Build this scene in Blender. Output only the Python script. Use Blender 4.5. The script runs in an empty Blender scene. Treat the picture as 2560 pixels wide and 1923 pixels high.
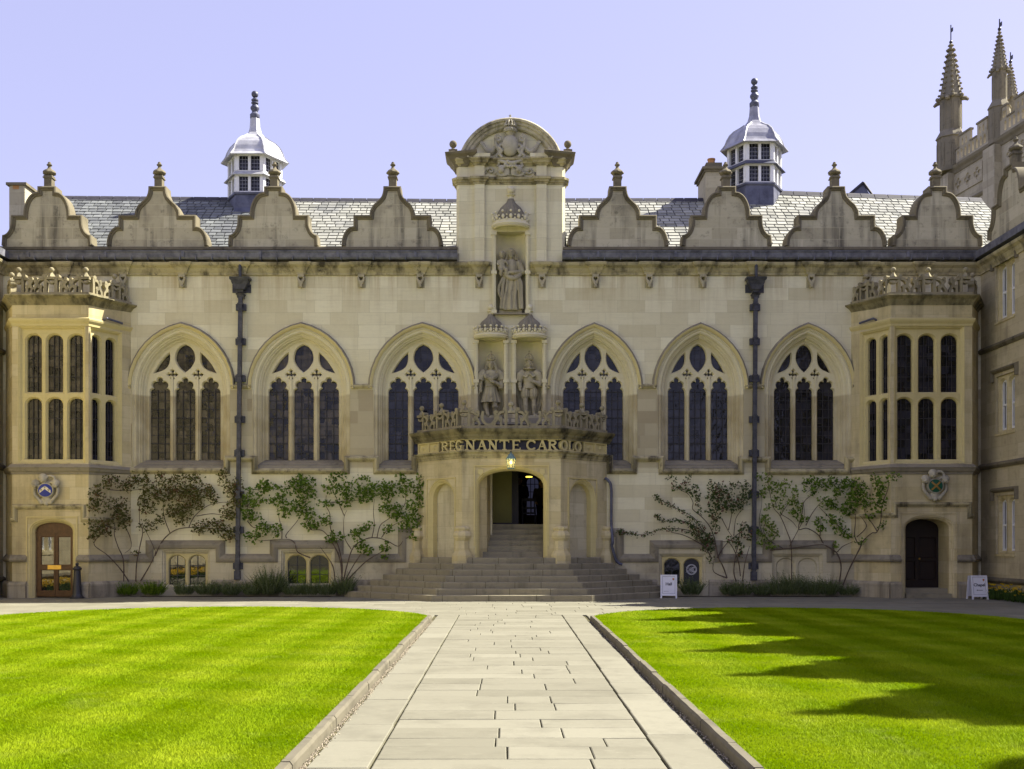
import bpy, math, random
import numpy as np
from mathutils import Vector, Matrix
from mathutils.geometry import delaunay_2d_cdt
R = math.radians
PI = math.pi
rnd = random.Random(7)
scene = bpy.context.scene
COL = scene.collection

# ------------------------------------------------------------------ camera, sky, sun, exposure
F, D, EYE, HY, HX = 2750.0, 34.375, 1.6, 1362.0, 1268.0      # photo focal length in pixels, distance to the facade, eye height, horizon, axis
cam = bpy.data.cameras.new('camera')
cam.sensor_width = 36.0
cam.lens = F / 2560 * 36.0
cam.shift_x = (1280 - HX) / 2560
cam.shift_y = (HY - 961.5) / 2560
cam.clip_start, cam.clip_end = 0.1, 3000
cam_o = bpy.data.objects.new('camera', cam)
COL.objects.link(cam_o)
cam_o.location = (0, -D, EYE)
cam_o.rotation_euler = (R(90), 0, 0)
scene.camera = cam_o

SUN_DIR = Vector((0.925, 0.27, 1.0)).normalized()              # towards the sun
SUN_EL = math.asin(SUN_DIR.z)
SUN_AZ = math.atan2(SUN_DIR.x, SUN_DIR.y)                     # from +Y, clockwise
world = bpy.data.worlds.new('World')
scene.world = world
world.use_nodes = True
wn = world.node_tree
wn.nodes.clear()
w_out = wn.nodes.new('ShaderNodeOutputWorld')
w_bg = wn.nodes.new('ShaderNodeBackground')
w_sky = wn.nodes.new('ShaderNodeTexSky')
w_sky.sky_type = 'NISHITA'
w_sky.sun_disc = False
w_sky.sun_elevation = SUN_EL
w_sky.sun_rotation = SUN_AZ
w_sky.air_density = 1.0
w_sky.dust_density = 1.1
w_sky.ozone_density = 1.2
w_hs = wn.nodes.new('ShaderNodeHueSaturation')
w_hs.inputs['Saturation'].default_value = 0.62
w_mul = wn.nodes.new('ShaderNodeMix')
w_mul.data_type = 'RGBA'
w_mul.blend_type = 'MULTIPLY'
w_mul.inputs[0].default_value = 1.0
w_mul.inputs[7].default_value = (0.71, 0.63, 0.73, 1)
wn.links.new(w_sky.outputs[0], w_hs.inputs['Color'])
wn.links.new(w_hs.outputs[0], w_mul.inputs[6])
w_haze = wn.nodes.new('ShaderNodeMix')                        # thin even spring haze: evens the sky out to a pale lavender blue
w_haze.data_type = 'RGBA'
w_haze.inputs[0].default_value = 0.62
w_haze.inputs[7].default_value = (1.56, 1.62, 2.75, 1)
wn.links.new(w_mul.outputs[2], w_haze.inputs[6])
wn.links.new(w_haze.outputs[2], w_bg.inputs[0])
w_bg.inputs[1].default_value = 0.105
wn.links.new(w_bg.outputs[0], w_out.inputs[0])

sun = bpy.data.lights.new('sun', 'SUN')
sun.energy = 4.4
sun.angle = R(0.53)
sun.color = (1.0, 0.955, 0.83)
sun_o = bpy.data.objects.new('sun', sun)
COL.objects.link(sun_o)
sun_o.rotation_euler = SUN_DIR.to_track_quat('Z', 'Y').to_euler()
sun_o.location = (20, 5, 30)

scene.render.engine = 'CYCLES'
vs = scene.view_settings
vs.view_transform = 'Standard'
vs.look = 'None'
vs.gamma = 1.0
vs.use_curve_mapping = False
vs.exposure = 1.78
cy = scene.cycles
cy.max_bounces = 8
cy.diffuse_bounces = 4
cy.glossy_bounces = 4
cy.transparent_max_bounces = 8
cy.use_denoising = True
cy.sample_clamp_indirect = 6

# ------------------------------------------------------------------ measuring: photo pixel -> metres at depth y
def wx(px, y=0.0): return (px - HX) * (D + y) / F
def wz(py, y=0.0): return EYE + (HY - py) * (D + y) / F

# ------------------------------------------------------------------ mesh helpers
class Frame:
    """Local (u along the wall, v out of the wall, w up) -> world."""
    def __init__(s, ox=0.0, oy=0.0, ux=1.0, uy=0.0, oz=0.0):
        l = math.hypot(ux, uy)
        s.o = (ox, oy, oz); s.ux = ux / l; s.uy = uy / l
    def __call__(s, u, v, w):
        return (s.o[0] + u * s.ux + v * s.uy, s.o[1] + u * s.uy - v * s.ux, s.o[2] + w)
WORLD = lambda x, y, z: (x, y, z)
FACADE = Frame()

class MB:
    def __init__(s, T=FACADE):
        s.v = []; s.f = []; s.t = []; s.T = T; s.tint = 0.5
    def add(s, pts, faces):
        b = len(s.v)
        s.v.extend(s.T(*p) for p in pts)
        for f in faces:
            s.f.append([b + i for i in f]); s.t.append(s.tint)
    def box(s, u0, u1, v0, v1, w0, w1):
        if u0 > u1: u0, u1 = u1, u0
        if v0 > v1: v0, v1 = v1, v0
        if w0 > w1: w0, w1 = w1, w0
        p = [(u0,v0,w0),(u1,v0,w0),(u1,v1,w0),(u0,v1,w0),(u0,v0,w1),(u1,v0,w1),(u1,v1,w1),(u0,v1,w1)]
        s.add(p, [(0,1,2,3),(4,7,6,5),(0,4,5,1),(1,5,6,2),(2,6,7,3),(3,7,4,0)])
    def hexa(s, p):
        s.add(p, [(0,1,2,3),(4,7,6,5),(0,4,5,1),(1,5,6,2),(2,6,7,3),(3,7,4,0)])
    def quad(s, a, b, c, d): s.add([a,b,c,d], [(0,1,2,3)])
    def loft(s, loops, closed=True, cap0=False, cap1=False):
        n = len(loops[0]); pts = [p for l in loops for p in l]; fs = []
        for k in range(len(loops) - 1):
            for i in range(n if closed else n - 1):
                j = (i + 1) % n
                fs.append((k*n+i, k*n+j, (k+1)*n+j, (k+1)*n+i))
        if cap0: fs.append(tuple(range(n - 1, -1, -1)))
        if cap1: fs.append(tuple(range((len(loops)-1)*n, len(loops)*n)))
        s.add(pts, fs)
    def prism(s, poly, v0, v1):
        """polygon in (u,w) extruded from v0 to v1"""
        s.loft([[(u, v0, w) for u, w in poly], [(u, v1, w) for u, w in poly]], True, True, True)
    def prism_z(s, poly, w0, w1):
        s.loft([[(u, v, w0) for u, v in poly], [(u, v, w1) for u, v in poly]], True, True, True)
    def lathe(s, c, prof, seg=16, a0=0.0, a1=2*PI, sx=1.0, sy=1.0):
        """prof: (radius, w); c: (u,v,w)"""
        full = abs(a1 - a0 - 2*PI) < 1e-6
        n = seg if full else seg + 1
        loops = [[(c[0] + r*sx*math.cos(a0+(a1-a0)*i/seg), c[1] + r*sy*math.sin(a0+(a1-a0)*i/seg), c[2] + w) for i in range(n)] for r, w in prof]
        s.loft(loops, full, True, True)
    def sphere(s, c, r, seg=14, rings=8, sc=(1,1,1)):
        prof = [(max(1e-4, math.sin(PI*k/rings)), -math.cos(PI*k/rings)) for k in range(rings + 1)]
        loops = [[(c[0] + r*sc[0]*q*math.cos(2*PI*i/seg), c[1] + r*sc[1]*q*math.sin(2*PI*i/seg), c[2] + r*sc[2]*w) for i in range(seg)] for q, w in prof]
        s.loft(loops, True, True, True)
    def tube(s, pts, rad, seg=8, cap=True, flat=1.0):
        P = [Vector(p) for p in pts]; n = len(P)
        rads = rad if isinstance(rad, (list, tuple)) else [rad] * n
        loops = []; up = None
        for i in range(n):
            t = (P[min(i+1, n-1)] - P[max(i-1, 0)])
            if t.length < 1e-9: t = Vector((0,0,1))
            t.normalize()
            if up is None:
                up = Vector((0,1,0)) if abs(t.y) < .9 else Vector((1,0,0))
            up = (up - t * up.dot(t))
            if up.length < 1e-6: up = Vector((1,0,0)) - t * t.x
            up.normalize()
            sd = t.cross(up)
            loops.append([tuple(P[i] + (sd*math.cos(2*PI*k/seg) + up*flat*math.sin(2*PI*k/seg)) * rads[i]) for k in range(seg)])
        s.loft(loops, True, cap, cap)
    def sweep(s, path, prof, closed=False):
        """sweep profile [(n,v)] along a (u,w) polyline; n is to the left of travel, v out of the wall"""
        n = len(path); loops = []
        for i in range(n):
            a = path[i-1] if (i > 0 or closed) else None
            b = path[(i+1) % n] if (i < n-1 or closed) else None
            p = path[i]
            def nrm(q0, q1):
                d = (q1[0]-q0[0], q1[1]-q0[1]); l = math.hypot(*d) or 1e-9
                return (-d[1]/l, d[0]/l)
            if a is None: m = nrm(p, b)
            elif b is None: m = nrm(a, p)
            else:
                n1, n2 = nrm(a, p), nrm(p, b)
                k = 1 + n1[0]*n2[0] + n1[1]*n2[1]
                k = max(k, .25)
                m = ((n1[0]+n2[0])/k, (n1[1]+n2[1])/k)
            loops.append([(p[0] + m[0]*q, v, p[1] + m[1]*q) for q, v in prof])
        if closed: loops.append(loops[0])
        s.loft(loops, True, not closed, not closed)
    def sweep_plan(s, path, prof):
        """sweep profile [(out,w)] along a plan polyline in (u,v) whose outer side is on +v when travelling +u"""
        n = len(path); loops = []
        for i in range(n):
            p = path[i]
            def nrm(q0, q1):
                d = (q1[0]-q0[0], q1[1]-q0[1]); l = math.hypot(*d) or 1e-9
                return (-d[1]/l, d[0]/l)
            if i == 0: m = nrm(p, path[1])
            elif i == n-1: m = nrm(path[i-1], p)
            else:
                n1, n2 = nrm(path[i-1], p), nrm(p, path[i+1])
                k = max(.25, 1 + n1[0]*n2[0] + n1[1]*n2[1])
                m = ((n1[0]+n2[0])/k, (n1[1]+n2[1])/k)
            loops.append([(p[0] + m[0]*o, p[1] + m[1]*o, w) for o, w in prof])
        s.loft(loops, True, True, True)
    def plate(s, outer, holes, v0, v1, ch=0.0, chd=0.0):
        """flat plate in (u,w) with holes, front at v0, back at v1 (<v0); holes get a chamfer ch wide, chd deep"""
        def area(l): return sum(l[i][0]*l[(i+1)%len(l)][1] - l[(i+1)%len(l)][0]*l[i][1] for i in range(len(l)))
        outer = outer if area(outer) > 0 else outer[::-1]
        holes = [h if area(h) > 0 else h[::-1] for h in holes]
        big = [offset(h, ch) for h in holes] if ch else holes
        for holeset, v in ((big, v0), (holes, v1)):
            if v is v1 and ch: pass
            loops = [outer] + holeset
            pts = []; idx = []
            for l in loops:
                idx.append(list(range(len(pts), len(pts)+len(l)))); pts.extend(Vector(q) for q in l)
            edges = [(l[i], l[(i+1) % len(l)]) for l in idx for i in range(len(l))]
            V, E, T, _, _, _ = delaunay_2d_cdt(pts, edges, [], 0, 1e-6)
            keep = []
            for t in T:
                cx = sum(V[i].x for i in t)/3; cz = sum(V[i].y for i in t)/3
                if inside(cx, cz, outer) and not any(inside(cx, cz, h) for h in holeset): keep.append(tuple(t))
            s.add([(p.x, v, p.y) for p in V], keep)
        s.loft([[(u, v0, w) for u, w in outer], [(u, v1, w) for u, w in outer]])
        for h, b in zip(holes, big):
            if ch: s.loft([[(u, v0, w) for u, w in b], [(u, v0-chd, w) for u, w in h], [(u, v1, w) for u, w in h]])
            else: s.loft([[(u, v0, w) for u, w in h], [(u, v1, w) for u, w in h]])
    def build(s, name, mat, parent=None, smooth=False, sharp=35, voxel=None, bevel=None):
        me = bpy.data.meshes.new(name)
        me.from_pydata(s.v, [], s.f)
        me.update()
        a = me.attributes.new('tint', 'FLOAT', 'FACE')
        a.data.foreach_set('value', np.array(s.t, dtype=np.float32))
        import bmesh
        bm = bmesh.new(); bm.from_mesh(me)
        bmesh.ops.remove_doubles(bm, verts=bm.verts, dist=1e-5)
        bmesh.ops.recalc_face_normals(bm, faces=bm.faces)
        bm.to_mesh(me); bm.free()
        if smooth:
            me.polygons.foreach_set('use_smooth', [True]*len(me.polygons))
            if not voxel: me.set_sharp_from_angle(angle=R(sharp))
        me.materials.append(mat)
        o = bpy.data.objects.new(name, me)
        COL.objects.link(o)
        if parent is not None: o.parent = parent
        if voxel:
            m = o.modifiers.new('remesh', 'REMESH'); m.mode = 'VOXEL'; m.voxel_size = voxel; m.use_smooth_shade = True
            m = o.modifiers.new('smooth', 'SMOOTH'); m.factor = .5; m.iterations = 1
        if bevel:
            m = o.modifiers.new('bevel', 'BEVEL'); m.width = bevel; m.segments = 2; m.limit_method = 'ANGLE'; m.angle_limit = R(40)
        return o

def inside(x, z, poly):
    c = False; n = len(poly); j = n - 1
    for i in range(n):
        xi, zi = poly[i]; xj, zj = poly[j]
        if (zi > z) != (zj > z) and x < (xj-xi)*(z-zi)/(zj-zi) + xi: c = not c
        j = i
    return c
def offset(poly, d):
    """grow a counter-clockwise polygon by d"""
    out = []; n = len(poly)
    for i in range(n):
        a, p, b = poly[i-1], poly[i], poly[(i+1) % n]
        def nr(q0, q1):
            e = (q1[0]-q0[0], q1[1]-q0[1]); l = math.hypot(*e) or 1e-9
            return (e[1]/l, -e[0]/l)
        n1, n2 = nr(a, p), nr(p, b)
        k = max(.6, 1 + n1[0]*n2[0] + n1[1]*n2[1])
        out.append((p[0] + d*(n1[0]+n2[0])/k, p[1] + d*(n1[1]+n2[1])/k))
    return out
def arc(cx, cz, r, a0, a1, n=10, rz=None):
    rz = r if rz is None else rz
    return [(cx + r*math.cos(R(a0+(a1-a0)*i/n)), cz + rz*math.sin(R(a0+(a1-a0)*i/n))) for i in range(n+1)]
def bez(pts, n=8):
    """Catmull-Rom through the points (2-D or 3-D)"""
    P = [Vector(p) for p in pts]; out = []
    for i in range(len(P)-1):
        p0 = P[max(i-1,0)]; p1 = P[i]; p2 = P[i+1]; p3 = P[min(i+2, len(P)-1)]
        for k in range(n):
            t = k/n
            out.append(tuple(.5*((2*p1)+(p2-p0)*t+(2*p0-5*p1+4*p2-p3)*t*t+(3*p1-p0-3*p2+p3)*t**3)))
    out.append(tuple(P[-1]))
    return out

def empty(name, label=None, cat=None, loc=(0,0,0), group=None, kind=None):
    o = bpy.data.objects.new(name, None)
    COL.objects.link(o)
    o.location = loc
    o.empty_display_size = .2
    return tag(o, label, cat, group, kind)
def tag(o, label=None, cat=None, group=None, kind=None):
    for k, v in (('label', label), ('category', cat), ('group', group), ('kind', kind)):
        if v: o[k] = v
    return o
def at(o, loc):
    """put a mesh that was built round the origin at loc"""
    o.location = loc
    return o
# ------------------------------------------------------------------ materials
class NT:
    def __init__(s, name):
        s.m = bpy.data.materials.new(name); s.m.use_nodes = True
        s.t = s.m.node_tree; s.t.nodes.clear()
        s.out = s.n('ShaderNodeOutputMaterial')
        s.b = s.n('ShaderNodeBsdfPrincipled')
        s.l(s.b.outputs[0], s.out.inputs[0])
    def n(s, t, **kw):
        x = s.t.nodes.new(t)
        for k, v in kw.items(): setattr(x, k, v)
        return x
    def l(s, a, b): s.t.links.new(a, b)
    def val(s, sock, v):
        if hasattr(v, 'links') or isinstance(v, bpy.types.NodeSocket): s.l(v, sock)
        else: sock.default_value = v
    def math(s, op, a, b=0.0, c=None):
        x = s.n('ShaderNodeMath', operation=op)
        s.val(x.inputs[0], a); s.val(x.inputs[1], b)
        if c is not None: s.val(x.inputs[2], c)
        return x.outputs[0]
    def mix(s, f, a, b, mode='MIX'):
        x = s.n('ShaderNodeMix', data_type='RGBA', blend_type=mode)
        s.val(x.inputs[0], f)
        for i, c in ((6, a), (7, b)):
            if isinstance(c, tuple): x.inputs[i].default_value = (c + (1,)) if len(c) == 3 else c
            else: s.l(c, x.inputs[i])
        return x.outputs[2]
    def noise(s, vec, scale, detail=4, rough=.55, dist=0.0):
        x = s.n('ShaderNodeTexNoise')
        x.inputs['Scale'].default_value = scale; x.inputs['Detail'].default_value = detail
        x.inputs['Roughness'].default_value = rough; x.inputs['Distortion'].default_value = dist
        if vec is not None: s.l(vec, x.inputs['Vector'])
        return x.outputs[0]
    def ramp(s, f, a, b):
        x = s.n('ShaderNodeMapRange', clamp=True)
        s.val(x.inputs[0], f); x.inputs[1].default_value = a; x.inputs[2].default_value = b
        return x.outputs[0]
    def pos(s):
        return s.n('ShaderNodeNewGeometry').outputs['Position']
    def scaled(s, v, sc):
        x = s.n('ShaderNodeVectorMath', operation='MULTIPLY'); s.l(v, x.inputs[0]); x.inputs[1].default_value = sc
        return x.outputs[0]
    def sep(s, v):
        x = s.n('ShaderNodeSeparateXYZ'); s.l(v, x.inputs[0]); return x.outputs
    def comb(s, a, b, c=0.0):
        x = s.n('ShaderNodeCombineXYZ')
        s.val(x.inputs[0], a); s.val(x.inputs[1], b); s.val(x.inputs[2], c); return x.outputs[0]
    def tint(s):
        x = s.n('ShaderNodeAttribute', attribute_name='tint'); return x.outputs['Fac']
    def wallcoord(s):
        """(distance along the wall, height) for any upright face"""
        g = s.n('ShaderNodeNewGeometry')
        c = s.n('ShaderNodeVectorMath', operation='CROSS_PRODUCT'); c.inputs[0].default_value = (0,0,1); s.l(g.outputs['True Normal'], c.inputs[1])
        nn = s.n('ShaderNodeVectorMath', operation='NORMALIZE'); s.l(c.outputs[0], nn.inputs[0])
        d = s.n('ShaderNodeVectorMath', operation='DOT_PRODUCT'); s.l(g.outputs['Position'], d.inputs[0]); s.l(nn.outputs[0], d.inputs[1])
        z = s.sep(g.outputs['Position'])[2]
        return s.comb(d.outputs['Value'], z, 0.0), g.outputs['Position'], z
    def bump(s, h, strength=.3, dist=.02):
        x = s.n('ShaderNodeBump'); x.inputs['Strength'].default_value = strength; x.inputs['Distance'].default_value = dist
        s.l(h, x.inputs['Height']); s.l(x.outputs[0], s.b.inputs['Normal'])
    def fin(s, col, rough=.85, metal=0.0, spec=.3):
        s.val(s.b.inputs['Base Color'], (col + (1,)) if isinstance(col, tuple) and len(col) == 3 else col)
        s.val(s.b.inputs['Roughness'], rough); s.val(s.b.inputs['Metallic'], metal)
        s.b.inputs['Specular IOR Level'].default_value = spec
        return s.m

def stone(name, c1, c2, dirt, course=.31, block=.72, mortar=.004, joint=.35, dirt_amt=.5, streak=.5, slo=.55, brick=True, band=None, lichen=0.0, runoff=None):
    """limestone: blocks of two tones, soft joints, grime patches, vertical run-off streaks; band=(z0,z1,colour) a course of browner blocks"""
    k = NT(name)
    uv, P, z = k.wallcoord()
    n1 = k.noise(P, .7, 5, .6)
    n2 = k.noise(P, 9.0, 6, .7)
    n3 = k.noise(k.scaled(P, (2.6, 2.6, .22)), 1.0, 5, .6)
    n4 = k.noise(P, 60.0, 3, .6)
    bed = k.noise(k.scaled(P, (1.2, 1.2, 16.0)), 1.0, 4, .6, .6)     # the bedding of the stone: fine level lines
    if brick:
        br = k.n('ShaderNodeTexBrick')
        br.offset = .43; br.squash = 1.35; br.squash_frequency = 3
        k.l(uv, br.inputs['Vector'])
        br.inputs['Scale'].default_value = 1.0
        br.inputs['Brick Width'].default_value = block; br.inputs['Row Height'].default_value = course
        br.inputs['Mortar Size'].default_value = mortar; br.inputs['Mortar Smooth'].default_value = .3; br.inputs['Bias'].default_value = 0.0
        br.inputs['Color1'].default_value = (0,0,0,1); br.inputs['Color2'].default_value = (1,1,1,1); br.inputs['Mortar'].default_value = (.5,.5,.5,1)
        bc = k.sep(br.outputs['Color'])[0]
        t = k.math('ADD', k.math('MULTIPLY', bc, .72), k.math('MULTIPLY', n1, .5))
        t = k.math('SUBTRACT', t, .06)
    else:
        t = k.math('ADD', k.math('MULTIPLY', n1, .8), .1); bc = k.ramp(k.noise(P, 1.4, 3, .5), .35, .65)
    col = k.mix(k.ramp(t, .1, .95), c1, c2)
    if band:
        z0, z1, bcol = band
        m = k.math('MULTIPLY', k.ramp(z, z0 - .03, z0 + .03), k.math('SUBTRACT', 1.0, k.ramp(z, z1 - .03, z1 + .03)))
        col = k.mix(k.math('MULTIPLY', m, k.math('ADD', .40, k.math('MULTIPLY', bc, .58))), col, bcol)
    col = k.mix(k.math('MULTIPLY', k.ramp(bed, .5, .75), .22), col, tuple(c*.72 for c in c1))
    col = k.mix(k.math('MULTIPLY', k.ramp(n1, .52, .78), dirt_amt), col, dirt)
    col = k.mix(k.math('MULTIPLY', k.ramp(n3, slo, slo+.22), streak), col, tuple(c*.8 for c in dirt))
    if runoff:
        top = k.math('SUBTRACT', 1.0, k.ramp(z, runoff[1]+.15, runoff[1]+.2))
        m = k.math('MULTIPLY', k.math('MULTIPLY', top, k.ramp(z, runoff[0], runoff[1])), k.ramp(k.noise(k.scaled(P, (3.4,3.4,.16)), 1.0, 6, .7), .46, .72))
        col = k.mix(k.math('MULTIPLY', m, .8), col, (.33,.22,.085))
        m = k.math('MULTIPLY', k.math('MULTIPLY', top, k.ramp(z, runoff[1]-.35, runoff[1]+.1)), k.ramp(k.noise(k.scaled(P, (2.0,2.0,.3)), 1.7, 6, .7), .44, .66))
        col = k.mix(k.math('MULTIPLY', m, .6), col, (.15,.115,.06))
    if lichen:
        col = k.mix(k.math('MULTIPLY', k.ramp(k.noise(P, 3.1, 6, .75), .55, .70), lichen), col, (.035, .034, .026))
        col = k.mix(k.math('MULTIPLY', k.ramp(k.noise(k.scaled(P, (1.0,1.0,1.3)), 5.2, 5, .7), .60, .72), lichen*.55), col, (.42, .38, .24))
    col = k.mix(.5, col, k.mix(n2, (.84,.84,.84), (1.14,1.13,1.10)), 'MULTIPLY')
    h = k.math('ADD', k.math('MULTIPLY', n2, .5), k.math('MULTIPLY', n4, .3))
    if brick:
        col = k.mix(k.math('MULTIPLY', br.outputs['Fac'], abs(joint)), col, tuple(c*(.55 if joint > 0 else 1.35) for c in c1))
        h = k.math('SUBTRACT', h, k.math('MULTIPLY', br.outputs['Fac'], .8))
    k.bump(h, .35, .012)
    return k.fin(col, .9, 0, .2)

M = {}
M['wall'] = stone('wall_limestone', (.58,.525,.335), (.76,.715,.50), (.50,.43,.245), runoff=(8.7, 10.25), course=.385, block=.86, joint=.5, dirt_amt=.5, streak=.34, band=(4.0, 6.45, (.33,.275,.165)))
M['plinth'] = stone('plinth_limestone', (.49,.435,.28), (.60,.55,.37), (.23,.195,.13), course=.36, joint=.55, dirt_amt=.75, streak=.65, lichen=.25)
M['gold'] = stone('golden_moulded_stone', (.54,.455,.20), (.64,.56,.285), (.34,.27,.115), brick=False, dirt_amt=.45, streak=.3)
M['cream'] = stone('cream_tracery_stone', (.63,.57,.355), (.72,.67,.465), (.46,.39,.215), brick=False, dirt_amt=.4, streak=.22, band=(4.0, 6.3, (.40,.335,.19)))
M['bay'] = stone('bay_golden_ashlar', (.50,.42,.215), (.61,.535,.325), (.27,.22,.12), course=.37, block=.8, joint=.5, dirt_amt=.75, streak=.6, slo=.5, lichen=.2)
M['gable'] = stone('weathered_gable_stone', (.39,.35,.235), (.53,.485,.34), (.12,.108,.08), course=.36, block=.8, mortar=.008, joint=-.55, dirt_amt=.85, streak=.9, slo=.50, lichen=.6)
M['coping'] = stone('dark_coping_stone', (.115,.10,.066), (.25,.215,.138), (.035,.032,.025), brick=False, dirt_amt=.9, streak=.85, lichen=.6)
M['sill'] = stone('grey_weathered_sill_stone', (.215,.19,.135), (.33,.295,.21), (.085,.075,.058), brick=False, dirt_amt=.85, streak=.6, lichen=.4)
M['cornice'] = stone('stained_cornice_stone', (.40,.345,.185), (.50,.445,.26), (.075,.065,.04), brick=False, dirt_amt=.9, streak=1.0, slo=.47, lichen=.85)
M['soot'] = stone('sooty_cornice_stone', (.20,.175,.095), (.36,.315,.17), (.05,.045,.03), brick=False, dirt_amt=.9, streak=1.0, slo=.46, lichen=.7)
M['carved'] = stone('carved_statue_stone', (.33,.29,.18), (.48,.435,.29), (.115,.098,.062), brick=False, dirt_amt=.85, streak=.8, slo=.50, lichen=.5)
M['crest'] = stone('grimy_pierced_stone', (.25,.215,.125), (.39,.345,.215), (.09,.078,.05), brick=False, dirt_amt=.85, streak=.7, slo=.5, lichen=.45)
M['grime'] = stone('grimy_base_stone', (.27,.235,.16), (.41,.365,.26), (.11,.095,.065), course=.36, joint=.5, dirt_amt=.85, streak=.8, slo=.5, lichen=.4)
M['arms'] = stone('pale_carved_stone', (.38,.35,.25), (.50,.46,.34), (.075,.068,.055), brick=False, dirt_amt=.8, streak=.5, slo=.5, lichen=.55)
M['tower'] = stone('tower_ashlar', (.37,.33,.225), (.49,.445,.315), (.17,.15,.105), course=.42, block=.95, dirt_amt=.7, streak=.7, lichen=.25)
M['pinnacle'] = stone('tower_pinnacle_stone', (.20,.178,.125), (.29,.26,.18), (.07,.064,.05), brick=False, dirt_amt=.8, streak=.6, lichen=.4)
M['range'] = stone('side_range_stone', (.41,.35,.21), (.53,.465,.295), (.16,.135,.09), course=.35, joint=.5, dirt_amt=.75, streak=.65, lichen=.3)
M['step'] = stone('entrance_step_stone', (.225,.20,.135), (.32,.29,.20), (.095,.083,.055), brick=False, dirt_amt=.75, streak=.5, lichen=.35)
M['kerb'] = stone('kerb_stone', (.10,.09,.062), (.20,.178,.13), (.04,.035,.024), brick=False, dirt_amt=.85, streak=.4, lichen=.4)

def simple(name, c, rough=.6, metal=0, spec=.4, var=.25, scale=6.0, c2=None, bump=0.0):
    k = NT(name); P = k.pos(); n = k.noise(P, scale, 5, .65)
    col = k.mix(k.ramp(n, .3, .72), tuple(x*(1-var) for x in c), c2 or tuple(x*(1+var) for x in c))
    if bump: k.bump(n, bump, .01)
    return k.fin(col, rough, metal, spec)
M['lead'] = simple('grey_lead', (.07,.074,.115), .5, .2, .5, .35, 3.0, (.13,.137,.19), .15)
M['leadlight'] = simple('weathered_pale_lead', (.42,.42,.44), .5, .15, .5, .25, 3.5, (.58,.58,.60), .15)
M['leadmid'] = simple('mid_grey_lead', (.24,.24,.29), .45, .2, .5, .3, 3.0, (.40,.40,.44), .15)
M['gutter'] = simple('lead_gutter', (.115,.118,.145), .6, .2, .4, .4, 4.0, (.21,.21,.235), .2)
M['white'] = simple('white_painted_timber', (.74,.74,.73), .5, 0, .4, .06, 4.0)
M['iron'] = simple('black_painted_iron', (.022,.022,.026), .45, 0, .5, .3, 20.0)
M['pipe'] = simple('old_lead_drainpipe', (.042,.043,.052), .55, .1, .4, .4, 7.0, (.09,.09,.10), .2)
M['bar'] = simple('rusty_dark_window_bar', (.035,.032,.032), .6, .2, .4, .3, 20.0)
M['came'] = simple('lead_came', (.05,.05,.052), .6, .2, .4, .3, 20.0)
M['wood'] = simple('oiled_oak_door', (.10,.048,.017), .45, 0, .4, .25, 9.0, None, .1)
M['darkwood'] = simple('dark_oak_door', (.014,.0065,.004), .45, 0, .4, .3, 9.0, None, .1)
M['brass'] = simple('brass_plate', (.62,.40,.09), .35, .8, .5, .1, 9.0)
M['pot'] = simple('terracotta_pot', (.46,.24,.09), .8, 0, .2, .2, 9.0)
M['copper'] = simple('green_copper_lantern', (.13,.215,.205), .7, .0, .3, .25, 20.0, (.20,.30,.285))
M['signwhite'] = simple('white_sign_board', (.70,.70,.73), .4, 0, .4, .03, 4.0)
M['ink'] = simple('black_sign_ink', (.02,.02,.03), .6, 0, .2, .1, 9.0)
M['red'] = simple('red_crest_enamel', (.45,.10,.05), .6, 0, .3, .1, 9.0)
M['blue'] = simple('blue_shield_paint', (.030,.045,.27), .5, 0, .3, .12, 9.0)
M['green'] = simple('green_shield_paint', (.012,.085,.045), .5, 0, .3, .15, 9.0)
M['gilt'] = simple('gold_saltire_paint', (.30,.17,.035), .5, 0, .3, .2, 9.0)
M['ivory'] = simple('ivory_chevron_paint', (.72,.66,.48), .5, 0, .3, .08, 9.0)
M['olive'] = simple('olive_plaster', (.30,.28,.10), .9, 0, .1, .06, 2.0)
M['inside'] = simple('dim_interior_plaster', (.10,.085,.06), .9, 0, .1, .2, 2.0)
M['suit'] = simple('dark_clothing', (.020,.018,.022), .85, 0, .2, .2, 12.0)
M['skin'] = simple('skin', (.34,.20,.14), .6, 0, .3, .1, 12.0)
M['stem'] = simple('climber_bark', (.105,.078,.058), .9, 0, .1, .3, 14.0)
M['soil'] = simple('bed_soil', (.05,.037,.025), .95, 0, .1, .4, 12.0)
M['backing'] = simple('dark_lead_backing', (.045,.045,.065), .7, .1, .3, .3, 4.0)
M['ridge'] = simple('dark_ridge_tile', (.045,.042,.05), .7, 0, .3, .3, 8.0)

def glass(name, c, c2, rough=.06, refl=.5, scale=3.0, pane=.22, wob=.30, ior=1.5):
    """old leaded glass seen from outside by day: dark, uneven, each quarry tilted a little"""
    k = NT(name); uv, P, z = k.wallcoord()
    v = k.n('ShaderNodeTexVoronoi'); v.feature = 'F1'; v.distance = 'CHEBYCHEV'; v.inputs['Scale'].default_value = 1/pane; v.inputs['Randomness'].default_value = .35
    k.l(uv, v.inputs['Vector'])
    q = k.sep(v.outputs['Color'])
    n = k.noise(P, scale, 5, .6)
    col = k.mix(k.ramp(k.math('ADD', k.math('MULTIPLY', n, .7), k.math('MULTIPLY', q[0], .5)), .42, .95), c, c2)  # brighter quarries also paint visible reflections into the glass colour
    k.bump(k.math('ADD', k.math('MULTIPLY', q[1], .5), k.noise(P, 5.0, 2, .5)), .12*0+wob, .05)
    k.b.inputs['IOR'].default_value = ior
    m = k.fin(col, rough, 0, refl)
    return m
M['glass_brown'] = glass('leaded_brownish_glass', (.008,.007,.005), (.10,.082,.056), refl=.35)
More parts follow.
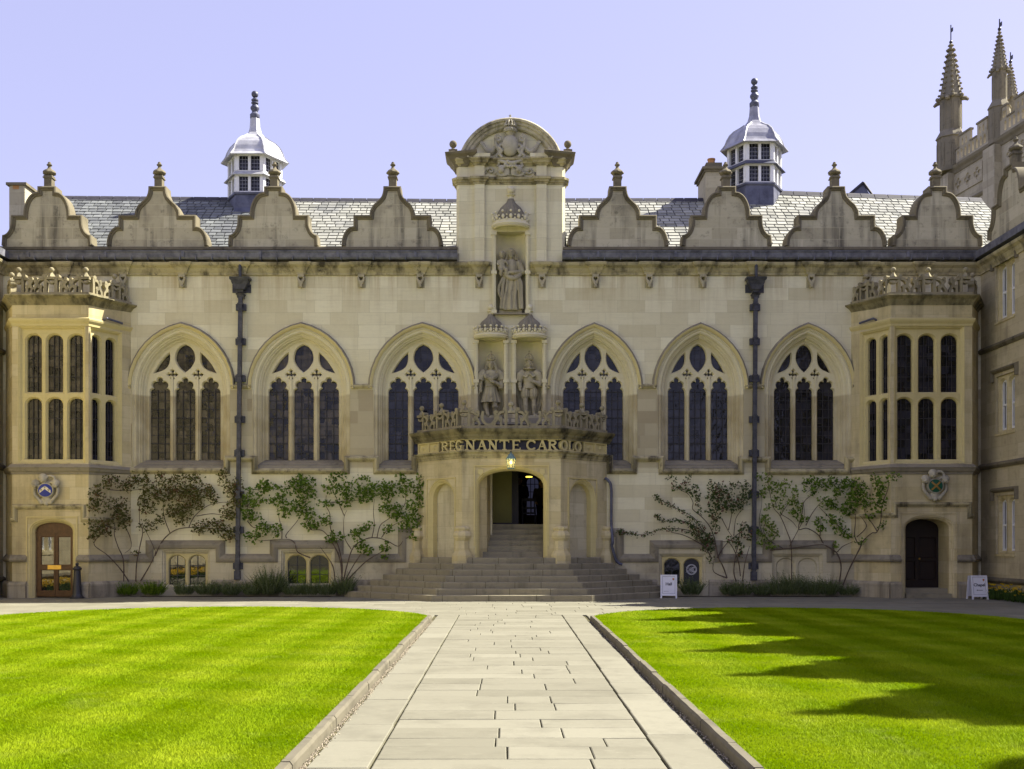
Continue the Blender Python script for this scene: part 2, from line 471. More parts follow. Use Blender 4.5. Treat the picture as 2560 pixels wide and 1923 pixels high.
M['glass_blue'] = glass('leaded_bluish_glass', (.004,.004,.006), (.036,.035,.048), refl=.35)
M['glass_door'] = glass('polished_door_glass', (.010,.010,.010), (.022,.020,.018), .015, .5, 1.0, .9, .012, 2.1)
M['glass_clear'] = glass('white_sash_glass', (.012,.012,.014), (.03,.03,.035), .03, .7, 1.0, .6)

def slate_mat(name, s1, s2):
    k = NT(name); P = k.pos(); t = k.tint()
    col = k.mix(t, s1, s2)
    col = k.mix(k.math('MULTIPLY', k.ramp(k.noise(P, .8, 5, .65), .50, .72), .6), col, (.105,.11,.125))
    col = k.mix(k.math('MULTIPLY', k.ramp(k.noise(P, 14, 4, .6), .55, .8), .4), col, (.42,.42,.36))
    k.bump(k.noise(P, 30, 4, .6), .3, .01)
    return k.fin(col, .8, 0, .3)
M['slate'] = slate_mat('stone_slate', (.19,.19,.16), (.385,.38,.325))
M['slate_dark'] = slate_mat('darker_slate', (.085,.09,.092), (.20,.21,.20))  # darker tone of slate, for the roof left of the cupola

def flag_mat(name, c1, c2, dirt):
    k = NT(name); P = k.pos(); t = k.tint()
    col = k.mix(t, c1, c2)
    col = k.mix(k.math('MULTIPLY', k.ramp(k.noise(P, 1.3, 7, .72), .48, .74), .6), col, dirt)
    col = k.mix(k.math('MULTIPLY', k.ramp(k.noise(k.scaled(P, (1.0, 3.0, 1.0)), 5.5, 5, .7), .58, .70), .35), col, tuple(x*1.35 for x in c2))
    col = k.mix(k.math('MULTIPLY', k.ramp(k.noise(P, 22, 5, .7), .55, .8), .35), col, tuple(x*.7 for x in c1))
    k.bump(k.math('ADD', k.noise(P, 4, 4, .6), k.math('MULTIPLY', k.noise(P, 60, 4, .6), .5)), .25, .01)
    return k.fin(col, .8, 0, .25)
M['flag'] = flag_mat('york_stone_flags', (.158,.148,.106), (.212,.2,.148), (.10,.092,.064))
M['joint'] = simple('mossy_flag_joint', (.075,.065,.042), .95, 0, .1, .5, 18.0, (.12,.11,.05))
M['gravel'] = simple('pale_gravel', (.22,.18,.12), .95, 0, .1, .6, 55.0, (.55,.48,.36), .8)

def lawn_mat(name, blade):
    k = NT(name); P = k.pos(); s = k.sep(P)
    def stripe(c, w, ph):
        x = k.math('SINE', k.math('ADD', k.math('MULTIPLY', c, PI / w), ph))
        return k.ramp(x, -.8, .8)
    wob = k.math('MULTIPLY', k.noise(P, .6, 3, .5), .5)
    a = stripe(k.math('ADD', s[0], wob), .62, .4)
    b = stripe(k.math('ADD', k.math('ADD', s[1], k.math('MULTIPLY', s[0], .25)), wob), .75, 1.0)
    st = k.math('ADD', k.math('MULTIPLY', a, .5), k.math('MULTIPLY', b, .5))
    st = k.math('MULTIPLY', st, k.ramp(k.noise(P, .5, 4, .6), .26, .56))
    col = k.mix(st, (.185,.285,.0004), (.31,.385,.014))
    col = k.mix(k.math('MULTIPLY', k.ramp(k.noise(P, 1.7, 5, .7), .45, .75), .5), col, (.255,.335,.001))
    col = k.mix(k.math('MULTIPLY', k.ramp(k.noise(P, 9, 5, .7), .52, .75), .35), col, (.155,.24,.0008))
    pale = k.math('MULTIPLY', k.ramp(k.noise(P, 2.3, 6, .75), .54, .70), k.ramp(k.noise(P, .45, 3, .5), .40, .62))
    col = k.mix(k.math('MULTIPLY', pale, .45), col, (.34,.37,.085))
    if blade:
        t = k.tint()
        col = k.mix(.8, col, k.mix(t, (.70,.74,.55), (1.30,1.24,1.45)), 'MULTIPLY')
        m = k.fin(col, .7, 0, .04)
        tr = k.n('ShaderNodeBsdfTranslucent'); k.l(col, tr.inputs[0])
        mx = k.n('ShaderNodeMixShader'); mx.inputs[0].default_value = .35
        k.l(k.b.outputs[0], mx.inputs[1]); k.l(tr.outputs[0], mx.inputs[2]); k.l(mx.outputs[0], k.out.inputs[0])
        return m
    k.bump(k.noise(P, 70, 4, .7), .6, .03)
    return k.fin(k.mix(1.0, col, (.50,.53,.5), 'MULTIPLY'), .9, 0, .1)
M['lawn'] = lawn_mat('mown_turf', False)
M['blade'] = lawn_mat('grass_blades', True)

def leaf_mat(name, c1, c2, c3, tr_amt=.3):
    k = NT(name); P = k.pos(); t = k.tint()
    col = k.mix(k.ramp(t, 0, .6), c1, c2)
    col = k.mix(k.ramp(t, .72, 1.0), col, c3)
    bark = k.math('LESS_THAN', t, -.5)
    col = k.mix(.5, col, k.mix(k.noise(P, 25, 3, .6), (.7,.7,.7), (1.25,1.25,1.25)), 'MULTIPLY')
    col = k.mix(bark, col, (.085,.065,.045))
    m = k.fin(col, .7, 0, .08)
    tr = k.n('ShaderNodeBsdfTranslucent'); k.l(col, tr.inputs[0])
    mx = k.n('ShaderNodeMixShader'); mx.inputs[0].default_value = tr_amt
    k.l(k.b.outputs[0], mx.inputs[1]); k.l(tr.outputs[0], mx.inputs[2]); k.l(mx.outputs[0], k.out.inputs[0])
    return m
M['leaf_red'] = leaf_mat('rose_leaves', (.055,.062,.014), (.12,.125,.032), (.16,.08,.042))
M['leaf_green'] = leaf_mat('vine_leaves', (.048,.090,.010), (.125,.205,.026), (.22,.29,.045))
M['leaf_dark'] = leaf_mat('dusky_climber_leaves', (.04,.066,.020), (.088,.125,.036), (.17,.06,.05))
M['leaf_lime'] = leaf_mat('young_vine_leaves', (.075,.125,.016), (.16,.23,.036), (.27,.33,.07))
M['shrub'] = leaf_mat('lavender_foliage', (.065,.095,.028), (.14,.18,.065), (.21,.235,.13))
M['shrub_bright'] = leaf_mat('bright_shrub_foliage', (.055,.105,.008), (.13,.215,.018), (.22,.30,.035))
M['flower'] = leaf_mat('yellow_petals', (.72,.48,.02), (.80,.58,.04), (.85,.66,.25), .2)
M['flower_leaf'] = leaf_mat('bulb_leaves', (.03,.06,.012), (.06,.11,.025), (.10,.15,.04))

def emit(name, c, s):
    k = NT(name); k.b.inputs['Emission Color'].default_value = c + (1,); k.b.inputs['Emission Strength'].default_value = s
    return k.fin(c, .5)
M['bulb'] = emit('lit_lamp_bulb', (1.0, .78, .22), 3.0)
M['pendant'] = emit('lit_pendant_shade', (1.0, .80, .10), .75)
def lampglass():
    k = NT('hazy_lantern_glass')
    t = k.n('ShaderNodeBsdfTransparent'); t.inputs[0].default_value = (.82,.84,.78,1)
    k.fin((.6,.58,.40), .25, 0, .5)
    mx = k.n('ShaderNodeMixShader'); mx.inputs[0].default_value = .7
    k.l(k.b.outputs[0], mx.inputs[1]); k.l(t.outputs[0], mx.inputs[2]); k.l(mx.outputs[0], k.out.inputs[0])
    return k.m
M['lampglass'] = lampglass()

def clearglass():
    k = NT('dimming_far_glass')
    t = k.n('ShaderNodeBsdfTransparent'); t.inputs[0].default_value = (.16,.165,.19,1)  # tint added to dim the sky seen through the far windows
    k.l(t.outputs[0], k.out.inputs[0])
    return k.m
M['far_glass'] = clearglass()
# ------------------------------------------------------------------ the hall range: walls, windows, mouldings
hall = empty('college_hall', 'long cream stone college hall range with curly gables, tall pointed windows and a central porch', 'building')
WIN = [(-10.19, 1), (-6.44, 1), (-2.65, 1), (2.72, 0), (6.04, 0), (9.40, 0)]
WD = .47
W_S, W_SILL = wz(977, WD), wz(1151.8, WD)
def win_geo(wide): return (1.2, .41) if wide else (1.02, .637)
def arch_pts(a, c, o, ws, wb, n=9):
    """pointed two-centred arch outline, left foot -> apex -> right foot, grown by o"""
    r = a + c + o
    th = math.acos(max(-1, min(1, c / r)))
    L = [(c - r*math.cos(th*i/n), ws + r*math.sin(th*i/n)) for i in range(n+1)]
    return [(-(a+o), wb)] + L + [(-x, z) for x, z in L[-2::-1]] + [((a+o), wb)]
def shift(poly, du): return [(u+du, w) for u, w in poly]

holes = []
for cx, wide in WIN:
    a, c = win_geo(wide)
    holes.append(shift(arch_pts(a, c, .33, W_S, W_SILL - .30), cx))
NICHE = [(wx(1227.5), .41, wz(1058), wz(850)), (wx(1323), .42, wz(1058), wz(850)), (wx(1277), .47, wz(786), wz(580))]
for u, h, z0, z1 in NICHE[:2]:
    zc_ = min(z1, wz(634.6) - .02); holes.append([(u-h, z0), (u+h, z0), (u+h, zc_), (u-h, zc_)])
BW = [(405, 529.5, 1374, 1467), (702, 838, 1374, 1464), (1644.5, 1766, 1382, 1466), (1926, 2057, 1382, 1466)]
bw_rects = []
for x0, x1, y0, y1 in BW:
    r = [(wx(x0), wz(y1)), (wx(x1), wz(y1)), (wx(x1), wz(y0)), (wx(x0), wz(y0))]
    holes.append(r); bw_rects.append(r)
holes.append([(-.47, 1.15), (1.22, 1.15), (1.22, 4.05), (-.47, 4.05)])
ZG = wz(634.6)
mb = MB()
nu, nh, nz0, nz1 = NICHE[2]
mb.plate([(-15.9, -.3), (15.0, -.3), (15.0, ZG), (nu+nh, ZG), (nu+nh, nz0), (nu-nh, nz0), (nu-nh, ZG), (-15.9, ZG)], holes, 0.0, -.6)
mb.build('wall', M['wall'], hall)
# back and end walls (the hall is hollow; its far windows show through the porch)
mb = MB()
fw = []
for u in (-1.55, -.35, .99, 2.2):
    fw.append([(u-.23, 2.75)] + [(u+.23, 2.75)] + [(u+.23*math.cos(R(t)), 4.02+.2*math.sin(R(t))) for t in range(0, 181, 20)])
mb.plate([(-15.9, -.3), (15.0, -.3), (15.0, ZG), (-15.9, ZG)], fw, -8.2, -8.6)
mb.box(-15.9, -15.5, -8.2, -.6, -.3, ZG - .05); mb.box(14.6, 15.0, -8.2, -.6, -.3, ZG - .05)
mb.build('back_wall', M['inside'], hall)
for u in (-1.55, -.35, .99, 2.2):
    mb = MB(); mb.box(u-.25, u+.25, -8.37, -8.38, 2.7, 4.3); mb.build('far_pane', M['far_glass'], hall)
    mb = MB()
    for q in (-.08, .08): mb.box(u+q-.012, u+q+.012, -8.36, -8.33, 2.75, 4.25)
    for z in (3.0, 3.35, 3.65, 3.95): mb.box(u-.24, u+.24, -8.36, -8.335, z-.012, z+.012)
    mb.build('far_window_bars', M['iron'], hall)

# tracery shapes, measured once on the first window in picture units (u from the centre, y down)
K = (D + WD) / F / 3.456
def tr(pts, us): return [(x*K*us, wz(780 + y/3.456, WD)) for x, y in pts]
def light_outline(cx):
    rt = [(84, 690), (77, 673), (62, 664)]
    rt += [(36+32*math.cos(R(t)), 634-32*math.sin(R(t))) for t in range(-52, 126, 22)]
    rt += [(23*math.cos(R(t)), 593-23*math.sin(R(t))) for t in range(-30, 91, 20)]
    lf = [(-x, y) for x, y in rt[-2::-1]]
    return [(cx+x, y) for x, y in [(-84, 1285), (84, 1285)] + rt + lf]
vz = bez([(0,522),(46,482),(76,432),(82,392),(70,342),(40,304),(0,284)], 4)
OCULUS = vz + [(-x, y) for x, y in vz[-2:0:-1]]
tri = bez([(-268,530),(-238,478),(-204,428),(-170,388),(-135,358)], 3) + bez([(-134,400),(-140,440),(-157,475),(-186,499),(-224,515)], 3)
TRI_L = tri; TRI_R = [(-x, y) for x, y in tri]
def cross(cx, cy, L=44, t=6, e=13):
    q = [(t,-t),(L*.55,-t),(L*.72,-e),(L,0),(L*.72,e),(L*.55,t)]
    out = []
    for k in range(4):
        for x, y in q:
            for _ in range(k): x, y = -y, x
            out.append((cx+x, cy+y))
    return out
TR_HOLES = [light_outline(-218), light_outline(0), light_outline(218), OCULUS, TRI_L, TRI_R, cross(-110, 543), cross(110, 543)]

def arched_window(cx, wide, glassmat, i):
    a, c = win_geo(wide); us = 1.0 if wide else .853
    T = Frame(cx, 0)
    mb = MB(T)
    steps = [(.335, 0), (.31, 0), (.30, -.02), (.27, -.045), (.225, -.05), (.215, -.08), (.20, -.08), (.175, -.15), (.135, -.18), (.125, -.22), (.11, -.215), (.09, -.235), (.085, -.27), (.06, -.33), (.03, -.35), (.02, -.39), (.0, -.39), (0, -WD)]
    mb.loft([[(u, v, w) for u, w in arch_pts(a, c, o, W_S, W_SILL - .9*o + (.0 if o > .02 else 0))] for o, v in steps], True)
    w = mb.build('arched_window', M['cream'], hall, True, 24)
    mb = MB(T)
    mb.plate(arch_pts(a, c, .02, W_S, W_SILL - .03), [tr(h, us) for h in TR_HOLES], -WD + .05, -WD - .13, .028, .06)
    # a raised rib that follows the lights' heads and mullions
    for s in (-109, 109):
        x = s*K*us
        mb.prism([(x-.03, W_SILL-.01), (x+.03, W_SILL-.01), (x+.03, wz(780+560/3.456, WD)), (x-.03, wz(780+560/3.456, WD))], -WD+.085, -WD+.03)
    mb.build('tracery', M['cream'], w)
    mb = MB(T)
    mb.prism(arch_pts(a, c, -.02, W_S, W_SILL), -WD - .085, -WD - .11)
    mb.build('leaded_glass', glassmat, w)
    mb = MB(T)
    for lc in (-218, 0, 218):
        x0, x1 = (lc-88)*K*us, (lc+88)*K*us
        for q in (.36, .70):
            x = x0 + (x1-x0)*q
            mb.box(x-.012, x+.012, -WD-.075, -WD-.05, W_SILL-.02, wz(780+672/3.456, WD))
        for k, y in enumerate((690, 915, 1135)):
            z = wz(780+y/3.456, WD); mb.box(x0, x1, -WD-.07, -WD-.055, z-.013, z+.013)
        for y in range(765, 1285, 75):
            z = wz(780+y/3.456, WD); mb.box(x0, x1, -WD-.08, -WD-.068, z-.009, z+.009)
    for y in (330, 410, 480):
        z = wz(780+y/3.456, WD); mb.box(-85*K*us, 85*K*us, -WD-.08, -WD-.072, z-.005, z+.005)
    for x in (-28, 30): mb.box(x*K*us-.005, x*K*us+.005, -WD-.08, -WD-.072, wz(780+520/3.456, WD), wz(780+286/3.456, WD))
    mb.build('window_bars', M['bar'], w)
    # sill: weathered grey slope laid over the bottom of the splay
    mb = MB(T)
    mb.loft([[(-(a+o)+.004, v, W_SILL-.9*o+.012), ((a+o)-.004, v, W_SILL-.9*o+.012)] for o, v in steps[::-1]], False)
    mb.build('sloping_sill', M['sill'], w, True, 60)
    mb = MB(T)
    path = arch_pts(a, c, .42, W_S, W_S - .0)[1:-1]
    mb.sweep(path, [(-.055, -.01), (-.055, .05), (-.02, .085), (.025, .10), (.025, -.01)])
    h = mb.build('hood_mould', M['gold'], w, True, 40)
    mb = MB(T)
    mb.sweep(path, [(.025, -.01), (.025, .102), (.05, .10), (.085, .03), (.085, -.01)])
    mb.build('hood_weathering', M['sill'], w, True, 40)
    return w
gm = [M['glass_brown'], M['glass_brown'], M['glass_blue'], M['glass_blue'], M['glass_blue'], M['glass_blue']]
for i, (cx, wide) in enumerate(WIN): arched_window(cx, wide, gm[i], i)

# hood links between the windows
zl = wz(967)
def hood_end(i, s):
    a, c = win_geo(WIN[i][1]); return WIN[i][0] + s*(a + .42)
for i, j in ((0,1), (1,2), (3,4), (4,5)):
    mb = MB(); mb.sweep([(hood_end(i,1)-.06, zl), (hood_end(j,-1)+.06, zl)], [(-.06,-.01),(-.06,.05),(.0,.10),(.03,.105),(.085,.03),(.085,-.01)]); mb.build('hood_string', M['cornice'], hall)
for i, s in ((0,-1), (2,1), (3,-1), (5,1)):
    e = hood_end(i, s); p = sorted((e - s*.06, e + s*.13))
    mb = MB(); mb.sweep([(p[0], zl), (p[1], zl)], [(-.06,-.01),(-.06,.05),(.0,.10),(.03,.105),(.085,.03),(.085,-.01)]); mb.build('hood_stop', M['cornice'], hall)

def P2(l): return [(wx(x), wz(y)) for x, y in l]
SILL_L = P2([(322,1178),(568,1178),(568,1148),(636,1148),(636,1179),(868,1179),(868,1148),(940,1148),(940,1179),(1037,1179),(1037,1146),(1058,1146)])
SILL_R = P2([(1500,1146),(1524,1146),(1524,1179),(1586,1179),(1586,1148),(1653,1148),(1653,1180),(1853,1180),(1853,1150),(1919,1150),(1919,1181),(2119,1181),(2119,1150),(2139,1150),(2139,1182),(2165,1182)])
sprof = [(-.085,-.02),(-.085,.03),(-.05,.05),(-.045,.085),(.0,.12),(.03,.125),(.10,.04),(.10,-.02)]
for p in (SILL_L, SILL_R):
    mb = MB(); mb.sweep(p, sprof); mb.build('sill_string', M['cornice'], hall)
BASE_L = P2([(322,1398),(378,1398),(378,1364),(550,1364),(550,1398),(688,1398),(688,1364),(846,1364),(846,1398),(1008,1398),(1008,1334),(1056,1334)])
BASE_R = P2([(1500,1334),(1546,1334),(1546,1398),(1637,1398),(1637,1364),(1793,1364),(1793,1398),(1919,1398),(1919,1364),(2072,1364),(2072,1398),(2135,1398)])
bprof = [(-.10,.02),(-.10,.13),(-.06,.16),(.02,.17),(.06,.15),(.16,.05),(.165,-.02),(.0,-.02)]
for p, rs in ((BASE_L, bw_rects[:2]), (BASE_R, bw_rects[2:])):
    mb = MB(); mb.sweep(p, bprof); mb.build('basement_string', M['sill'], hall, True, 30)
    mb = MB()
    mb.plate([(p[0][0], -.3)] + p + [(p[-1][0], -.3)][:1], rs, .10, -.02)
    mb.build('plinth', M['plinth'], hall)
zb = wz(1449)
for a, b in ((322,401), (533,698), (842,1045), (1500,1640), (1770,1922), (2061,2135)):
    mb = MB(); mb.loft([[(wx(a), .09, -.2), (wx(a), .20, -.2), (wx(a), .20, zb-.06), (wx(a), .15, zb), (wx(a), .09, zb)], [(wx(b), .09, -.2), (wx(b), .20, -.2), (wx(b), .20, zb-.06), (wx(b), .15, zb), (wx(b), .09, zb)]], True, True, True)
    mb.build('base_course', M['grime'], hall)

# basement windows: two round-headed lights each
def basement_window(i, kind):
    x0, x1, y0, y1 = BW[i]
    u0, u1, z0, z1 = wx(x0), wx(x1), wz(y1), wz(y0)
    mb = MB()
    def rect(e, v): return [(u0+e, v, z0+ (e*.4)), (u1-e, v, z0+(e*.4)), (u1-e, v, z1-e), (u0+e, v, z1-e)]
    mb.loft([rect(0,.10), rect(.03,.10), rect(.05,.06), rect(.09,.05), rect(.11,.0), rect(.16,-.02)], True)
    w = mb.build('basement_window', M['plinth'], hall)
    mb = MB()
    L = u1 - u0 - .32; m = .13; hw = (L - m - .1) / 4
    hs = []
    for s in (-1, 1):
        c = (u0+u1)/2 + s*(m/2 + hw)
        zt = z1 - .19; zs = zt - hw*.85
        hs.append([(c-hw, z0+.03), (c+hw, z0+.03)] + [(c+hw*math.cos(R(t)), zs+(zt-zs)*math.sin(R(t))) for t in range(0, 181, 12)])
    mb.plate([(u0+.13, z0), (u1-.13, z0), (u1-.13, z1-.13), (u0+.13, z1-.13)], hs, -.005, -.16, .035, .05)
    mb.build('light_surround', M['gold' if kind != 'blind' else 'plinth'], w)
    mats = {'glass': M['glass_door'], 'mixed': M['iron'], 'blind': M['plinth']}
    for k, s in enumerate((-1, 1)):
        c = (u0+u1)/2 + s*(m/2 + hw)
        mb = MB(); vv = -.10 if kind != 'blind' else -.06
        mb.box(c-hw-.02, c+hw+.02, vv-.03, vv, z0-.02, z1-.17)
        mat = mats[kind]
        if kind == 'mixed' and k == 0: mat = M['glass_blue']
        mb.build('blind_panel' if kind == 'blind' else ('iron_shutter' if mat is M['iron'] else 'pane'), mat, w)
        if kind != 'blind' and not (kind == 'mixed' and k == 1):
            mb = MB()
            zt = z1-.19
            mb.box(c-.012, c+.012, vv+.002, vv+.02, z0, zt)
            for q in (.36, .68): mb.box(c-hw, c+hw, vv+.003, vv+.018, z0+(zt-z0)*q-.01, z0+(zt-z0)*q+.01)
            for e in (-1, 1): mb.box(c+e*hw-.02, c+e*hw+.02, vv+.002, vv+.03, z0, zt-.1)
            mb.box(c-hw, c+hw, vv+.004, vv+.035, z0, z0+.05)
            mb.build('casement_bars', M['iron'], w)
        if kind == 'mixed' and k == 1:
            mb = MB(); zc = z1-.19-.34
            ring = [(c+.15*math.cos(R(t)), vv+.02, zc+.15*math.sin(R(t))) for t in range(0, 361, 18)]
            mb.tube(ring, .022, 6)
            for q in (-.09, -.03, .03, .09):
                mb.tube([(c+q-.09, vv+.012, zc-.09), (c+q*.3+.09, vv+.012, zc+.09)], .008, 4)
                mb.tube([(c+q-.09, vv+.012, zc+.09), (c+q*.3+.09, vv+.012, zc-.09)], .008, 4)
            mb.build('round_grille', M['leadlight'], w)
for i, kd in enumerate(('glass', 'glass', 'mixed', 'blind')): basement_window(i, kd)

# cornice, frieze, gutter, corbels
zf = [wz(y) for y in (689, 684, 679, 673, 667, 662, 655)]
CPROF = [(-.02, zf[0]), (.05, zf[0]), (.06, zf[1]), (.10, zf[2]), (.13, zf[3]), (.22, zf[4]), (.24, zf[5]), (.24, zf[5]+.02), (.05, zf[6]), (-.02, zf[6])]
SEGS = [(wx(-10), wx(1226)), (wx(1325), wx(2470))]
for a, b in SEGS:
    mb = MB(); mb.sweep_plan([(a, 0), (b, 0)], CPROF); mb.build('cornice', M['cornice'], hall)
mb = MB()
mb.box(wx(-10), wx(1143), -.1, .04, wz(656), wz(640)); mb.box(wx(1412), wx(2470), -.1, .04, wz(656), wz(640))
mb.build('eaves_band', M['soot'], hall)
gz = (wz(653), wz(649), wz(638), wz(635.5))
for a, b in ((wx(-8), wx(1144)), (wx(1405), wx(2457))):
    mb = MB()
    mb.sweep_plan([(a, 0), (b, 0)], [(.02, gz[0]), (.24, gz[0]), (.28, gz[1]), (.30, gz[2]), (.33, gz[3]), (.33, gz[3]+.03), (.02, gz[3]+.03)])
    u = a + .3
    while u < b - .1:
        mb.box(u-.012, u+.012, .05, .31, gz[0]-.035, gz[0]+.01); mb.box(u-.012, u+.012, .28, .315, gz[0]-.03, gz[1]+.05)
        u += .5
    u = a + 1.1
    while u < b - .2:
        mb.box(u-.04, u+.04, .2, .325, gz[1], gz[3]+.01); u += 2.4
    mb.build('gutter', M['gutter'], hall)
CORB = [165, 311, 457, 754, 904, 1051, 1198, 1354.7, 1488, 1622, 1756, 2025.6, 2166, 2302]
ht = bez([(0,-.035),(.035,.0),(.055,.045),(.035,.075),(0,.055)], 4)
HEART = ht + [(-x, y) for x, y in ht[-2:0:-1]]
sh = [(0,-.20),(.03,-.20),(.045,-.165),(.03,-.14),(.04,-.12),(.075,-.05),(.11,.03),(.115,.085),(.10,.11)]
def corbel(px, with_corbel=True):
    c = wx(px)
    mb = MB()
    mb.sweep_plan([(c-.10, 0), (c-.10, .07), (c+.10, .07), (c+.10, 0)], [(o, z+.004) for o, z in CPROF])
    o = mb.build('cornice_block', M['cornice'], hall)
    if not with_corbel: return
    mb = MB()
    zc = wz(704)
    mb.box(c-.10, c+.10, -.01, .15, zc+.105, zf[0]+.01)
    out = [(c+x, zc+z) for x, z in sh] + [(c-x, zc+z) for x, z in sh[::-1]]
    mb.plate(out, [[(c+x, zc+z+.03) for x, z in HEART]], .16, .02, .012, .03)
    mb.box(c-.08, c+.08, -.01, .03, zc-.17, zc+.11)
    mb.sphere((c, .10, zc-.19), .045, 10, 6)
    mb.box(c-.125, c+.125, -.01, .012, zc-.2, zc+.12)
    mb.build('corbel', M['carved'], hall)
for px in CORB: corbel(px)
for px in (604.7, 1886): corbel(px, False)

# gables: two kinds of curly outline, half widths in picture units from the axis
ROUND = [(112.8,634),(112.8,614),(111,588)] + [(111-22*math.sin(R(t)), 552+36*math.cos(R(t))) for t in range(15, 91, 15)] + [(89,538),(58.5,538)] + [(23+35.5*math.cos(R(t)), 538-58*math.sin(R(t))) for t in range(10, 91, 10)] + [(23,466)]
POINT = [(129,634),(127,614)] + [(98+29*math.cos(R(t)), 614-48*math.sin(R(t))) for t in range(15, 91, 15)] + [(97,566),(97,538),(56.5,538),(55.5,527),(48,513),(35,501),(27,492),(24,484),(22.5,476),(22,466)]
def gable(px, kind, T=None, name='gable', y=0.0, top=True):
    T = T or Frame(wx(px), 0.05)
    prof = ROUND if kind == 'r' else POINT
    pr = [(h/80.0, wz(p)) for h, p in prof]
    out = [(-u, w) for u, w in pr] + [(u, w) for u, w in pr[::-1]]
    mb = MB(T)
    inner = offset(out[::-1], -.03)
    mb.plate(inner, [], 0.0, -.36)
    g = mb.build(name, M['gable'], hall if T.ux > .9 else None)
    mb = MB(T)
    mb.sweep(out[1:-1], [(0,-.42),(.0,.07),(-.03,.10),(-.06,.085),(-.075,.05),(-.10,.05),(-.13,.02),(-.13,-.05)])
    mb.build('coping', M['coping'], g, True, 38)
    mb = MB(T)
    zz = wz(466)
    # finial: square pedestal, moulded neck, fluted bulb, knob
    mb.box(-.118, .118, -.275, -.02, zz-.06, zz+.30)
    mb.box(-.15, .15, -.31, .01, zz+.29, zz+.325); mb.box(-.13, .13, -.29, -.01, zz+.33, zz+.38)
    c = (0, -.15, 0)
    prof = [(.08,.40),(.13,.42),(.185,.45),(.20,.48),(.18,.52),(.13,.565),(.08,.60),(.052,.64),(.045,.69),(.08,.715),(.085,.74),(.055,.76),(.05,.80),(.025,.83)]
    seg = 24
    loops = [[((r*(1+(.07 if .41 < z < .6 else 0)*math.cos(8*2*PI*i/seg)))*math.cos(2*PI*i/seg), -.15 + r*(1+(.07 if .41 < z < .6 else 0)*math.cos(8*2*PI*i/seg))*math.sin(2*PI*i/seg), zz+z) for i in range(seg)] for r, z in prof]
    mb.loft(loops, True, True, True)
    mb.build('finial', M['coping'], g, True, 45)
    return g
GAB = [(117,'r'),(393.5,'p'),(683,'r'),(980.6,'p'),(1544.7,'p'),(1817,'r'),(2090.7,'p'),(2344,'r')]
for px, kd in GAB: gable(px, kd)
mb = MB()
ZV = wz(617)
for a, b in ((-10, 1143), (1408, 2462)):
    mb.box(wx(a), wx(b), -.44, -.06, wz(640), ZV)
    mb.loft([[(wx(a), .04, ZV-.10), (wx(a), .04, ZV-.02), (wx(a), -.2, ZV+.07), (wx(a), -.46, ZV-.02), (wx(a), -.46, ZV-.10)], [(wx(b), .04, ZV-.10), (wx(b), .04, ZV-.02), (wx(b), -.2, ZV+.07), (wx(b), -.46, ZV-.02), (wx(b), -.46, ZV-.10)]], True, True, True)
mb.build('parapet', M['coping'], hall)
for px in (243, 531, 830, 1123, 1421, 1683, 1956, 2217):
    mb = MB(); mb.box(wx(px)-.06, wx(px)+.06, -.065, -.045, wz(634), wz(627)); mb.build('scupper', M['iron'], hall)  # solid dark box standing in for the shade inside the outlet hole

# roofs: courses of stone slates, each slate a slab of its own tilt
def slates(mb, p_ll, p_lr, p_ul, p_ur, row=.24, wid=.36, seed=1):
    r = random.Random(seed)
    a, b, c, d = map(Vector, (p_ll, p_lr, p_ul, p_ur))
    H = (c - a).length; n = max(1, int(H/row))
    nrm = (b-a).cross(c-a).normalized()
    if nrm.z < 0: nrm = -nrm
    for k in range(n):
        t0, t1 = k/n, min(1.0, (k+1.07)/n)
        l0, r0 = a.lerp(c, t0), b.lerp(d, t0); l1, r1 = a.lerp(c, t1), b.lerp(d, t1)
        W = (r0-l0).length
        w = wid*(1.15-.35*k/n)
        x = -r.random()*w
        while x < W:
            ww = w*r.uniform(.75, 1.2)
            s0, s1 = max(0, x+.011)/max(W,1e-6), min(W, x+ww-.020)/max(W,1e-6)
            x += ww
            if s1-s0 < .001: continue
            mb.tint = min(1, max(0, r.gauss(.5, .28)))
            th = r.uniform(.020, .030); lift = nrm*th
            q0, q1, q2, q3 = l0.lerp(r0,s0), l0.lerp(r0,s1), l1.lerp(r1,s1), l1.lerp(r1,s0)
            dz = (q3-q0)*r.uniform(-.035,.035)
            q0, q1 = q0+dz, q1+dz
            mb.add([tuple(q0+lift), tuple(q1+lift), tuple(q2+nrm*.004), tuple(q3+nrm*.004), tuple(q0), tuple(q1)], [(0,1,2,3),(4,5,1,0),(4,0,3),(5,2,1)])
    mb.tint = .5
RY, RZ = 3.9, 0
def ridge_pt(px, py, y=RY): return (wx(px, y), y, wz(py, y))
EZ = wz(628)
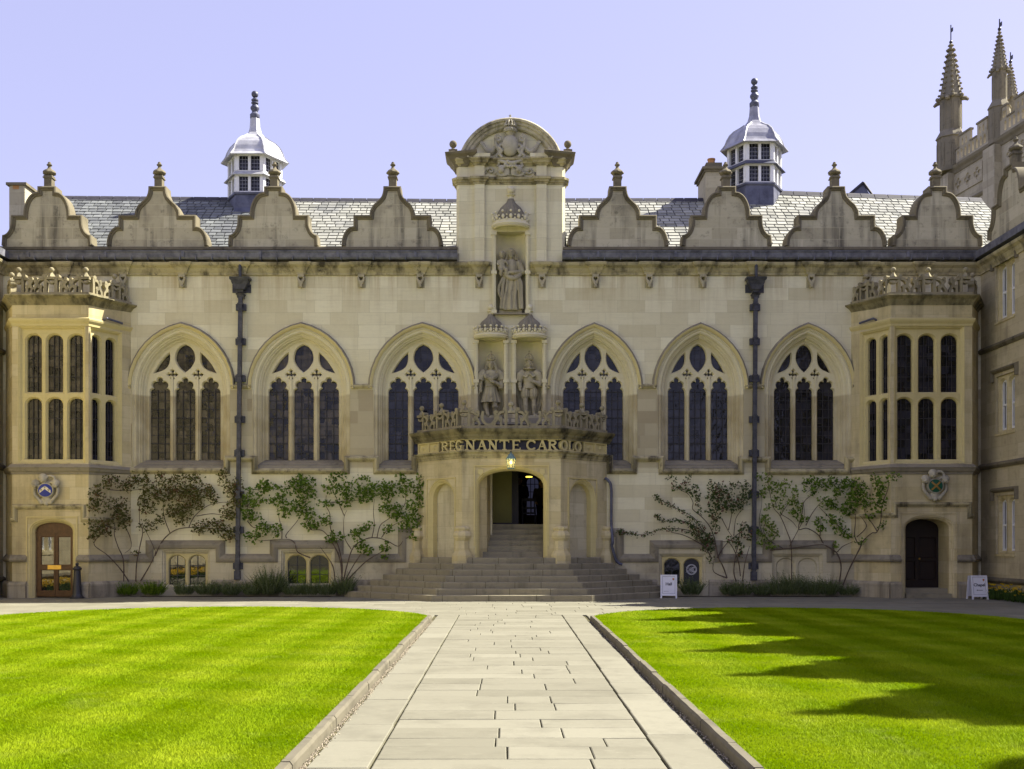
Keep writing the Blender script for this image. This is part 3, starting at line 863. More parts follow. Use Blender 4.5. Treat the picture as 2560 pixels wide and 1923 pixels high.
def roof(x0, x1, zr0, zr1, seed, mat='slate'):
    y0 = .35
    mb = MB(WORLD)
    slates(mb, (x0, y0, EZ), (x1, y0, EZ), (x0, RY, zr0), (x1, RY, zr1), .235, .33, seed)
    o = mb.build('slate_roof', M[mat], hall)
    mb = MB(WORLD)
    mb.add([(x0,y0,EZ-.03),(x1,y0,EZ-.03),(x1,RY,zr1-.03),(x0,RY,zr0-.03),(x1,8.6,EZ-.03),(x0,8.6,EZ-.03)], [(0,1,2,3),(3,2,4,5)])
    mb.build('roof_deck', M['backing'], o)
    mb = MB(WORLD)
    n = int((x1-x0)/.45); 
    for i in range(n):
        a, b = x0+(x1-x0)*i/n+.012, x0+(x1-x0)*(i+1)/n-.012
        za, zb_ = zr0+(zr1-zr0)*i/n, zr0+(zr1-zr0)*(i+1)/n
        pr = [(-.19,-.17),(-.19,-.13),(-.07,.02),(0,.075),(.07,.02),(.19,-.13),(.19,-.17)]
        mb.loft([[(a, RY+p, za+q) for p, q in pr], [(b, RY+p, zb_+q) for p, q in pr]], True, True, True)
    mb.build('ridge_tiles', M['ridge'], o)
zl_, zr_ = wz(500, RY), wz(500.5, RY)
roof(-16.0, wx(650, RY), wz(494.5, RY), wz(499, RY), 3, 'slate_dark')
roof(wx(650, RY)+.01, wx(1150, RY), wz(499, RY), wz(503, RY), 4)
roof(wx(1405, RY), wx(1845, RY), wz(501, RY), wz(500, RY), 5)
roof(wx(1845, RY)+.02, 16.5, wz(478, RY), wz(500, RY), 8)
# small cross roofs running back from each gable
mb = MB(WORLD)
for i, (px, kd) in enumerate(GAB):
    c = wx(px); hw = 1.36 if kd == 'r' else 1.45; zt = wz(508); yb = .38 + (zt-EZ)*(RY-.35)/(wz(500,RY)-EZ)
    for s in (-1, 1):
        slates(mb, (c+s*hw, .42, EZ+.04), (c+s*hw, .5, EZ+.04), (c, .42, zt), (c, yb+.35, zt), .2, .3, 20+i*2+s)
        mb.add([(c+s*hw, .42, EZ+.02), (c+s*hw, .5, EZ+.02), (c, yb+.35, zt-.03), (c, .42, zt-.03)], [(0,1,2,3)])
mb.build('gablet_roof', M['slate'], hall)
mb = MB(WORLD)
for i, (px, kd) in enumerate(GAB):
    c = wx(px); hw = 1.36 if kd == 'r' else 1.45; zt = wz(508); yb = .38 + (zt-EZ)*(RY-.35)/(wz(500,RY)-EZ)
    for s in (-1, 1):
        mb.tube([(c+s*(hw+.02), .48, EZ+.07), (c+s*.05, yb+.3, zt+.05)], .075, 6, True, .5)
mb.build('lead_valley', M['lead'], hall)
# ------------------------------------------------------------------ centre bay: tall frontispiece with a round pediment, niches
def Q(pts, y=0): return [(wx(a, y), wz(b, y)) for a, b in pts]
def c1(x, y): return (wx(1040 + x/4.608), wz(280 + y/4.608))      # the enlargement the pediment was measured on
mb = MB()
zt = wz(390)
nu, nh, nz0, nz1 = NICHE[2]
mb.plate([(wx(1148), wz(664)), (nu-nh, wz(664)), (nu-nh, nz1), (nu+nh, nz1), (nu+nh, wz(664)), (wx(1405.5), wz(664)), (wx(1405.5), zt), (wx(1148), zt)], [], .035, -.9)
for s, a, b in ((-1, 1148, 1141), (1, 1405.5, 1413)):      # canted edges
    pl = [(wx(a), .035), (wx(b), -.07), (wx(b), -.9), (wx(a), -.9)]
    mb.prism_z(pl, wz(634), zt)
fp = mb.build('frontispiece', M['wall'], hall)
mb = MB()
mb.box(wx(1142), wx(1226), -.02, .03, wz(664), wz(636)); mb.box(wx(1328), wx(1411), -.02, .03, wz(664), wz(636))
mb.build('frontispiece_foot', M['gable'], fp)
for a, b in ((1186.5, 1211.4), (1340.6, 1366)):
    mb = MB(); mb.box(wx(a), wx(b), .03, .13, wz(655), wz(461)); mb.box(wx(a), wx(b), .03, .13, wz(449), wz(412))
    mb.build('pilaster', M['wall'], fp)
def ent(mb, zlo, zhi, prof, base):
    """entablature that breaks forward over the pilasters and returns along the canted edges"""
    P = [(wx(1142)-.02, -.5), (wx(1142)-.02, -.06), (wx(1148), .035), (wx(1186.5), .035), (wx(1186.5), .13), (wx(1211.4), .13), (wx(1211.4), .035),
         (wx(1340.6), .035), (wx(1340.6), .13), (wx(1366), .13), (wx(1366), .035), (wx(1405.5), .035), (wx(1412), -.06), (wx(1412), -.5)]
    mb.sweep_plan(P, [(o, zlo + (zhi-zlo)*t) for o, t in prof])
mb = MB()
ent(mb, wz(463), wz(446.7), [(-.02,0),(.03,0),(.035,.25),(.07,.3),(.08,.55),(.13,.65),(.14,.98),(.0,1.02),(-.02,1.02)], 0)
mb.build('lower_entablature', M['cornice'], fp, False)
mb = MB()
ent(mb, wz(417), wz(400), [(-.02,0),(.03,0),(.05,.2),(.10,.32),(.13,.6),(.18,.8),(.18,1.0),(-.02,1.02)], 0)
mb.build('upper_architrave', M['cornice'], fp, False)
# the heavy cornice is broken in the middle: a block at either end
for s in (-1, 1):
    mb = MB()
    if s < 0: P = [(wx(1141)-.02, -.7), (wx(1141)-.02, -.02), (wx(1167), .06), (wx(1167), .04)]
    else: P = [(wx(1386), .04), (wx(1386), .06), (wx(1412), -.02), (wx(1412), -.7)]
    mb.sweep_plan(P, [(-.05, wz(418)), (.04, wz(418)), (.07, wz(413)), (.14, wz(406)), (.20, wz(402)), (.22, wz(398)), (.31, wz(392)), (.33, wz(387)), (.28, wz(385)), (-.05, wz(385))])
    mb.build('cornice_return', M['coping'], fp)
    mb = MB()
    a, b = (1169, 1226) if s < 0 else (1325, 1382)
    mb.box(wx(a), wx(b), .0, .30, wz(400), wz(391))
    mb.build('cornice_slab', M['wall'], fp)
RP = 616/4.608/80; pc = (wx(1276.6), wz(280 + 708/4.608))
ang = math.degrees(math.asin((wz(388) - pc[1]) / RP))
arcp = [(pc[0] + (RP-.16)*math.cos(R(t)), pc[1] + (RP-.16)*math.sin(R(t))) for t in np.linspace(180-ang-1, ang+1, 40)]
tym = [(pc[0] + (RP-.1)*math.cos(R(t)), pc[1] + (RP-.1)*math.sin(R(t))) for t in np.linspace(ang, 180-ang, 30)]
mb = MB(); mb.prism(tym, -.04, -.8); mb.build('tympanum', M['wall'], fp)
mb = MB()
mb.sweep(arcp, [(.16,-.8),(.16,.20),(.12,.24),(.06,.22),(.05,.17),(-.02,.15),(-.05,.10),(-.12,.08),(-.16,.03),(-.16,-.06)])
mb.build('pediment_arch', M['gable'], fp, True, 35)
for x in (1040+428/4.608, 1040+1748/4.608):
    mb = MB(); u = wx(x); z = wz(385)
    mb.box(u-.135, u+.135, -.14, .13, z-.02, z+.105)
    mb.lathe((u, 0, z), [(.10,.10),(.105,.13),(.06,.155),(.04,.175),(.05,.19)], 16)
    mb.sphere((u, 0, z+.30), .118, 18, 12)
    mb.build('ball_finial', M['coping'], fp, True, 40)

# the carved royal arms in the pediment
def spiral(u, w, r0, turns, a0, n=26, v=.12, dirn=1, k=.12):
    return [(u + r0*(1-t/n*(1-k))*math.cos(a0 + dirn*turns*2*PI*t/n), v, w + r0*(1-t/n*(1-k))*math.sin(a0 + dirn*turns*2*PI*t/n)) for t in range(n+1)]
cu, cw = c1(1085, 385)
mb = MB(lambda u, v, w: FACADE(cu + (u-cu)*1.2, v*1.15, cw-.08 + (w-cw)*1.2))
mb.sphere((cu, .10, cw+.02), .26, 20, 14, (.86, .60, 1.10))                           # oval shield
for s in (-1, 1):
    mb.tube(spiral(cu + s*.30, cw + .20, .10, 1.4, PI/2 if s>0 else PI/2, 22, .14, -s), .034, 7)
    mb.tube(bez([(cu+s*.38,.10,cw+.22),(cu+s*.36,.13,cw+.02),(cu+s*.29,.14,cw-.16),(cu+s*.36,.12,cw-.26),(cu+s*.30,.13,cw-.36),(cu+s*.15,.16,cw-.42),(cu,.16,cw-.44)], 6), .045, 7)
    mb.tube(bez([(cu+s*.22,.12,cw+.05),(cu+s*.30,.15,cw-.03),(cu+s*.22,.17,cw-.12),(cu+s*.27,.15,cw-.22),(cu+s*.2,.17,cw-.30)], 6), .04, 7)
    for q in range(15):                                                            # swag of fruit
        t = q/14; x = cu + s*(.34 + .38*t); z = cw + .06 - .21*math.sin(PI*t)*(1-.2*t)
        mb.sphere((x, .08, z), .045 + .02*math.sin(PI*t), 8, 6)
        mb.sphere((x+.02, .06, z-.05*math.sin(PI*t)), .035, 8, 5)
    mb.tube(spiral(cu + s*.735, cw + .10, .055, 1.2, 0, 16, .08, s), .022, 6)
    for q in range(5): mb.sphere((cu + s*(.70+.04*q-.02*(q%2)), .0, cw-.17-.02*(q%3)), .032, 7, 5)   # leaves in the corner
    # cherub head and wing
    hx, hz = cu + s*.235, cw - .62
    mb.sphere((hx, .16, hz), .085, 12, 10, (.9,1,1.1)); mb.sphere((hx, .13, hz+.05), .085, 10, 8)
    mb.sphere((hx, .235, hz-.01), .018, 6, 5); mb.sphere((hx-.04, .20, hz-.03), .03, 6, 5); mb.sphere((hx+.04, .20, hz-.03), .03, 6, 5)
    for q in range(6):
        a = -.3 - q*.42
        mb.tube([(hx, .09, hz-.05), (hx + s*.10*math.cos(a)*1.4 - s*.02, .11, hz + .12*math.sin(a) - .03), (hx + s*.16*math.cos(a)*1.2, .06, hz + .17*math.sin(a) - .02)], [.035,.035,.014], 6)
        mb.tube([(hx, .09, hz-.05), (hx - s*.12, .12, hz+.02-.03*q), (hx - s*.22, .12, hz+.07-.035*q)], [.03,.03,.012], 6)
    mb.tube(spiral(hx + s*.27, hz+.0, .09, 1.1, PI, 18, .07, s), .03, 6)
    mb.tube(bez([(hx+s*.10,.08,hz+.10),(hx+s*.05,.10,hz+.20),(hx+s*.14,.08,hz+.24)], 5), .04, 6)
    mb.tube(spiral(hx + s*.42, hz-.05, .05, 1.0, 0, 14, .05, -s), .02, 6)
for q in range(9): mb.sphere((cu + (q-4)*.062, .17, cw-.43 + .03*math.cos(q*2.1) - .0012*(q-4)**2*10), .05, 8, 6)
for q in range(5): mb.sphere((cu + (q-2)*.07, .16, cw-.53), .045, 8, 6)
# crown over the shield
kw = c1(1085, 235)[1]
mb.lathe((cu, .13, kw), [(.155,-.05),(.16,.0),(.15,.03),(.165,.05)], 20)
for q in range(14):
    a = 2*PI*q/14; mb.sphere((cu+.16*math.cos(a), .13+.16*math.sin(a), kw+.0), .028, 7, 5); mb.sphere((cu+.15*math.cos(a), .13+.15*math.sin(a), kw+.10), .03, 7, 5)
for q in range(5):
    a = PI*q/5
    mb.tube([(cu+.15*math.cos(a)*math.cos(t), .13+.15*math.sin(a)*math.cos(t), kw+.10+.19*math.sin(t)*(1-.25*math.sin(t)**4)) for t in np.linspace(0, PI, 12)], .022, 6)
mb.sphere((cu, .13, kw+.30), .045, 8, 6); mb.box(cu-.012, cu+.012, .12, .14, kw+.30, kw+.42); mb.box(cu-.04, cu+.04, .12, .14, kw+.365, kw+.39)
mb.sphere((cu, .10, kw-.02), .13, 10, 8)
mb.build('carved_arms', M['arms'], fp, True, voxel=.0095)

# niches with domed canopies
def niche(u, h, z0, z1, cz_ring, ball_z, big):
    mb = MB()
    n = 18
    A = [PI*i/n for i in range(n+1)]
    zs = [z0, z1-.02]
    loops = [[(u+h*math.cos(a), -h*.95*math.sin(a), z) for a in A] for z in zs]
    loops += [[(u+h*math.cos(t)*math.cos(a), -h*.95*math.sin(a)*math.cos(t), z1-.02+h*.35*math.sin(t)) for a in A] for t in np.linspace(.2, PI/2-.02, 6)]
    mb.loft(loops, False)
    mb.add([(u+h*math.cos(a), -h*.95*math.sin(a), z0) for a in A], [tuple(range(n+1))])
    o = mb.build('niche', M['cream'], fp, True, 40)
    # jamb shafts with little capitals
    mb = MB()
    for s in (-1, 1):
        x = u + s*(h+.055)
        mb.box(x-.06, x+.06, -.01, .085, z0-.02, z1-.05)
        mb.box(x-.02, x+.02, .08, .115, z0, z1-.06)
        zz = z0+.1
        while zz < z1-.2:
            mb.box(x+s*.035-.02, x+s*.035+.02, .08, .10, zz, zz+.03); zz += .062
        for zc in (z0+.02, (z0+z1)/2-.05, z1-.12): mb.box(x-.085, x+.085, -.01, .125, zc, zc+.10)
    mb.build('niche_shafts', M['cream'], o)
    rr = h + .12
    mb = MB()
    z = cz_ring
    def half(prof, mod=0, k=0, n=48):
        loops = []
        for r, w in prof:
            loops.append([(u + r*(1+mod*abs(math.cos(k*PI*i/n)))*math.cos(PI*i/n), .02 + r*(1+mod*abs(math.cos(k*PI*i/n)))*math.sin(PI*i/n)*.85, w) for i in range(n+1)])
        mb.loft(loops, False)
    half([(.01, z+.06), (rr*.4, z+.045), (rr*.7, z+.0), (rr-.13, z-.07), (rr-.09, z-.10), (rr-.03, z-.085), (rr-.01, z-.03), (rr+.015, z-.01), (rr+.01, z+.02), (rr-.03, z+.04), (rr-.35*rr, z+.07)])
    for t in range(37):
        a = PI*t/36; mb.sphere((u+(rr+.0)*math.cos(a), .02+(rr+.0)*.85*math.sin(a), z-.055), .016, 5, 4)
    o2 = mb.build('canopy', M['cream'], o, True, 40)
    mb = MB()
    cor = .30 if big else .20
    half([(rr-.03, z+.03), (rr-.03, z+.06), (rr-.06, z+cor*.45), (rr-.10, z+cor*.45)])
    N = 7 if big else 9
    for i in range(N):
        a = PI*(i+.5)/N
        for da, hh, rs in ((0, cor+.04, .055), (PI/N/2, cor*.72, .035)):
            b = a + da
            if b > PI: continue
            cx, cv = u+(rr-.035)*math.cos(b), .02+(rr-.035)*.85*math.sin(b)
            mb.sphere((cx, cv, z+hh*.6), rs*.9, 8, 6, (1,.8,1.5)); mb.sphere((cx+.035*math.cos(b), cv+.035*math.sin(b), z+hh+.02), rs*.72, 8, 6)
    dz = (ball_z - z)
    dome = [(rr*.66, z+.04), (rr*.69, z+dz*.25), (rr*.64, z+dz*.38), (rr*.52, z+dz*.49), (rr*.36, z+dz*.58), (rr*.22, z+dz*.66), (rr*.15, z+dz*.76)]
    mb.build('coronet', M['cream'], o, True, 40)
    mb = MB(); half(dome, .10, 9, 72)
    mb.build('ribbed_dome', M['pinnacle'], o, True, 40)
    mb = MB()
    rb = .125 if big else .10
    half([(rr*.16, z+dz*.74), (rr*.13, z+dz*.82), (rr*.24, z+dz*.86), (rr*.24, z+dz*.885), (rr*.1, z+dz*.9)])
    mb.sphere((u, .04, ball_z), rb, 16, 10)
    mb.build('canopy_knob', M['wall'], o, True, 40)
niche(*NICHE[0], wz(842), wz(769.4), False)
niche(*NICHE[1], wz(842), wz(769.4), False)
niche(*NICHE[2], wz(567), wz(477), True)
mb = MB(); mb.box(wx(1184), wx(1372), -.02, .02, wz(1060), wz(862)); 
mb = MB()
mb.box(wx(1233), wx(1321), -.02, .14, wz(788), wz(785)); mb.build('niche_sill', M['sill'], fp)
mb = MB(); mb.box(wx(1186), wx(1366), -.5, .12, wz(1062), wz(1046)); mb.build('niche_shelf', M['sill'], fp)

# ------------------------------------------------------------------ canted bay windows at either end
def window_bank(T, parent, u0, u1, z0, z1, lights, zt_top, z_tr, mat_s, glassm, vdepth=-.10):
    """a stone bank of arched lights in two tiers; lights: [(ua,ub)]"""
    mb = MB(T); hs = []
    for ua, ub in lights:
        for zb, zt in ((z0, z_tr-.09), (z_tr+.09, zt_top)):
            hw = (ub-ua)/2; c = (ua+ub)/2; r = hw*.82
            hs.append([(ua, zb+.01), (ub, zb+.01)] + [(c+hw*math.cos(R(t)), zt-r+r*math.sin(R(t))) for t in range(0, 181, 12)])
    mb.plate([(u0-.03, z0-.03), (u1+.03, z0-.03), (u1+.03, z1+.03), (u0-.03, z1+.03)], hs, vdepth, vdepth-.20, .045, .07)
    w = mb.build('window_bank', mat_s, parent)
    mb = MB(T)
    def rect(e, v, eb=0): return [(u0+e, v, z0+eb), (u1-e, v, z0+eb), (u1-e, v, z1-e), (u0+e, v, z1-e)]
    mb.loft([rect(-.02,.002,-.10), rect(0,.0,-.10), rect(.02,-.03,-.08), rect(.035,-.03,-.06), rect(.06,-.07,-.02), rect(.07,vdepth+.01,.0), rect(.09,vdepth+.005,.01)])
    mb.build('window_moulding', mat_s, w)
    mb = MB(T); mb.box(u0+.02, u1-.02, vdepth-.15, vdepth-.17, z0-.02, z1-.02); mb.build('leaded_glass', glassm, w)
    mb = MB(T); vb = vdepth-.135
    for ua, ub in lights:
        for q in (.36, .68): mb.box(ua+(ub-ua)*q-.011, ua+(ub-ua)*q+.011, vb, vb+.022, z0, zt_top-.02)
        n = 12
        for k in range(1, n):
            zz = z0+(zt_top-z0)*k/n; big = k in (2, 4, 8, 10)
            h = .012 if big else .005
            mb.box(ua-.01, ub+.01, vb-.004, vb+(.012 if big else .0), zz-h, zz+h)
    mb.build('window_bars', M['bar'], w)
    return w

def carved_shield(T, parent, u, w, s, field, kind):
    """three putto heads and scrolls round a painted oval shield"""
    mb = MB(T)
    k = s
    mb.sphere((u, .05, w-.02*k), .40*k, 20, 14, (.85,.30,.92))
    for dx, dz, r in ((-.10,.42,.17),(-.40,.20,.15),(.40,.20,.15)):
        x, z = u+dx*k, w+dz*k
        mb.sphere((x, .14*k+.04, z), r*k, 14, 10, (.95,.9,1.0))
        for q in range(9):
            a = R(10+20*q); mb.sphere((x+r*k*.8*math.cos(a), .15*k+.04, z+r*k*.75*math.sin(a)+.02*k), .06*k, 7, 5)
        mb.sphere((x, .28*k+.04, z-.03*k), .03*k, 6, 5); mb.sphere((x-.06*k, .24*k+.04, z-.07*k), .045*k, 6, 5); mb.sphere((x+.06*k, .24*k+.04, z-.07*k), .045*k, 6, 5); mb.sphere((x, .24*k+.04, z-.12*k), .035*k, 6, 5)
    mb.tube([(u+.17*k+.17*k*math.cos(t), .12, w+.40*k+.13*k*math.sin(t)) for t in np.linspace(PI, -PI*.55, 18)], .05*k, 7)
    for sx in (-1, 1):
        mb.tube(bez([(u+sx*.42*k,.08,w+.12*k),(u+sx*.46*k,.10,w-.08*k),(u+sx*.42*k,.12,w-.24*k),(u+sx*.28*k,.12,w-.40*k),(u+sx*.18*k,.12,w-.54*k)], 6), [.07*k]*25, 7)
        mb.tube(spiral(u+sx*.17*k, w-.50*k, .09*k, 1.2, 0 if sx>0 else PI, 18, .13, -sx), .03*k, 6)
    mb.sphere((u, .08, w-.42*k), .18*k, 12, 8, (1.2,.6,1)); mb.sphere((u, .10, w-.55*k), .11*k, 10, 7)
    mb.tube([(u+.30*k*math.cos(t), .155, w-.04*k+.27*k*math.sin(t)) for t in np.linspace(0, 2*PI, 30)], .028*k, 6)
    o = mb.build('coat_of_arms', M['arms'], parent, True, voxel=.014)
    mb = MB(T)
    L = [(.275*k*math.cos(t), .25*k*math.sin(t)) for t in np.linspace(0, 2*PI, 33)[:-1]]
    def dom(x, z): return .165 + .05*k*(1 - (x/(.3*k))**2 - (z/(.28*k))**2)
    rings = [[(u+x*q, dom(x*q, z*q), w-.04*k+z*q) for x, z in L] for q in (1.0, .75, .5, .25, .02)]
    mb.loft(rings, True, False, True)
    mb.build('shield', field, o, True, 60)
    mb = MB(T)
    def strip(p, q, wd, up=(0,1)):
        n = 8
        for i in range(n):
            a = (p[0]+(q[0]-p[0])*i/n, p[1]+(q[1]-p[1])*i/n); b = (p[0]+(q[0]-p[0])*(i+1)/n, p[1]+(q[1]-p[1])*(i+1)/n)
            pts = [(a[0]-up[0]*wd,a[1]-up[1]*wd),(b[0]-up[0]*wd,b[1]-up[1]*wd),(b[0]+up[0]*wd,b[1]+up[1]*wd),(a[0]+up[0]*wd,a[1]+up[1]*wd)]
            mb.add([(u+x, dom(x,z)+.006, w-.04*k+z) for x, z in pts], [(0,1,2,3)])
    if kind == 'chevron':
        strip((-.22*k,-.055*k), (0,.115*k), .065*k); strip((0,.115*k), (.22*k,-.055*k), .065*k)
        mb.build('chevron', M['ivory'], o)
        mb = MB(T)
        for x, z in ((-.15,-.0),(.0,.11),(.15,-.0)):
            for dx, dz in ((0,0),(.03,.02),(-.03,.02),(0,.045),(0,-.03)): 
                x1, z1 = (x+dx)*k, (z+dz)*k; mb.sphere((u+x1, dom(x1,z1)+.008, w-.04*k+z1), .014*k, 6, 4)
        mb.build('charges', M['ink'], o)
    else:
        strip((-.17*k,.16*k), (.17*k,-.16*k), .035*k, (.7,.7)); strip((-.17*k,-.16*k), (.17*k,.16*k), .035*k, (-.7,.7))
        mb.build('saltire', M['gilt'], o)
    return o

def crest_unit(mb, u, s=1.0, ball=True, half=0):
    """one strapwork unit of a pierced parapet: paired posts, side scrolls, horns; half=-1/+1 gives only that side"""
    v0, v1 = -.16, .0
    def rib(path, w, e=0): mb.sweep([(u+x*s, BASEZ[0]+z) for x, z in path], [(-w/2, v0-e), (-w/2, v1+e), (w/2, v1+e), (w/2, v0-e)])
    for sx in (-1, 1):
        if half and sx != half: continue
        mb.prism([(u+sx*.115*s, BASEZ[0]), (u+sx*.205*s, BASEZ[0]), (u+sx*.205*s, BASEZ[0]+.47), (u+sx*.115*s, BASEZ[0]+.47)], v1, v0)
        mb.prism([(u+sx*.20*s+.062*math.cos(t), BASEZ[0]+.50+.055*math.sin(t)) for t in np.linspace(0, 2*PI, 13)[:-1]], v1+.004, v0-.004)
        rib(bez([(sx*.19,.415),(sx*.30,.405),(sx*.385,.34),(sx*.405,.25),(sx*.36,.17),(sx*.315,.165)], 5), .075)
        mb.prism([(u+sx*.31*s+.05*math.cos(t), BASEZ[0]+.19+.05*math.sin(t)) for t in np.linspace(0, 2*PI, 13)[:-1]], v1-.003, v0+.003)
        mb.prism([(u+sx*.275*s, BASEZ[0]), (u+sx*.345*s, BASEZ[0]), (u+sx*.345*s, BASEZ[0]+.17), (u+sx*.275*s, BASEZ[0]+.17)], v1-.005, v0+.005)
        rib(bez([(sx*.515,-.01),(sx*.50,.09),(sx*.435,.18),(sx*.42,.26),(sx*.47,.33),(sx*.455,.40)], 5), .068, .007)
        mb.prism([(u+sx*.45*s+.05*math.cos(t), BASEZ[0]+.415+.05*math.sin(t)) for t in np.linspace(0, 2*PI, 11)[:-1]], v1+.011, v0-.011)
    if ball:
        z = BASEZ[0]
        mb.box(u-.13, u+.13, v0-.02, v1+.02, z+.40, z+.475)
        mb.lathe((u, (v0+v1)/2, z), [(.13,.475),(.085,.54),(.045,.60),(.04,.635)], 4)
        mb.sphere((u, (v0+v1)/2, z+.70), .078, 14, 10)
        rib(bez([(-.115,.36),(-.06,.31),(.0,.30),(.06,.31),(.115,.36)], 4), .06, -.004)
BASEZ = [0.0]
def crest_bead(T, parent, u0, u1, z, units, mat, name='cresting'):
    mb = MB(T); BASEZ[0] = z + .08
    mb.box(u0, u1, -.20, .03, z, z+.085)
    for un in units:
        s = un[1] if len(un) > 1 else 1.0; b = un[2] if len(un) > 2 else True; h = un[3] if len(un) > 3 else 0
        crest_unit(mb, un[0], s, b, h)
    return mb.build(name, mat, parent)

def bay(side):
    yf = -1.35
    if side < 0: pts = [(-15.67, 0), (-14.86, yf), (-12.57, yf), (-11.76, 0)]
    else: pts = [(10.75, 0), (11.52, yf), (13.96, yf), (14.72, 0)]
    zy = lambda py: wz(py, yf)
    root = MB()
    ztop = zy(742)
    faces = [Frame(pts[i][0], pts[i][1], pts[i+1][0]-pts[i][0], pts[i+1][1]-pts[i][1]) for i in range(3)]
    L = [math.hypot(pts[i+1][0]-pts[i][0], pts[i+1][1]-pts[i][1]) for i in range(3)]
    sx = lambda px: wx(px, yf) - pts[1][0]
    if side < 0:
        fr = (sx(46), sx(212)); lights = [(sx(a), sx(b)) for a, b in ((62,98.6),(114,152),(168,205.6))]
        cant = faces[2]; cl = [(.19,.52),(.74,1.09)]; cr = (.07, 1.22)
        door = (sx(82.5), sx(178), -.3, zy(1306), zy(1330)); gmat = M['glass_brown']; cmat = M['glass_blue']
    else:
        fr = (sx(2236), sx(2410)); lights = [(sx(a), sx(b)) for a, b in ((2244,2284.6),(2301,2341),(2358,2399))]
        cant = faces[0]; cl = [(.52,.86),(1.05,1.40)]; cr = (.36, 1.50)
        door = (sx(2267), sx(2377), -.3, zy(1296), zy(1324)); gmat = M['glass_blue']; cmat = M['glass_blue']
    z0, z1 = zy(1149), zy(816); ztt = zy(835); ztr = zy(987)
    da, db, dz0, dzt, dzs = door
    dc, dh = (da+db)/2, (db-da)/2
    def doorloop(o): return [(da-o, -.35), (db+o, -.35)] + [(dc+(dh+o)*math.cos(R(t)), dzs+(dzt-dzs+o)*(math.sin(R(t))**.8 if 0 < t < 180 else 0)) for t in range(0, 181, 10)]
    mb = MB(faces[1])
    mb.plate([(-.0, -.3), (L[1], -.3), (L[1], ztop), (0, ztop)], [[(fr[0], z0-.10), (fr[1], z0-.10), (fr[1], z1), (fr[0], z1)], doorloop(.10)], 0, -.30)
    b = mb.build('bay_window', M['bay'], hall)
    ci = 2 if side < 0 else 0
    mb = MB(faces[ci]); mb.plate([(0, -.3), (L[ci], -.3), (L[ci], ztop), (0, ztop)], [[(cr[0], z0-.10), (cr[1], z0-.10), (cr[1], z1), (cr[0], z1)]], 0, -.25); mb.build('canted_wall', M['bay'], b)
    oi = 0 if side < 0 else 2
    mb = MB(faces[oi]); mb.plate([(0, -.3), (L[oi], -.3), (L[oi], ztop), (0, ztop)], [], 0, -.25); mb.build('canted_wall', M['bay'], b)
    window_bank(faces[1], b, fr[0], fr[1], z0, z1, lights, ztt, ztr, M['gold'], gmat)
    window_bank(faces[ci], b, cr[0], cr[1], z0, z1, cl, ztt, ztr, M['gold'], cmat)
    plan = [(x, -y) for x, y in pts]
    plan[0] = (plan[0][0], plan[0][1]-.1); plan[-1] = (plan[-1][0], plan[-1][1]-.1)
    mb = MB(); mb.sweep_plan(plan, [(-.02, zy(815)), (.02, zy(815)), (.03, zy(810)), (.08, zy(804)), (.10, zy(800)), (.10, zy(797)), (.01, zy(794)), (-.02, zy(794))]); mb.build('bay_string', M['gold'], b)
    mb = MB(); mb.sweep_plan(plan, [(-.1, zy(763)), (.02, zy(763)), (.04, zy(759)), (.09, zy(753)), (.12, zy(749)), (.20, zy(744)), (.23, zy(741)), (.22, zy(739)), (-.1, zy(737))]); mb.build('bay_cornice', M['soot'], b)
    mb = MB(); mb.sweep_plan(plan, [(-.02, zy(1186)), (.02, zy(1186)), (.03, zy(1181)), (.08, zy(1177)), (.10, zy(1172)), (.13, zy(1169)), (.05, zy(1161)), (-.02, zy(1160))]); mb.build('sill_course', M['sill'], b)
    mb = MB(); mb.prism_z([(x, v) for x, v in plan], ztop-.05, ztop+.02); mb.build('bay_roof', M['lead'], b)
    # stepped label over the door, base mouldings, plinth
    lab = [(sx(12), 1300), (sx(38), 1300), (sx(38), 1268), (sx(208), 1268), (sx(208), 1300), (L[1]+.02, 1300)] if side < 0 else [(-.02, 1289), (sx(2238), 1289), (sx(2238), 1262), (sx(2423), 1262), (sx(2423), 1291), (L[1]+.02, 1291)]
    lab[0] = (-.02, lab[0][1])
    mb = MB(faces[1]); mb.sweep([(u, zy(p)) for u, p in lab], [(-.07,-.02),(-.07,.03),(-.03,.05),(-.02,.08),(.02,.10),(.05,.09),(.08,.03),(.08,-.02)]); mb.build('door_label', M['cornice'], b)
    mb = MB(faces[ci]); zz = zy(1300 if side < 0 else 1289); mb.sweep([(0, zz), (L[ci]-.01, zz)], [(-.07,-.02),(-.07,.03),(-.03,.05),(-.02,.08),(.02,.10),(.05,.09),(.08,.03),(.08,-.02)]); mb.build('label_string', M['cornice'], b)
    for i in range(3):
        segs = [(0, L[i])] if i != 1 else [(0, da-.18), (db+.18, L[i])]
        for a, c in segs:
            mb = MB(faces[i])
            zs = zy(1398); a2, c2 = a-(.0 if a else .05), c+(.05 if abs(c-L[i]) < 1e-6 else 0)
            mb.loft([[(x, -.02, zs-.09), (x, .06, zs-.09), (x, .10, zs-.04), (x, .10, zs+.0), (x, .07, zs+.04), (x, .0, zs+.13), (x, -.02, zs+.13)] for x in (a2, c2)], True, True, True)
            mb.build('bay_base_string', M['sill'], b); mb = MB(faces[i])
            mb.loft([[(x, -.02, -.2), (x, .14, -.2), (x, .14, zb-.10), (x, .08, zb-.02), (x, -.02, zb-.02)] for x in (a2, c2)], True, True, True)
            mb.build('bay_plinth', M['grime'], b)
    # door surround
    mb = MB(faces[1])
    dep = .22 if side < 0 else .95
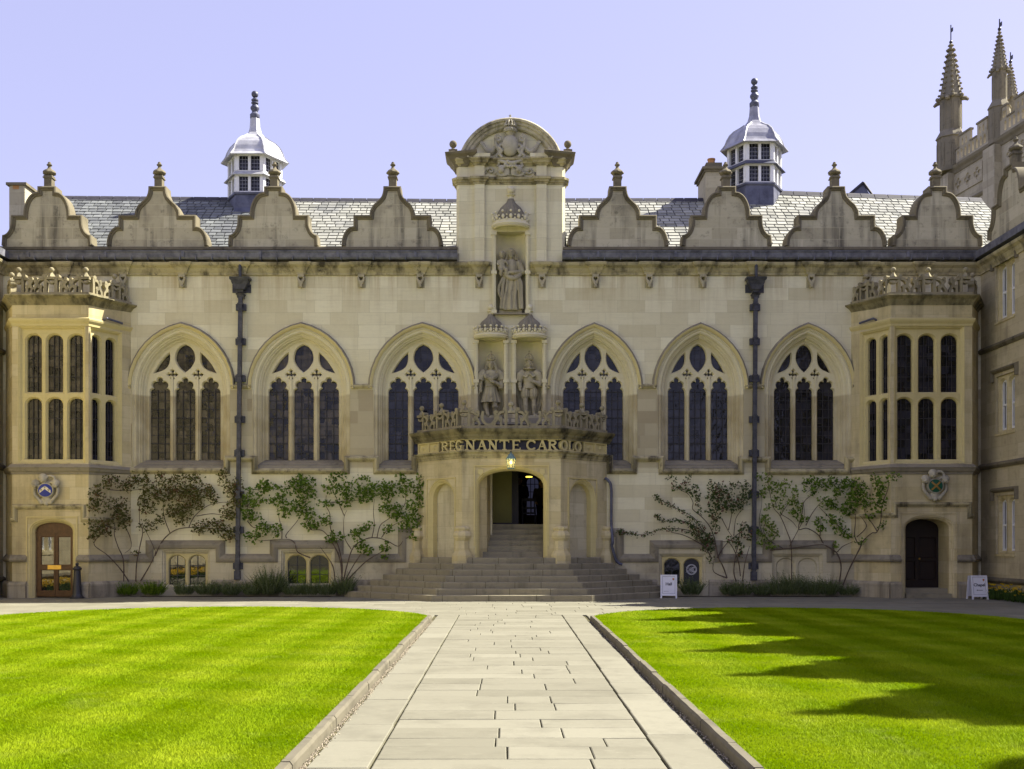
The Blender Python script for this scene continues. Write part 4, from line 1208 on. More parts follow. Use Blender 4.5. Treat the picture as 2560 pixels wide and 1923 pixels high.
    mb.loft([[(u, v, w) for u, w in doorloop(o)] for o, v in ((.13,.004),(.10,.0),(.08,-.03),(.06,-.03),(.03,-.09),(0,-.12),(0,-dep-.1))])
    mb.build('door_surround', M['gold'] if side < 0 else M['bay'], b, True, 30)
    mb = MB(faces[1])
    rr = [(da-.16, dzt+.13), (db+.16, dzt+.13)]
    for (p, q) in (((da-.18, -.0), (da-.18, dzt+.16)), ((db+.18, 0), (db+.18, dzt+.16))): mb.box(p[0]-.02, p[0]+.02, -.01, .025, zb, q[1])
    mb.box(da-.2, db+.2, -.01, .03, dzt+.14, dzt+.18)
    mb.build('door_frame_moulding', M['gold'] if side < 0 else M['bay'], b)
    dv = -dep
    mb = MB(faces[1])
    if side < 0:
        fr_o = doorloop(.01)
        pan = []
        lc = [(sx(95.5), sx(126)), (sx(138.5), sx(168.5))]
        for a, c in lc:
            for y0, y1 in ((1412, 1343), (1477, 1426.5)): pan.append([(a, zy(y0)), (c, zy(y0)), (c, zy(y1)), (a, zy(y1))])
        mb.plate([(u, max(w, .03)) for u, w in fr_o], pan, dv, dv-.06, .018, .02)
        d = mb.build('door', M['wood'], b)
        mb = MB(faces[1]); mb.box(da, db, dv-.035, dv-.045, .05, zy(1335)); mb.build('door_glass', M['glass_door'], d)
        mb = MB(faces[1]); mb.box(sx(112), sx(146), dv-.005, dv+.02, zy(1424), zy(1413.5)); mb.build('letter_plate', M['brass'], d)
        mb = MB(faces[1]); mb.box(da, db, dv-.01, dv+.025, zy(1333), zy(1330)); mb.box(dc-.012, dc+.012, dv-.01, dv+.012, .05, zy(1333)); mb.build('door_rail', M['wood'], d)
    else:
        pan = []
        for i in range(2):
            for y0, y1 in ((1450, 1405), (1395, 1345)):
                a = da+.10+i*(dh-.02); pan.append([(a, zy(y0)), (a+dh-.18, zy(y0)), (a+dh-.18, zy(y1)), (a, zy(y1))])
        mb.plate([(u, max(w, .28)) for u, w in doorloop(.01)], pan, dv, dv-.05, .02, .03)
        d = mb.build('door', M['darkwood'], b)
        mb = MB(faces[1]); mb.box(da, db, dv-.04, dv-.06, .28, dzt); mb.build('door_panel', M['darkwood'], d)
        mb = MB(faces[1]); mb.sphere((dc+.06, dv+.03, zy(1398)), .035, 10, 8); mb.build('door_knob', M['brass'], d)
        mb = MB(faces[1]); mb.box(da-.02, db+.02, dv-.02, .02, -.1, .13); mb.box(da-.0, db+.0, dv-.02, -.22, .12, .28); mb.build('door_step', M['step'], b)
    T = faces[1]
    if side < 0: carved_shield(T, b, sx(119), zy(1224), .76, M['blue'], 'chevron')
    else: carved_shield(T, b, sx(2334), zy(1213), .76, M['green'], 'saltire')
    # pierced strapwork parapet with ball finials
    zc = zy(738)
    if side < 0:
        crest_bead(faces[1], b, 0, L[1], zc, [(.16,.9,True,1), (1.15,1.0), (2.18,.95,True,-1)], M['crest'])
        crest_bead(faces[2], b, 0, L[2], zc, [(.07,.8,False,1), (1.02,.85)], M['crest'])
        crest_bead(faces[0], b, 0, L[0], zc, [(.8,.9)], M['crest'])
    else:
        crest_bead(faces[1], b, 0, L[1], zc, [(.10,.95,True,1), (1.15,1.0), (2.28,.98,True,-1)], M['crest'])
        crest_bead(faces[0], b, 0, L[0], zc, [(.5,.85), (1.5,.8,False,-1)], M['crest'])
        crest_bead(faces[2], b, 0, L[2], zc, [(.8,.9)], M['crest'])
    # little lead spout on the canted side
    mb = MB(faces[ci])
    a, c = (.55, 1.15) if side < 0 else (.45, 1.0)
    mb.tube([(a if side < 0 else c, .0, zy(793)), (a if side < 0 else c, .13, zy(789)), (c if side < 0 else a, .12, zy(795)+.02)], .035, 7)
    mb.build('lead_spout', M['lead'], b)
    return b
bay(-1); bay(1)
# ------------------------------------------------------------------ canted porch with pierced lettering
PW = [(-2.79, 0), (-1.35, -1.5), (1.60, -1.5), (3.11, 0)]
PF = [Frame(PW[i][0], PW[i][1], PW[i+1][0]-PW[i][0], PW[i+1][1]-PW[i][1]) for i in range(3)]
PL = [math.hypot(PW[i+1][0]-PW[i][0], PW[i+1][1]-PW[i][1]) for i in range(3)]
pz = lambda py: wz(py, -1.5)
px_ = lambda px: wx(px, -1.5) - PW[1][0]
ZS = pz(1130); ZTH = 1.214
porch_plan = [(PW[0][0], -.1)] + [(x, -y) for x, y in PW[1:3]] + [(PW[3][0], -.1)]
porch_plan = [(PW[0][0]-.1, -.1), (PW[1][0], 1.5), (PW[2][0], 1.5), (PW[3][0]+.1, -.1)]
aa, ab = px_(1198), px_(1359); ac, ah = (aa+ab)/2, (ab-aa)/2
azs, azt = pz(1216), pz(1176)
def archl(o): return [(aa-o, ZTH-.03), (ab+o, ZTH-.03)] + [(ac+(ah+o)*math.cos(R(t)), azs+(azt-azs+o)*(abs(math.sin(R(t)))**.86)) for t in range(0, 181, 8)]
mb = MB(PF[1]); mb.plate([(0, .8), (PL[1], .8), (PL[1], ZS), (0, ZS)], [archl(.10)], 0, -.34)
porch = mb.build('porch', M['bay'], hall)
mb = MB(PF[1])
mb.loft([[(u, v, w) for u, w in archl(o)] for o, v in ((.12,.004),(.10,0),(.085,-.03),(.06,-.035),(.05,-.07),(.02,-.10),(0,-.16),(0,-.34))])
mb.build('arch_moulding', M['gold'], porch, True, 30)
mb = MB(PF[1])
la, lb, lz = px_(1187), px_(1370.5), pz(1166)
for a, b in ((la-.03, la+.01), (lb-.01, lb+.03)): mb.box(a, b, -.01, .03, ZTH+.35, lz)
mb.box(la-.03, lb+.03, -.01, .032, lz, lz+.035)
for x in (1201.5, 1356):
    u = px_(x); z = pz(1180); mb.prism([(u-.075,z+.08),(u-.075,z-.03),(u,z-.11),(u+.075,z-.03),(u+.075,z+.08)], .035, -.01)
mb.build('arch_label', M['gold'], porch)
for i, nl in ((0, (.63, 1.62)), (2, (.50, 1.47))):
    T = PF[i]; zb0, zt0 = wz(1395, -.75), wz(1209, -.75)
    u0, u1 = nl; c, h = (u0+u1)/2, (u1-u0)/2; zs = zt0-h*.95
    def nlp(o): return [(u0-o, zb0), (u1+o, zb0)] + [(c+(h+o)*math.cos(R(t)), zs+(h*.95+o)*math.sin(R(t))) for t in range(0, 181, 10)]
    mb = MB(T); mb.plate([(0, .8), (PL[i], .8), (PL[i], ZS), (0, ZS)], [nlp(.12)], 0, -.3); mb.build('porch_side', M['bay'], porch)
    mb = MB(T); mb.loft([[(u, v, w) for u, w in nlp(o)] for o, v in ((.13,.004),(.12,0),(.10,-.03),(.07,-.03),(.04,-.07),(.0,-.09),(0,-.34))])
    mb.build('niche_moulding', M['gold'], porch, True, 30)
    mb = MB(T); mb.prism(nlp(.02), -.26, -.36); mb.build('blind_niche', M['plinth'], porch)
    mb = MB(T); lz2 = zt0+.13
    for a in (u0-.17, u1+.17): mb.box(a-.015, a+.015, -.01, .025, zb0+.6, lz2)
    mb.box(u0-.185, u1+.185, -.01, .027, lz2, lz2+.03); mb.build('niche_label', M['gold'], porch)
prf = lambda l: [(o, pz(y)) for o, y in l]
mb = MB(); mb.sweep_plan(porch_plan, prf([(-.2,1146),(.02,1146),(.03,1142),(.06,1139),(.07,1135),(.13,1131),(.14,1128),(.02,1126.5),(-.2,1126.5)])); mb.build('porch_string', M['cornice'], porch)
mb = MB(); mb.sweep_plan(porch_plan, prf([(-.2,1098.5),(.02,1098.5),(.03,1095),(.08,1091),(.10,1087),(.19,1080),(.22,1076),(.24,1073),(.18,1071),(-.2,1071)])); mb.build('porch_cornice', M['soot'], porch)
mb = MB(); mb.prism_z([(x, v) for x, v in porch_plan], pz(1092), pz(1074)); mb.build('porch_roof', M['lead'], porch)
# frieze: dark recess, raised letters, sunk lozenges at the ends
zl0, zl1 = pz(1126.8), pz(1098.3)
for i in range(3):
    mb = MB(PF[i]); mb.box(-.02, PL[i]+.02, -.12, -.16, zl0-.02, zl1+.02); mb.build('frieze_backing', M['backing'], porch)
    mb = MB(PF[i])
    mb.box(0, PL[i], -.14, .0, zl0-.02, zl0+.025); mb.box(0, PL[i], -.14, .0, zl1-.02, zl1+.02)
    mb.build('frieze_rail', M['gold'], porch)
def diamonds(T, u0, u1):
    mb = MB(T); w = (u1-u0)/2
    hs = [[(u0+w*k+.04, zl0+.05), (u0+w*(k+1)-.04, zl0+.05), (u0+w*(k+1)-.04, zl1-.05), (u0+w*k+.04, zl1-.05)] for k in (0, 1)]
    mb.plate([(u0, zl0), (u1, zl0), (u1, zl1), (u0, zl1)], hs, .005, -.10, .012, .03)
    zm = (zl0+zl1)/2
    for k in (0, 1):
        c = u0+w*(k+.5); q = .10
        mb.add([(c-q,-.04,zm),(c,-.04,zm-q),(c+q,-.04,zm),(c,-.04,zm+q),(c,.0,zm)], [(0,1,4),(1,2,4),(2,3,4),(3,0,4)])
    mb.box(u0, u1, -.045, -.10, zl0, zl1)
    mb.build('lozenge_panel', M['gold'], porch)
LH = zl1 - zl0 - .045
def letter(T, ch, u0, u1):
    mb = MB(T); W = u1-u0; v0, v1 = -.13, -.005; zb = zl0+.022
    X = lambda x: u0 + x*W
    Z = lambda z: zb + z*LH
    ST, TH = .062, .030
    n = [0]
    def bar(x0, z0, x1, z1, t=ST):
        n[0] += 1; e = .0012*n[0]
        p, q = (X(x0), Z(z0)), (X(x1), Z(z1))
        d = (q[0]-p[0], q[1]-p[1]); l = math.hypot(*d); h = (-d[1]/l*t/2, d[0]/l*t/2)
        mb.prism([(p[0]-h[0],p[1]-h[1]),(q[0]-h[0],q[1]-h[1]),(q[0]+h[0],q[1]+h[1]),(p[0]+h[0],p[1]+h[1])], v1-e, v0)
    def ser(x, z, w=.30, up=True):
        n[0] += 1; e = .0012*n[0]
        z = .045 if z == 0 else .955
        mb.prism([(X(x)-w*W/2, Z(z)-.016), (X(x)+w*W/2, Z(z)-.016), (X(x)+w*W/2, Z(z)+.016), (X(x)-w*W/2, Z(z)+.016)], v1-e, v0)
    def curve(pts, t=ST*.9):
        n[0] += 1; e = .0012*n[0]
        mb.sweep([(X(x), Z(z)) for x, z in pts], [(-t/2, v0), (-t/2, v1-e), (t/2, v1-e), (t/2, v0)])
    A = lambda cx, cz, rx, rz, a0, a1, k=14: [(cx+rx*math.cos(R(a0+(a1-a0)*i/k)), cz+rz*math.sin(R(a0+(a1-a0)*i/k))) for i in range(k+1)]
    if ch == 'R':
        bar(.2,0,.2,1); ser(.2,0,.42); ser(.2,1,.4); curve([(.2,.955)]+A(.45,.74,.33,.215,90,-90)+[(.2,.525)]); bar(.45,.52,.84,.02); ser(.86,0,.26)
    elif ch == 'E':
        bar(.24,0,.24,1); bar(.1,.955,.88,.955,.034); bar(.1,.045,.92,.045,.034); bar(.24,.51,.68,.51,.03); bar(.86,.78,.86,.96,.03); bar(.91,.04,.91,.24,.03); bar(.68,.41,.68,.61,.026)
    elif ch == 'G':
        curve(A(.52,.5,.40,.455,42,318,22)); bar(.84,.04,.84,.44,.055); ser(.80,0,.2); bar(.62,.43,.98,.43,.03); bar(.82,.70,.82,.92,.03)
    elif ch == 'N':
        bar(.18,0,.18,1,.04); bar(.82,0,.82,1,.04); bar(.16,.97,.82,.03,.075); ser(.16,0,.34); ser(.12,1,.28); ser(.84,1,.34)
    elif ch == 'A':
        bar(.5,.98,.14,.03,.036); bar(.5,.98,.86,.03,.072); bar(.28,.36,.72,.36,.03); ser(.13,0,.32); ser(.86,0,.34)
    elif ch == 'T':
        bar(.5,0,.5,1); bar(.04,.95,.96,.95,.036); ser(.5,0,.44); bar(.06,.76,.06,.96,.03); bar(.94,.76,.94,.96,.03)
    elif ch == 'C':
        curve(A(.54,.5,.42,.455,40,322,22)); bar(.88,.68,.88,.92,.03); bar(.88,.1,.88,.24,.03)
    elif ch == 'O':
        curve(A(.5,.5,.39,.455,0,360,28), ST)
    elif ch == 'L':
        bar(.28,0,.28,1); ser(.28,1,.46); bar(.1,.045,.9,.045,.034); bar(.9,.04,.9,.26,.03)
    mb.build('letter', M['gold'], porch)
fx = lambda c: px_(1020 + c/4.2538)
for ch, a, b in (('N',608,716),('A',736,836),('N',852,954),('T',972,1078),('E',1098,1202),('C',1256,1362),('A',1376,1478),('R',1488,1592)):
    letter(PF[1], ch, fx(a), fx(b))
cl = lambda c: (c-100)/(575-100)*PL[0]
for ch, a, b in (('R',350,432),('E',436,500),('G',504,570)): letter(PF[0], ch, cl(a), cl(b))
diamonds(PF[0], 0, cl(330))
cr_ = lambda c: (c-1625)/(2118-1625)*PL[2]
for ch, a, b in (('O',1630,1702),('L',1704,1768),('O',1774,1848)): letter(PF[2], ch, cr_(a), cr_(b))
diamonds(PF[2], cr_(1870), PL[2])
zc = pz(1071)
crest_bead(PF[1], porch, 0, PL[1], zc, [(.06,.9,True,1),(1.47,.98,False),(2.88,.9,True,-1)], M['crest'])
BASEZ[0] = zc+.08
mb = MB(PF[1]); mb.box(1.37, 1.57, -.18, .02, zc+.46, zc+.53); mb.lathe((1.47,-.08,zc),[(.10,.53),(.06,.60),(.05,.66),(.09,.69),(.09,.76),(.05,.80)],12); mb.build('cresting_finial', M['carved'], porch)
for u in (.80, 2.14):
    mb = MB(PF[1])
    BASEZ[0] = zc+.08
    mb.sweep(bez([(u-.17,zc+.52),(u-.20,zc+.30),(u-.10,zc+.14),(u,zc+.11),(u+.10,zc+.14),(u+.20,zc+.30),(u+.17,zc+.52)],5), [(-.04,-.14),(-.04,-.02),(.04,-.02),(.04,-.14)])
    mb.build('cresting_scroll', M['crest'], porch)
crest_bead(PF[0], porch, 0, PL[0], zc, [(.10,.8,True,1),(1.05,.9,True),(1.95,.7,False,-1)], M['crest'])
crest_bead(PF[2], porch, 0, PL[2], zc, [(.12,.7,False,1),(1.05,.9,True),(2.0,.8,True,-1)], M['crest'])
# corner pedestals
for (x, y), s in zip(PW, (.8, 1, 1, .8)):
    mb = MB(); yy = -y + (-.02 if s == 1 else .06); 
    zq = lambda py: wz(py, y)
    pr = [(.36,1411),(.36,1389),(.33,1385),(.26,1378),(.235,1372),(.225,1352),(.30,1345),(.325,1339),(.30,1332),(.23,1328),(.235,1325),(.26,1323),(.26,1319),(.20,1316)]
    mb.lathe((x, yy, 0), [(r*s*.9, zq(p)) for r, p in pr], 8, PI/8, 2*PI+PI/8)
    mb.build('corner_pedestal', M['bay'], porch, False)
# passage, inner stair, dim vestibule
def wallq(mb, a, b, z0, z1): mb.add([(a[0],a[1],z0),(b[0],b[1],z0),(b[0],b[1],z1),(a[0],a[1],z1)], [(0,1,2,3)])
mb = MB(WORLD)
wallq(mb, (-.84,-1.17), (-.62,-.9), .9, 4.3); wallq(mb, (-.62,-.9), (-.46,.6), .9, 4.3)
wallq(mb, (1.11,-1.17), (1.2,.6), .9, 4.3)
mb.add([(-.9,-1.2,4.05),(1.25,-1.2,4.05),(1.25,.6,4.05),(-.9,.6,4.05)], [(0,1,2,3)])
mb.build('passage_wall', M['bay'], porch)
mb = MB(WORLD)
for k in range(6):
    y0 = -1.05 + k*.27; mb.box(-.86+k*.06, 1.25, y0, 1.0, 1.0, ZTH + .172*(k+1))
mb.build('inner_stair', M['step'], porch)
zfl = ZTH + .172*6
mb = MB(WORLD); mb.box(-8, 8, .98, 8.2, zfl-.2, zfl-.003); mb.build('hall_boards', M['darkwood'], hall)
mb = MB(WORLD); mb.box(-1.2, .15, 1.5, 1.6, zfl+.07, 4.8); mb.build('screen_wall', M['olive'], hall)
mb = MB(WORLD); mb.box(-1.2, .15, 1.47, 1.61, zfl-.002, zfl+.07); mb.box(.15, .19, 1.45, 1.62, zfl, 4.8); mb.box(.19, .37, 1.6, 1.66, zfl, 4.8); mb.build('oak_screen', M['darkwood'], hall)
mb = MB(WORLD); mb.box(-8, 8, .62, 8.2, 5.0, 5.1); mb.build('hall_ceiling', M['inside'], hall)

# ------------------------------------------------------------------ front steps
steps = empty('entrance_steps', 'broad grey stone steps of seven canted flights rising to the porch arch', 'steps', (.13, -1.8, 0))
Rs = random.Random(5)
for k in range(7):
    g = (6-k)*.28 + .24; t = g*.41
    z1 = ZTH*(k+1)/7; z0 = -.25 if k == 0 else ZTH*k/7 - .16
    xl, xr, yf = PW[1][0]-t, PW[2][0]+t, -1.5-g
    dl = -yf-.55
    poly = [(xl, yf), (xr, yf), (xr+dl, -.55), (xr+dl, .02), (xl-dl, .02), (xl-dl, -.55)]
    mb = MB(WORLD)
    mb.prism_z(poly, z0, z1)
    o = mb.build('step', M['step'], steps, bevel=.018)
    o.matrix_parent_inverse = Matrix.Translation((-.13, 1.8, 0))
    # open joints between the blocks of the riser
    mb = MB(WORLD); x = xl + .5*Rs.random()
    while x < xr-.2:
        mb.box(x-.006, x+.006, yf-.004, yf+.1, z0+.02, z1+.002); x += Rs.uniform(.75, 1.5)
    for s in (-1, 1):
        d = .4 + Rs.random()*.4
        while d < dl-.2:
            cx = (xl-d) if s < 0 else (xr+d); cyy = yf+d
            T = Frame(cx, cyy, 1, -s if s < 0 else 1)
            m2 = MB(Frame(cx, cyy, 1, -1 if s < 0 else 1)); m2.box(-.006, .006, -.1, .004, z0+.02, z1+.002)
            mb.v, mb.f, mb.t = mb.v + m2.v, mb.f + [[i+len(mb.v) for i in f] for f in m2.f], mb.t + m2.t
            d += Rs.uniform(.7, 1.3)
    if mb.v:
        j = mb.build('block_joints', M['joint'], o); j['kind'] = 'stuff'

# ------------------------------------------------------------------ roof lanterns (cupolas) and chimneys
def cupola(x, y, zbase, zs, light):
    """hexagonal white timber lantern on a lead base; zs: sill, skirt, eaves, neck, top ball heights"""
    zsill, zskirt, zeave, zneck, zball = zs
    T = Frame(x, y); R0 = .94
    hexl = lambda mb, prof, s=6: mb.lathe((0,0,0), prof, s, R(60), R(60)+2*PI)
    mb = MB(T); hexl(mb, [(R0-.10, zsill-.05), (R0-.10, zeave)]); o = mb.build('cupola', M['glass_blue'], hall)
    mb = MB(T); hexl(mb, [(1.5, zbase-.35), (1.12, zbase+.0), (.955, zbase+.30), (.94, zsill-.10), (1.0, zsill-.07), (1.01, zsill-.01), (.9, zsill+.02)]); mb.build('lead_base', M['lead'], o)
    for k in range(6): 
        mb = MB(T); a = R(60*k+90); mb.tube([((R0*.87+.01)*math.cos(a), (R0*.87+.01)*math.sin(a), zbase+.4), ((R0*.85)*math.cos(a), (R0*.85)*math.sin(a), zsill-.08)], .018, 5)
        mb.build('lead_roll', M['lead'], o)
    for k in range(6):
        a = R(60*k + 90); n = (math.cos(a), math.sin(a)); t = (-n[1], n[0])
        mb = MB(T); ap = R0*.866
        def bx(s0, s1, d0, d1, z0, z1):
            P = []
            for z in (z0, z1):
                for s, d in ((s0,d0),(s1,d0),(s1,d1),(s0,d1)): P.append((n[0]*(ap+d)+t[0]*s, n[1]*(ap+d)+t[1]*s, z))
            mb.hexa(P)
        hw = R0/2
        for z0, z1 in ((zsill, zskirt-.06), (zskirt+.04, zeave-.05)):
            bx(-hw, hw, -.08, .0, z0, z0+.04); bx(-hw, hw, -.08, .0, z1-.06, z1)
            for s0, s1 in ((-hw, -hw+.115), (-.045, .045), (hw-.115, hw)): bx(s0, s1, -.081, .012, z0+.039, z1-.059)
        mb.build('window_frame', M['white'], o)
        mb = MB(T)
        for z0, z1 in ((zsill+.04, zskirt-.12), (zskirt+.08, zeave-.11)):
            for s0 in (-hw+.115, .045):
                w = hw-.16
                for q in (.33, .67): bx(s0+w*q-.004, s0+w*q+.004, -.075, -.06, z0, z1)
                for q in (.25, .5, .75): bx(s0, s0+w, -.075, -.061, z0+(z1-z0)*q-.006, z0+(z1-z0)*q+.006)
        mb.build('glazing_bars', M['leadmid'], o)
    mb = MB(T); hexl(mb, [(R0-.02, zskirt-.06), (R0+.02, zskirt-.05), (1.08, zskirt-.10), (1.09, zskirt-.085), (1.0, zskirt+.0), (R0, zskirt+.06), (R0-.04, zskirt+.07)]); mb.build('skirt_roof', M['leadlight'] if light else M['lead'], o)
    H = zneck - zeave
    mb = MB(T); hexl(mb, [(R0-.05, zeave-.02), (.98, zeave-.08), (1.17, zeave-.13), (1.19, zeave-.11), (1.07, zeave+.0), (1.01, zeave+H*.06), (.95, zeave+H*.16), (.85, zeave+H*.27), (.70, zeave+H*.36), (.50, zeave+H*.43), (.34, zeave+H*.50), (.24, zeave+H*.58), (.185, zeave+H*.70), (.15, zneck)])
    mb.build('lead_dome', M['leadlight'] if light else M['leadmid'], o)
    mb = MB(T)
    for k in range(6):
        a = R(60*k+60)
        mb.tube([((r+.01)*math.cos(a), (r+.01)*math.sin(a), z) for r, z in [(1.17, zeave-.11), (1.07, zeave+.01), (1.01, zeave+H*.06), (.95, zeave+H*.16), (.85, zeave+H*.27), (.70, zeave+H*.36), (.50, zeave+H*.43), (.34, zeave+H*.50)]], .028, 5)
    mb.build('hip_rolls', M['leadlight'], o)
    h = zball - zneck
    mb = MB(T); mb.lathe((0,0,zneck), [(.15,-.16),(.165,-.14),(.17,-.02),(.14,h*.02),(.095,h*.10),(.11,h*.17),(.155,h*.28),(.15,h*.35),(.10,h*.44),(.085,h*.49),(.125,h*.54),(.125,h*.59),(.08,h*.63),(.12,h*.68),(.122,h*.73),(.075,h*.78),(.05,h*.84),(.045,h*.9)], 16)
    mb.sphere((0, 0, zball), .12, 16, 12)
    mb.build('cupola_finial', M['lead'], o, True, 40)
cz = lambda py, d=37.4: EYE + (HY-py)*d/F
cupola(-8.78, 3.9, cz(540), (cz(479), cz(430), cz(379), cz(287, 38.3), cz(237, 38.3)), True)
cupola(8.60, 3.9, cz(536), (cz(455), cz(403), cz(348), cz(258, 38.3), cz(205, 38.3)), False)
# chimneys
mb = MB(WORLD)
y = 3.4; x0, x1 = wx(1764, y), wx(1806, y)
mb.box(x0, x1, y, y+1.5, 12.2, wz(428, y)); ch = mb.build('chimney', M['tower'], hall)
mb = MB(WORLD); mb.box(x0-.12, x1+.06, y-.1, y+1.6, wz(424, y), wz(418, y)); mb.box(x0-.05, x1+.02, y-.04, y+1.55, wz(430, y), wz(424, y)); mb.box(x0+.03, x1, y+.05, y+1.45, wz(418, y), wz(405, y)); mb.build('chimney_cap', M['coping'], ch)
mb = MB(WORLD); mb.lathe(((x0+x1)/2, y+.5, wz(405, y)), [(.14,-.02),(.125,.02),(.125,.22),(.14,.23),(.14,.27),(.10,.27)], 16); mb.build('chimney_pot', M['pot'], ch, True)
mb = MB(WORLD)
y = 2.6; x0, x1 = wx(23, y), wx(62, y)
mb.box(x0, x1, y, y+1.8, 11.2, wz(464, y)); ch = mb.build('chimney', M['tower'], hall)
mb = MB(WORLD); mb.box(x0-.08, x1+.08, y-.08, y+1.9, wz(464, y), wz(457.5, y)); mb.build('chimney_cap', M['coping'], ch)
mb = MB(WORLD); mb.box(x0+.13, x0+.33, y-.015, y+.02, wz(473, y), wz(463.5, y)); mb.build('chimney_vent', M['pot'], ch)
mb = MB(WORLD)
y = 4.6; a, b, c = wx(2125, y), wx(2158, y), wx(2176, y)
mb.add([(a,y,wz(490,y)),(c,y,wz(490,y)),(b,y,wz(458,y)),(a+.3,y+1.6,wz(490,y)),(c+.3,y+1.6,wz(490,y)),(b+.3,y+1.6,wz(458,y))], [(0,1,2),(0,2,5,3),(2,1,4,5),(3,5,4)])
mb.build('dormer', M['lead'], hall)
mb = MB(WORLD)
for p in (a, c): mb.tube([(p + (-.08 if p == a else .08), y-.03, wz(490,y)), (b, y-.03, wz(457,y))], .05, 4)
mb.build('dormer_verge', M['ridge'], hall)

# ------------------------------------------------------------------ the two side ranges of the court
WG = [1.93, 5.4, 8.9, 12.0, 15.25, 18.1, 20.95, 24.0, 27.0]
def side_range(name, label, T, n, sgn, L):
    r = empty(name, label, 'building', T(0, 0, 0))
    inv = Matrix.Translation(T(0,0,0)).inverted()
    def fix(o):
        o.matrix_parent_inverse = inv; return o
    lev = [(1.42, 2.95), (5.05, 6.55), (8.42, 9.95)]
    offs = [(.0 if sgn > 0 else 0)]
    hs = []; cells = []
    for k in range(n):
        c = WG[k] - .25 if sgn > 0 else L - 2.2 - 3.5*k
        for z0, z1 in lev:
            hs.append([(c-.62, z0-.1), (c+.62, z0-.1), (c+.62, z1+.12), (c-.62, z1+.12)]); cells.append((c, z0, z1))
    mb = MB(T); mb.plate([(-.3, -.3), (L, -.3), (L, ZG), (-.3, ZG)], hs, 0, -.45)
    mb.v, mb.t
    fix(mb.build('wall', M['range'], r))
    mb = MB(T); mb.box(-.3, L, -7.9, -7.5, -.3, ZG); fix(mb.build('back_wall', M['range'], r))
    mb = MB(T)
    zr = 13.5
    mb.add([(-.3,-.1,ZG),(L,-.1,ZG),(L,-3.9,zr),(-.3,-3.9,zr),(L,-7.9,ZG),(-.3,-7.9,ZG)], [(0,1,2,3),(3,2,4,5),(0,3,5),(1,4,2)]); fix(mb.build('roof', M['slate'], r))
    for c, z0, z1 in cells:
        mb = MB(T); h2 = []
        for s in (-1, 1):
            cc = c+s*.31; hw = .21; zs = z1-.14
            h2.append([(cc-hw, z0), (cc+hw, z0)] + [(cc+hw*math.cos(R(t)), zs+.14*math.sin(R(t))) for t in range(0, 181, 20)])
        mb.plate([(c-.64, z0-.12), (c+.64, z0-.12), (c+.64, z1+.14), (c-.64, z1+.14)], h2, -.07, -.3, .05, .08)
        mb.box(c-.66, c+.66, -.05, .03, z0-.17, z0-.10)
        w = fix(mb.build('window', M['bay'], r))
        mb = MB(T)
        for s in (-1, 1): 
            cc = c+s*.31
            for e in (-1, 1): mb.box(cc+e*.19-.025, cc+e*.19+.025, -.22, -.16, z0, z1)
            for zz in (z0+.03, (z0+z1)/2, z1-.03): mb.box(cc-.2, cc+.2, -.222, -.165, zz-.03, zz+.03)
            mb.box(cc-.012, cc+.012, -.215, -.17, z0, z1)
        mb.build('sash_frame', M['white'], w)
        mb = MB(T); mb.box(c-.6, c+.6, -.24, -.25, z0-.05, z1+.05); mb.build('pane', M['glass_clear'], w)
        mb = MB(T); zt = z1+.28
        mb.sweep([(c-.78, zt-.30), (c-.78, zt), (c+.78, zt), (c+.78, zt-.30)], [(-.06,-.02),(-.06,.04),(0,.10),(.04,.10),(.08,.02),(.08,-.02)]); mb.build('label_mould', M['coping'], w)
    for z in (zb, 4.0, 7.6):
        mb = MB(T); mb.sweep([(-.3, z), (L, z)], [(-.08,-.02),(-.08,.04),(0,.11),(.05,.10),(.10,.02),(.10,-.02)]); fix(mb.build('string_course', M['coping'], r))
    mb = MB(T); mb.sweep_plan([(-.3, 0), (L, 0)], CPROF); fix(mb.build('cornice', M['cornice'], r))
    mb = MB(T); mb.box(-.3, L, -.05, .30, gz[0], gz[3]); fix(mb.build('gutter', M['gutter'], r))
    mb = MB(T); mb.box(-.3, L, -.40, -.06, ZG-.1, ZV); fix(mb.build('parapet', M['coping'], r))
    for k in range(n):
        c = WG[k] if sgn > 0 else L - 2.0 - 3.5*k
        o3 = T(c, -.05, 0)
        g = gable(0, 'r', Frame(o3[0], o3[1], T.ux, T.uy))
        g.parent = r; fix(g)
    return r
TRW = Frame(14.8, 0, 0, -1)
side_range('side_range', 'shaded stone side range with white sash windows beside the chapel door', TRW, 9, 1, 33)
TLW = Frame(-15.75, -33, 0, 1)
side_range('side_range', 'sunlit stone side range along the left lawn, only its corner in view', TLW, 9, -1, 33.0)

# ------------------------------------------------------------------ the great tower behind
tower = empty('church_tower', 'tall stone gothic tower with crocketed pinnacles and battlements behind the roofs', 'tower', (28.05, 35.6, 0))
TT = Frame(28.05, 35.6, .142, -1)
tinv = Matrix.Translation((-28.05, -35.6, 0))
def tb(mb, name, mat, par=tower, **k):
    o = mb.build(name, mat, par, **k)
    if par is tower: o.matrix_parent_inverse = tinv
    return o
mb = MB(TT); mb.box(-.3, 11.5, -9, 0, 0, 25.2); tb(mb, 'wall', M['tower'])
mb = MB(TT)
mb.sweep_plan([(-.3, 0), (11.5, 0)], [(-.02,24.9),(.05,24.9),(.12,25.05),(.25,25.2),(.30,25.35),(.05,25.5),(-.02,25.5)]); 
tb(mb, 'tower_cornice', M['pinnacle'])
for z in (22.6,):
    mb = MB(TT); mb.sweep_plan([(-.3, 0), (11.5, 0)], [(-.02,z),(.10,z+.1),(.16,z+.2),(.05,z+.3),(-.02,z+.32)]); tb(mb, 'tower_string', M['pinnacle'])
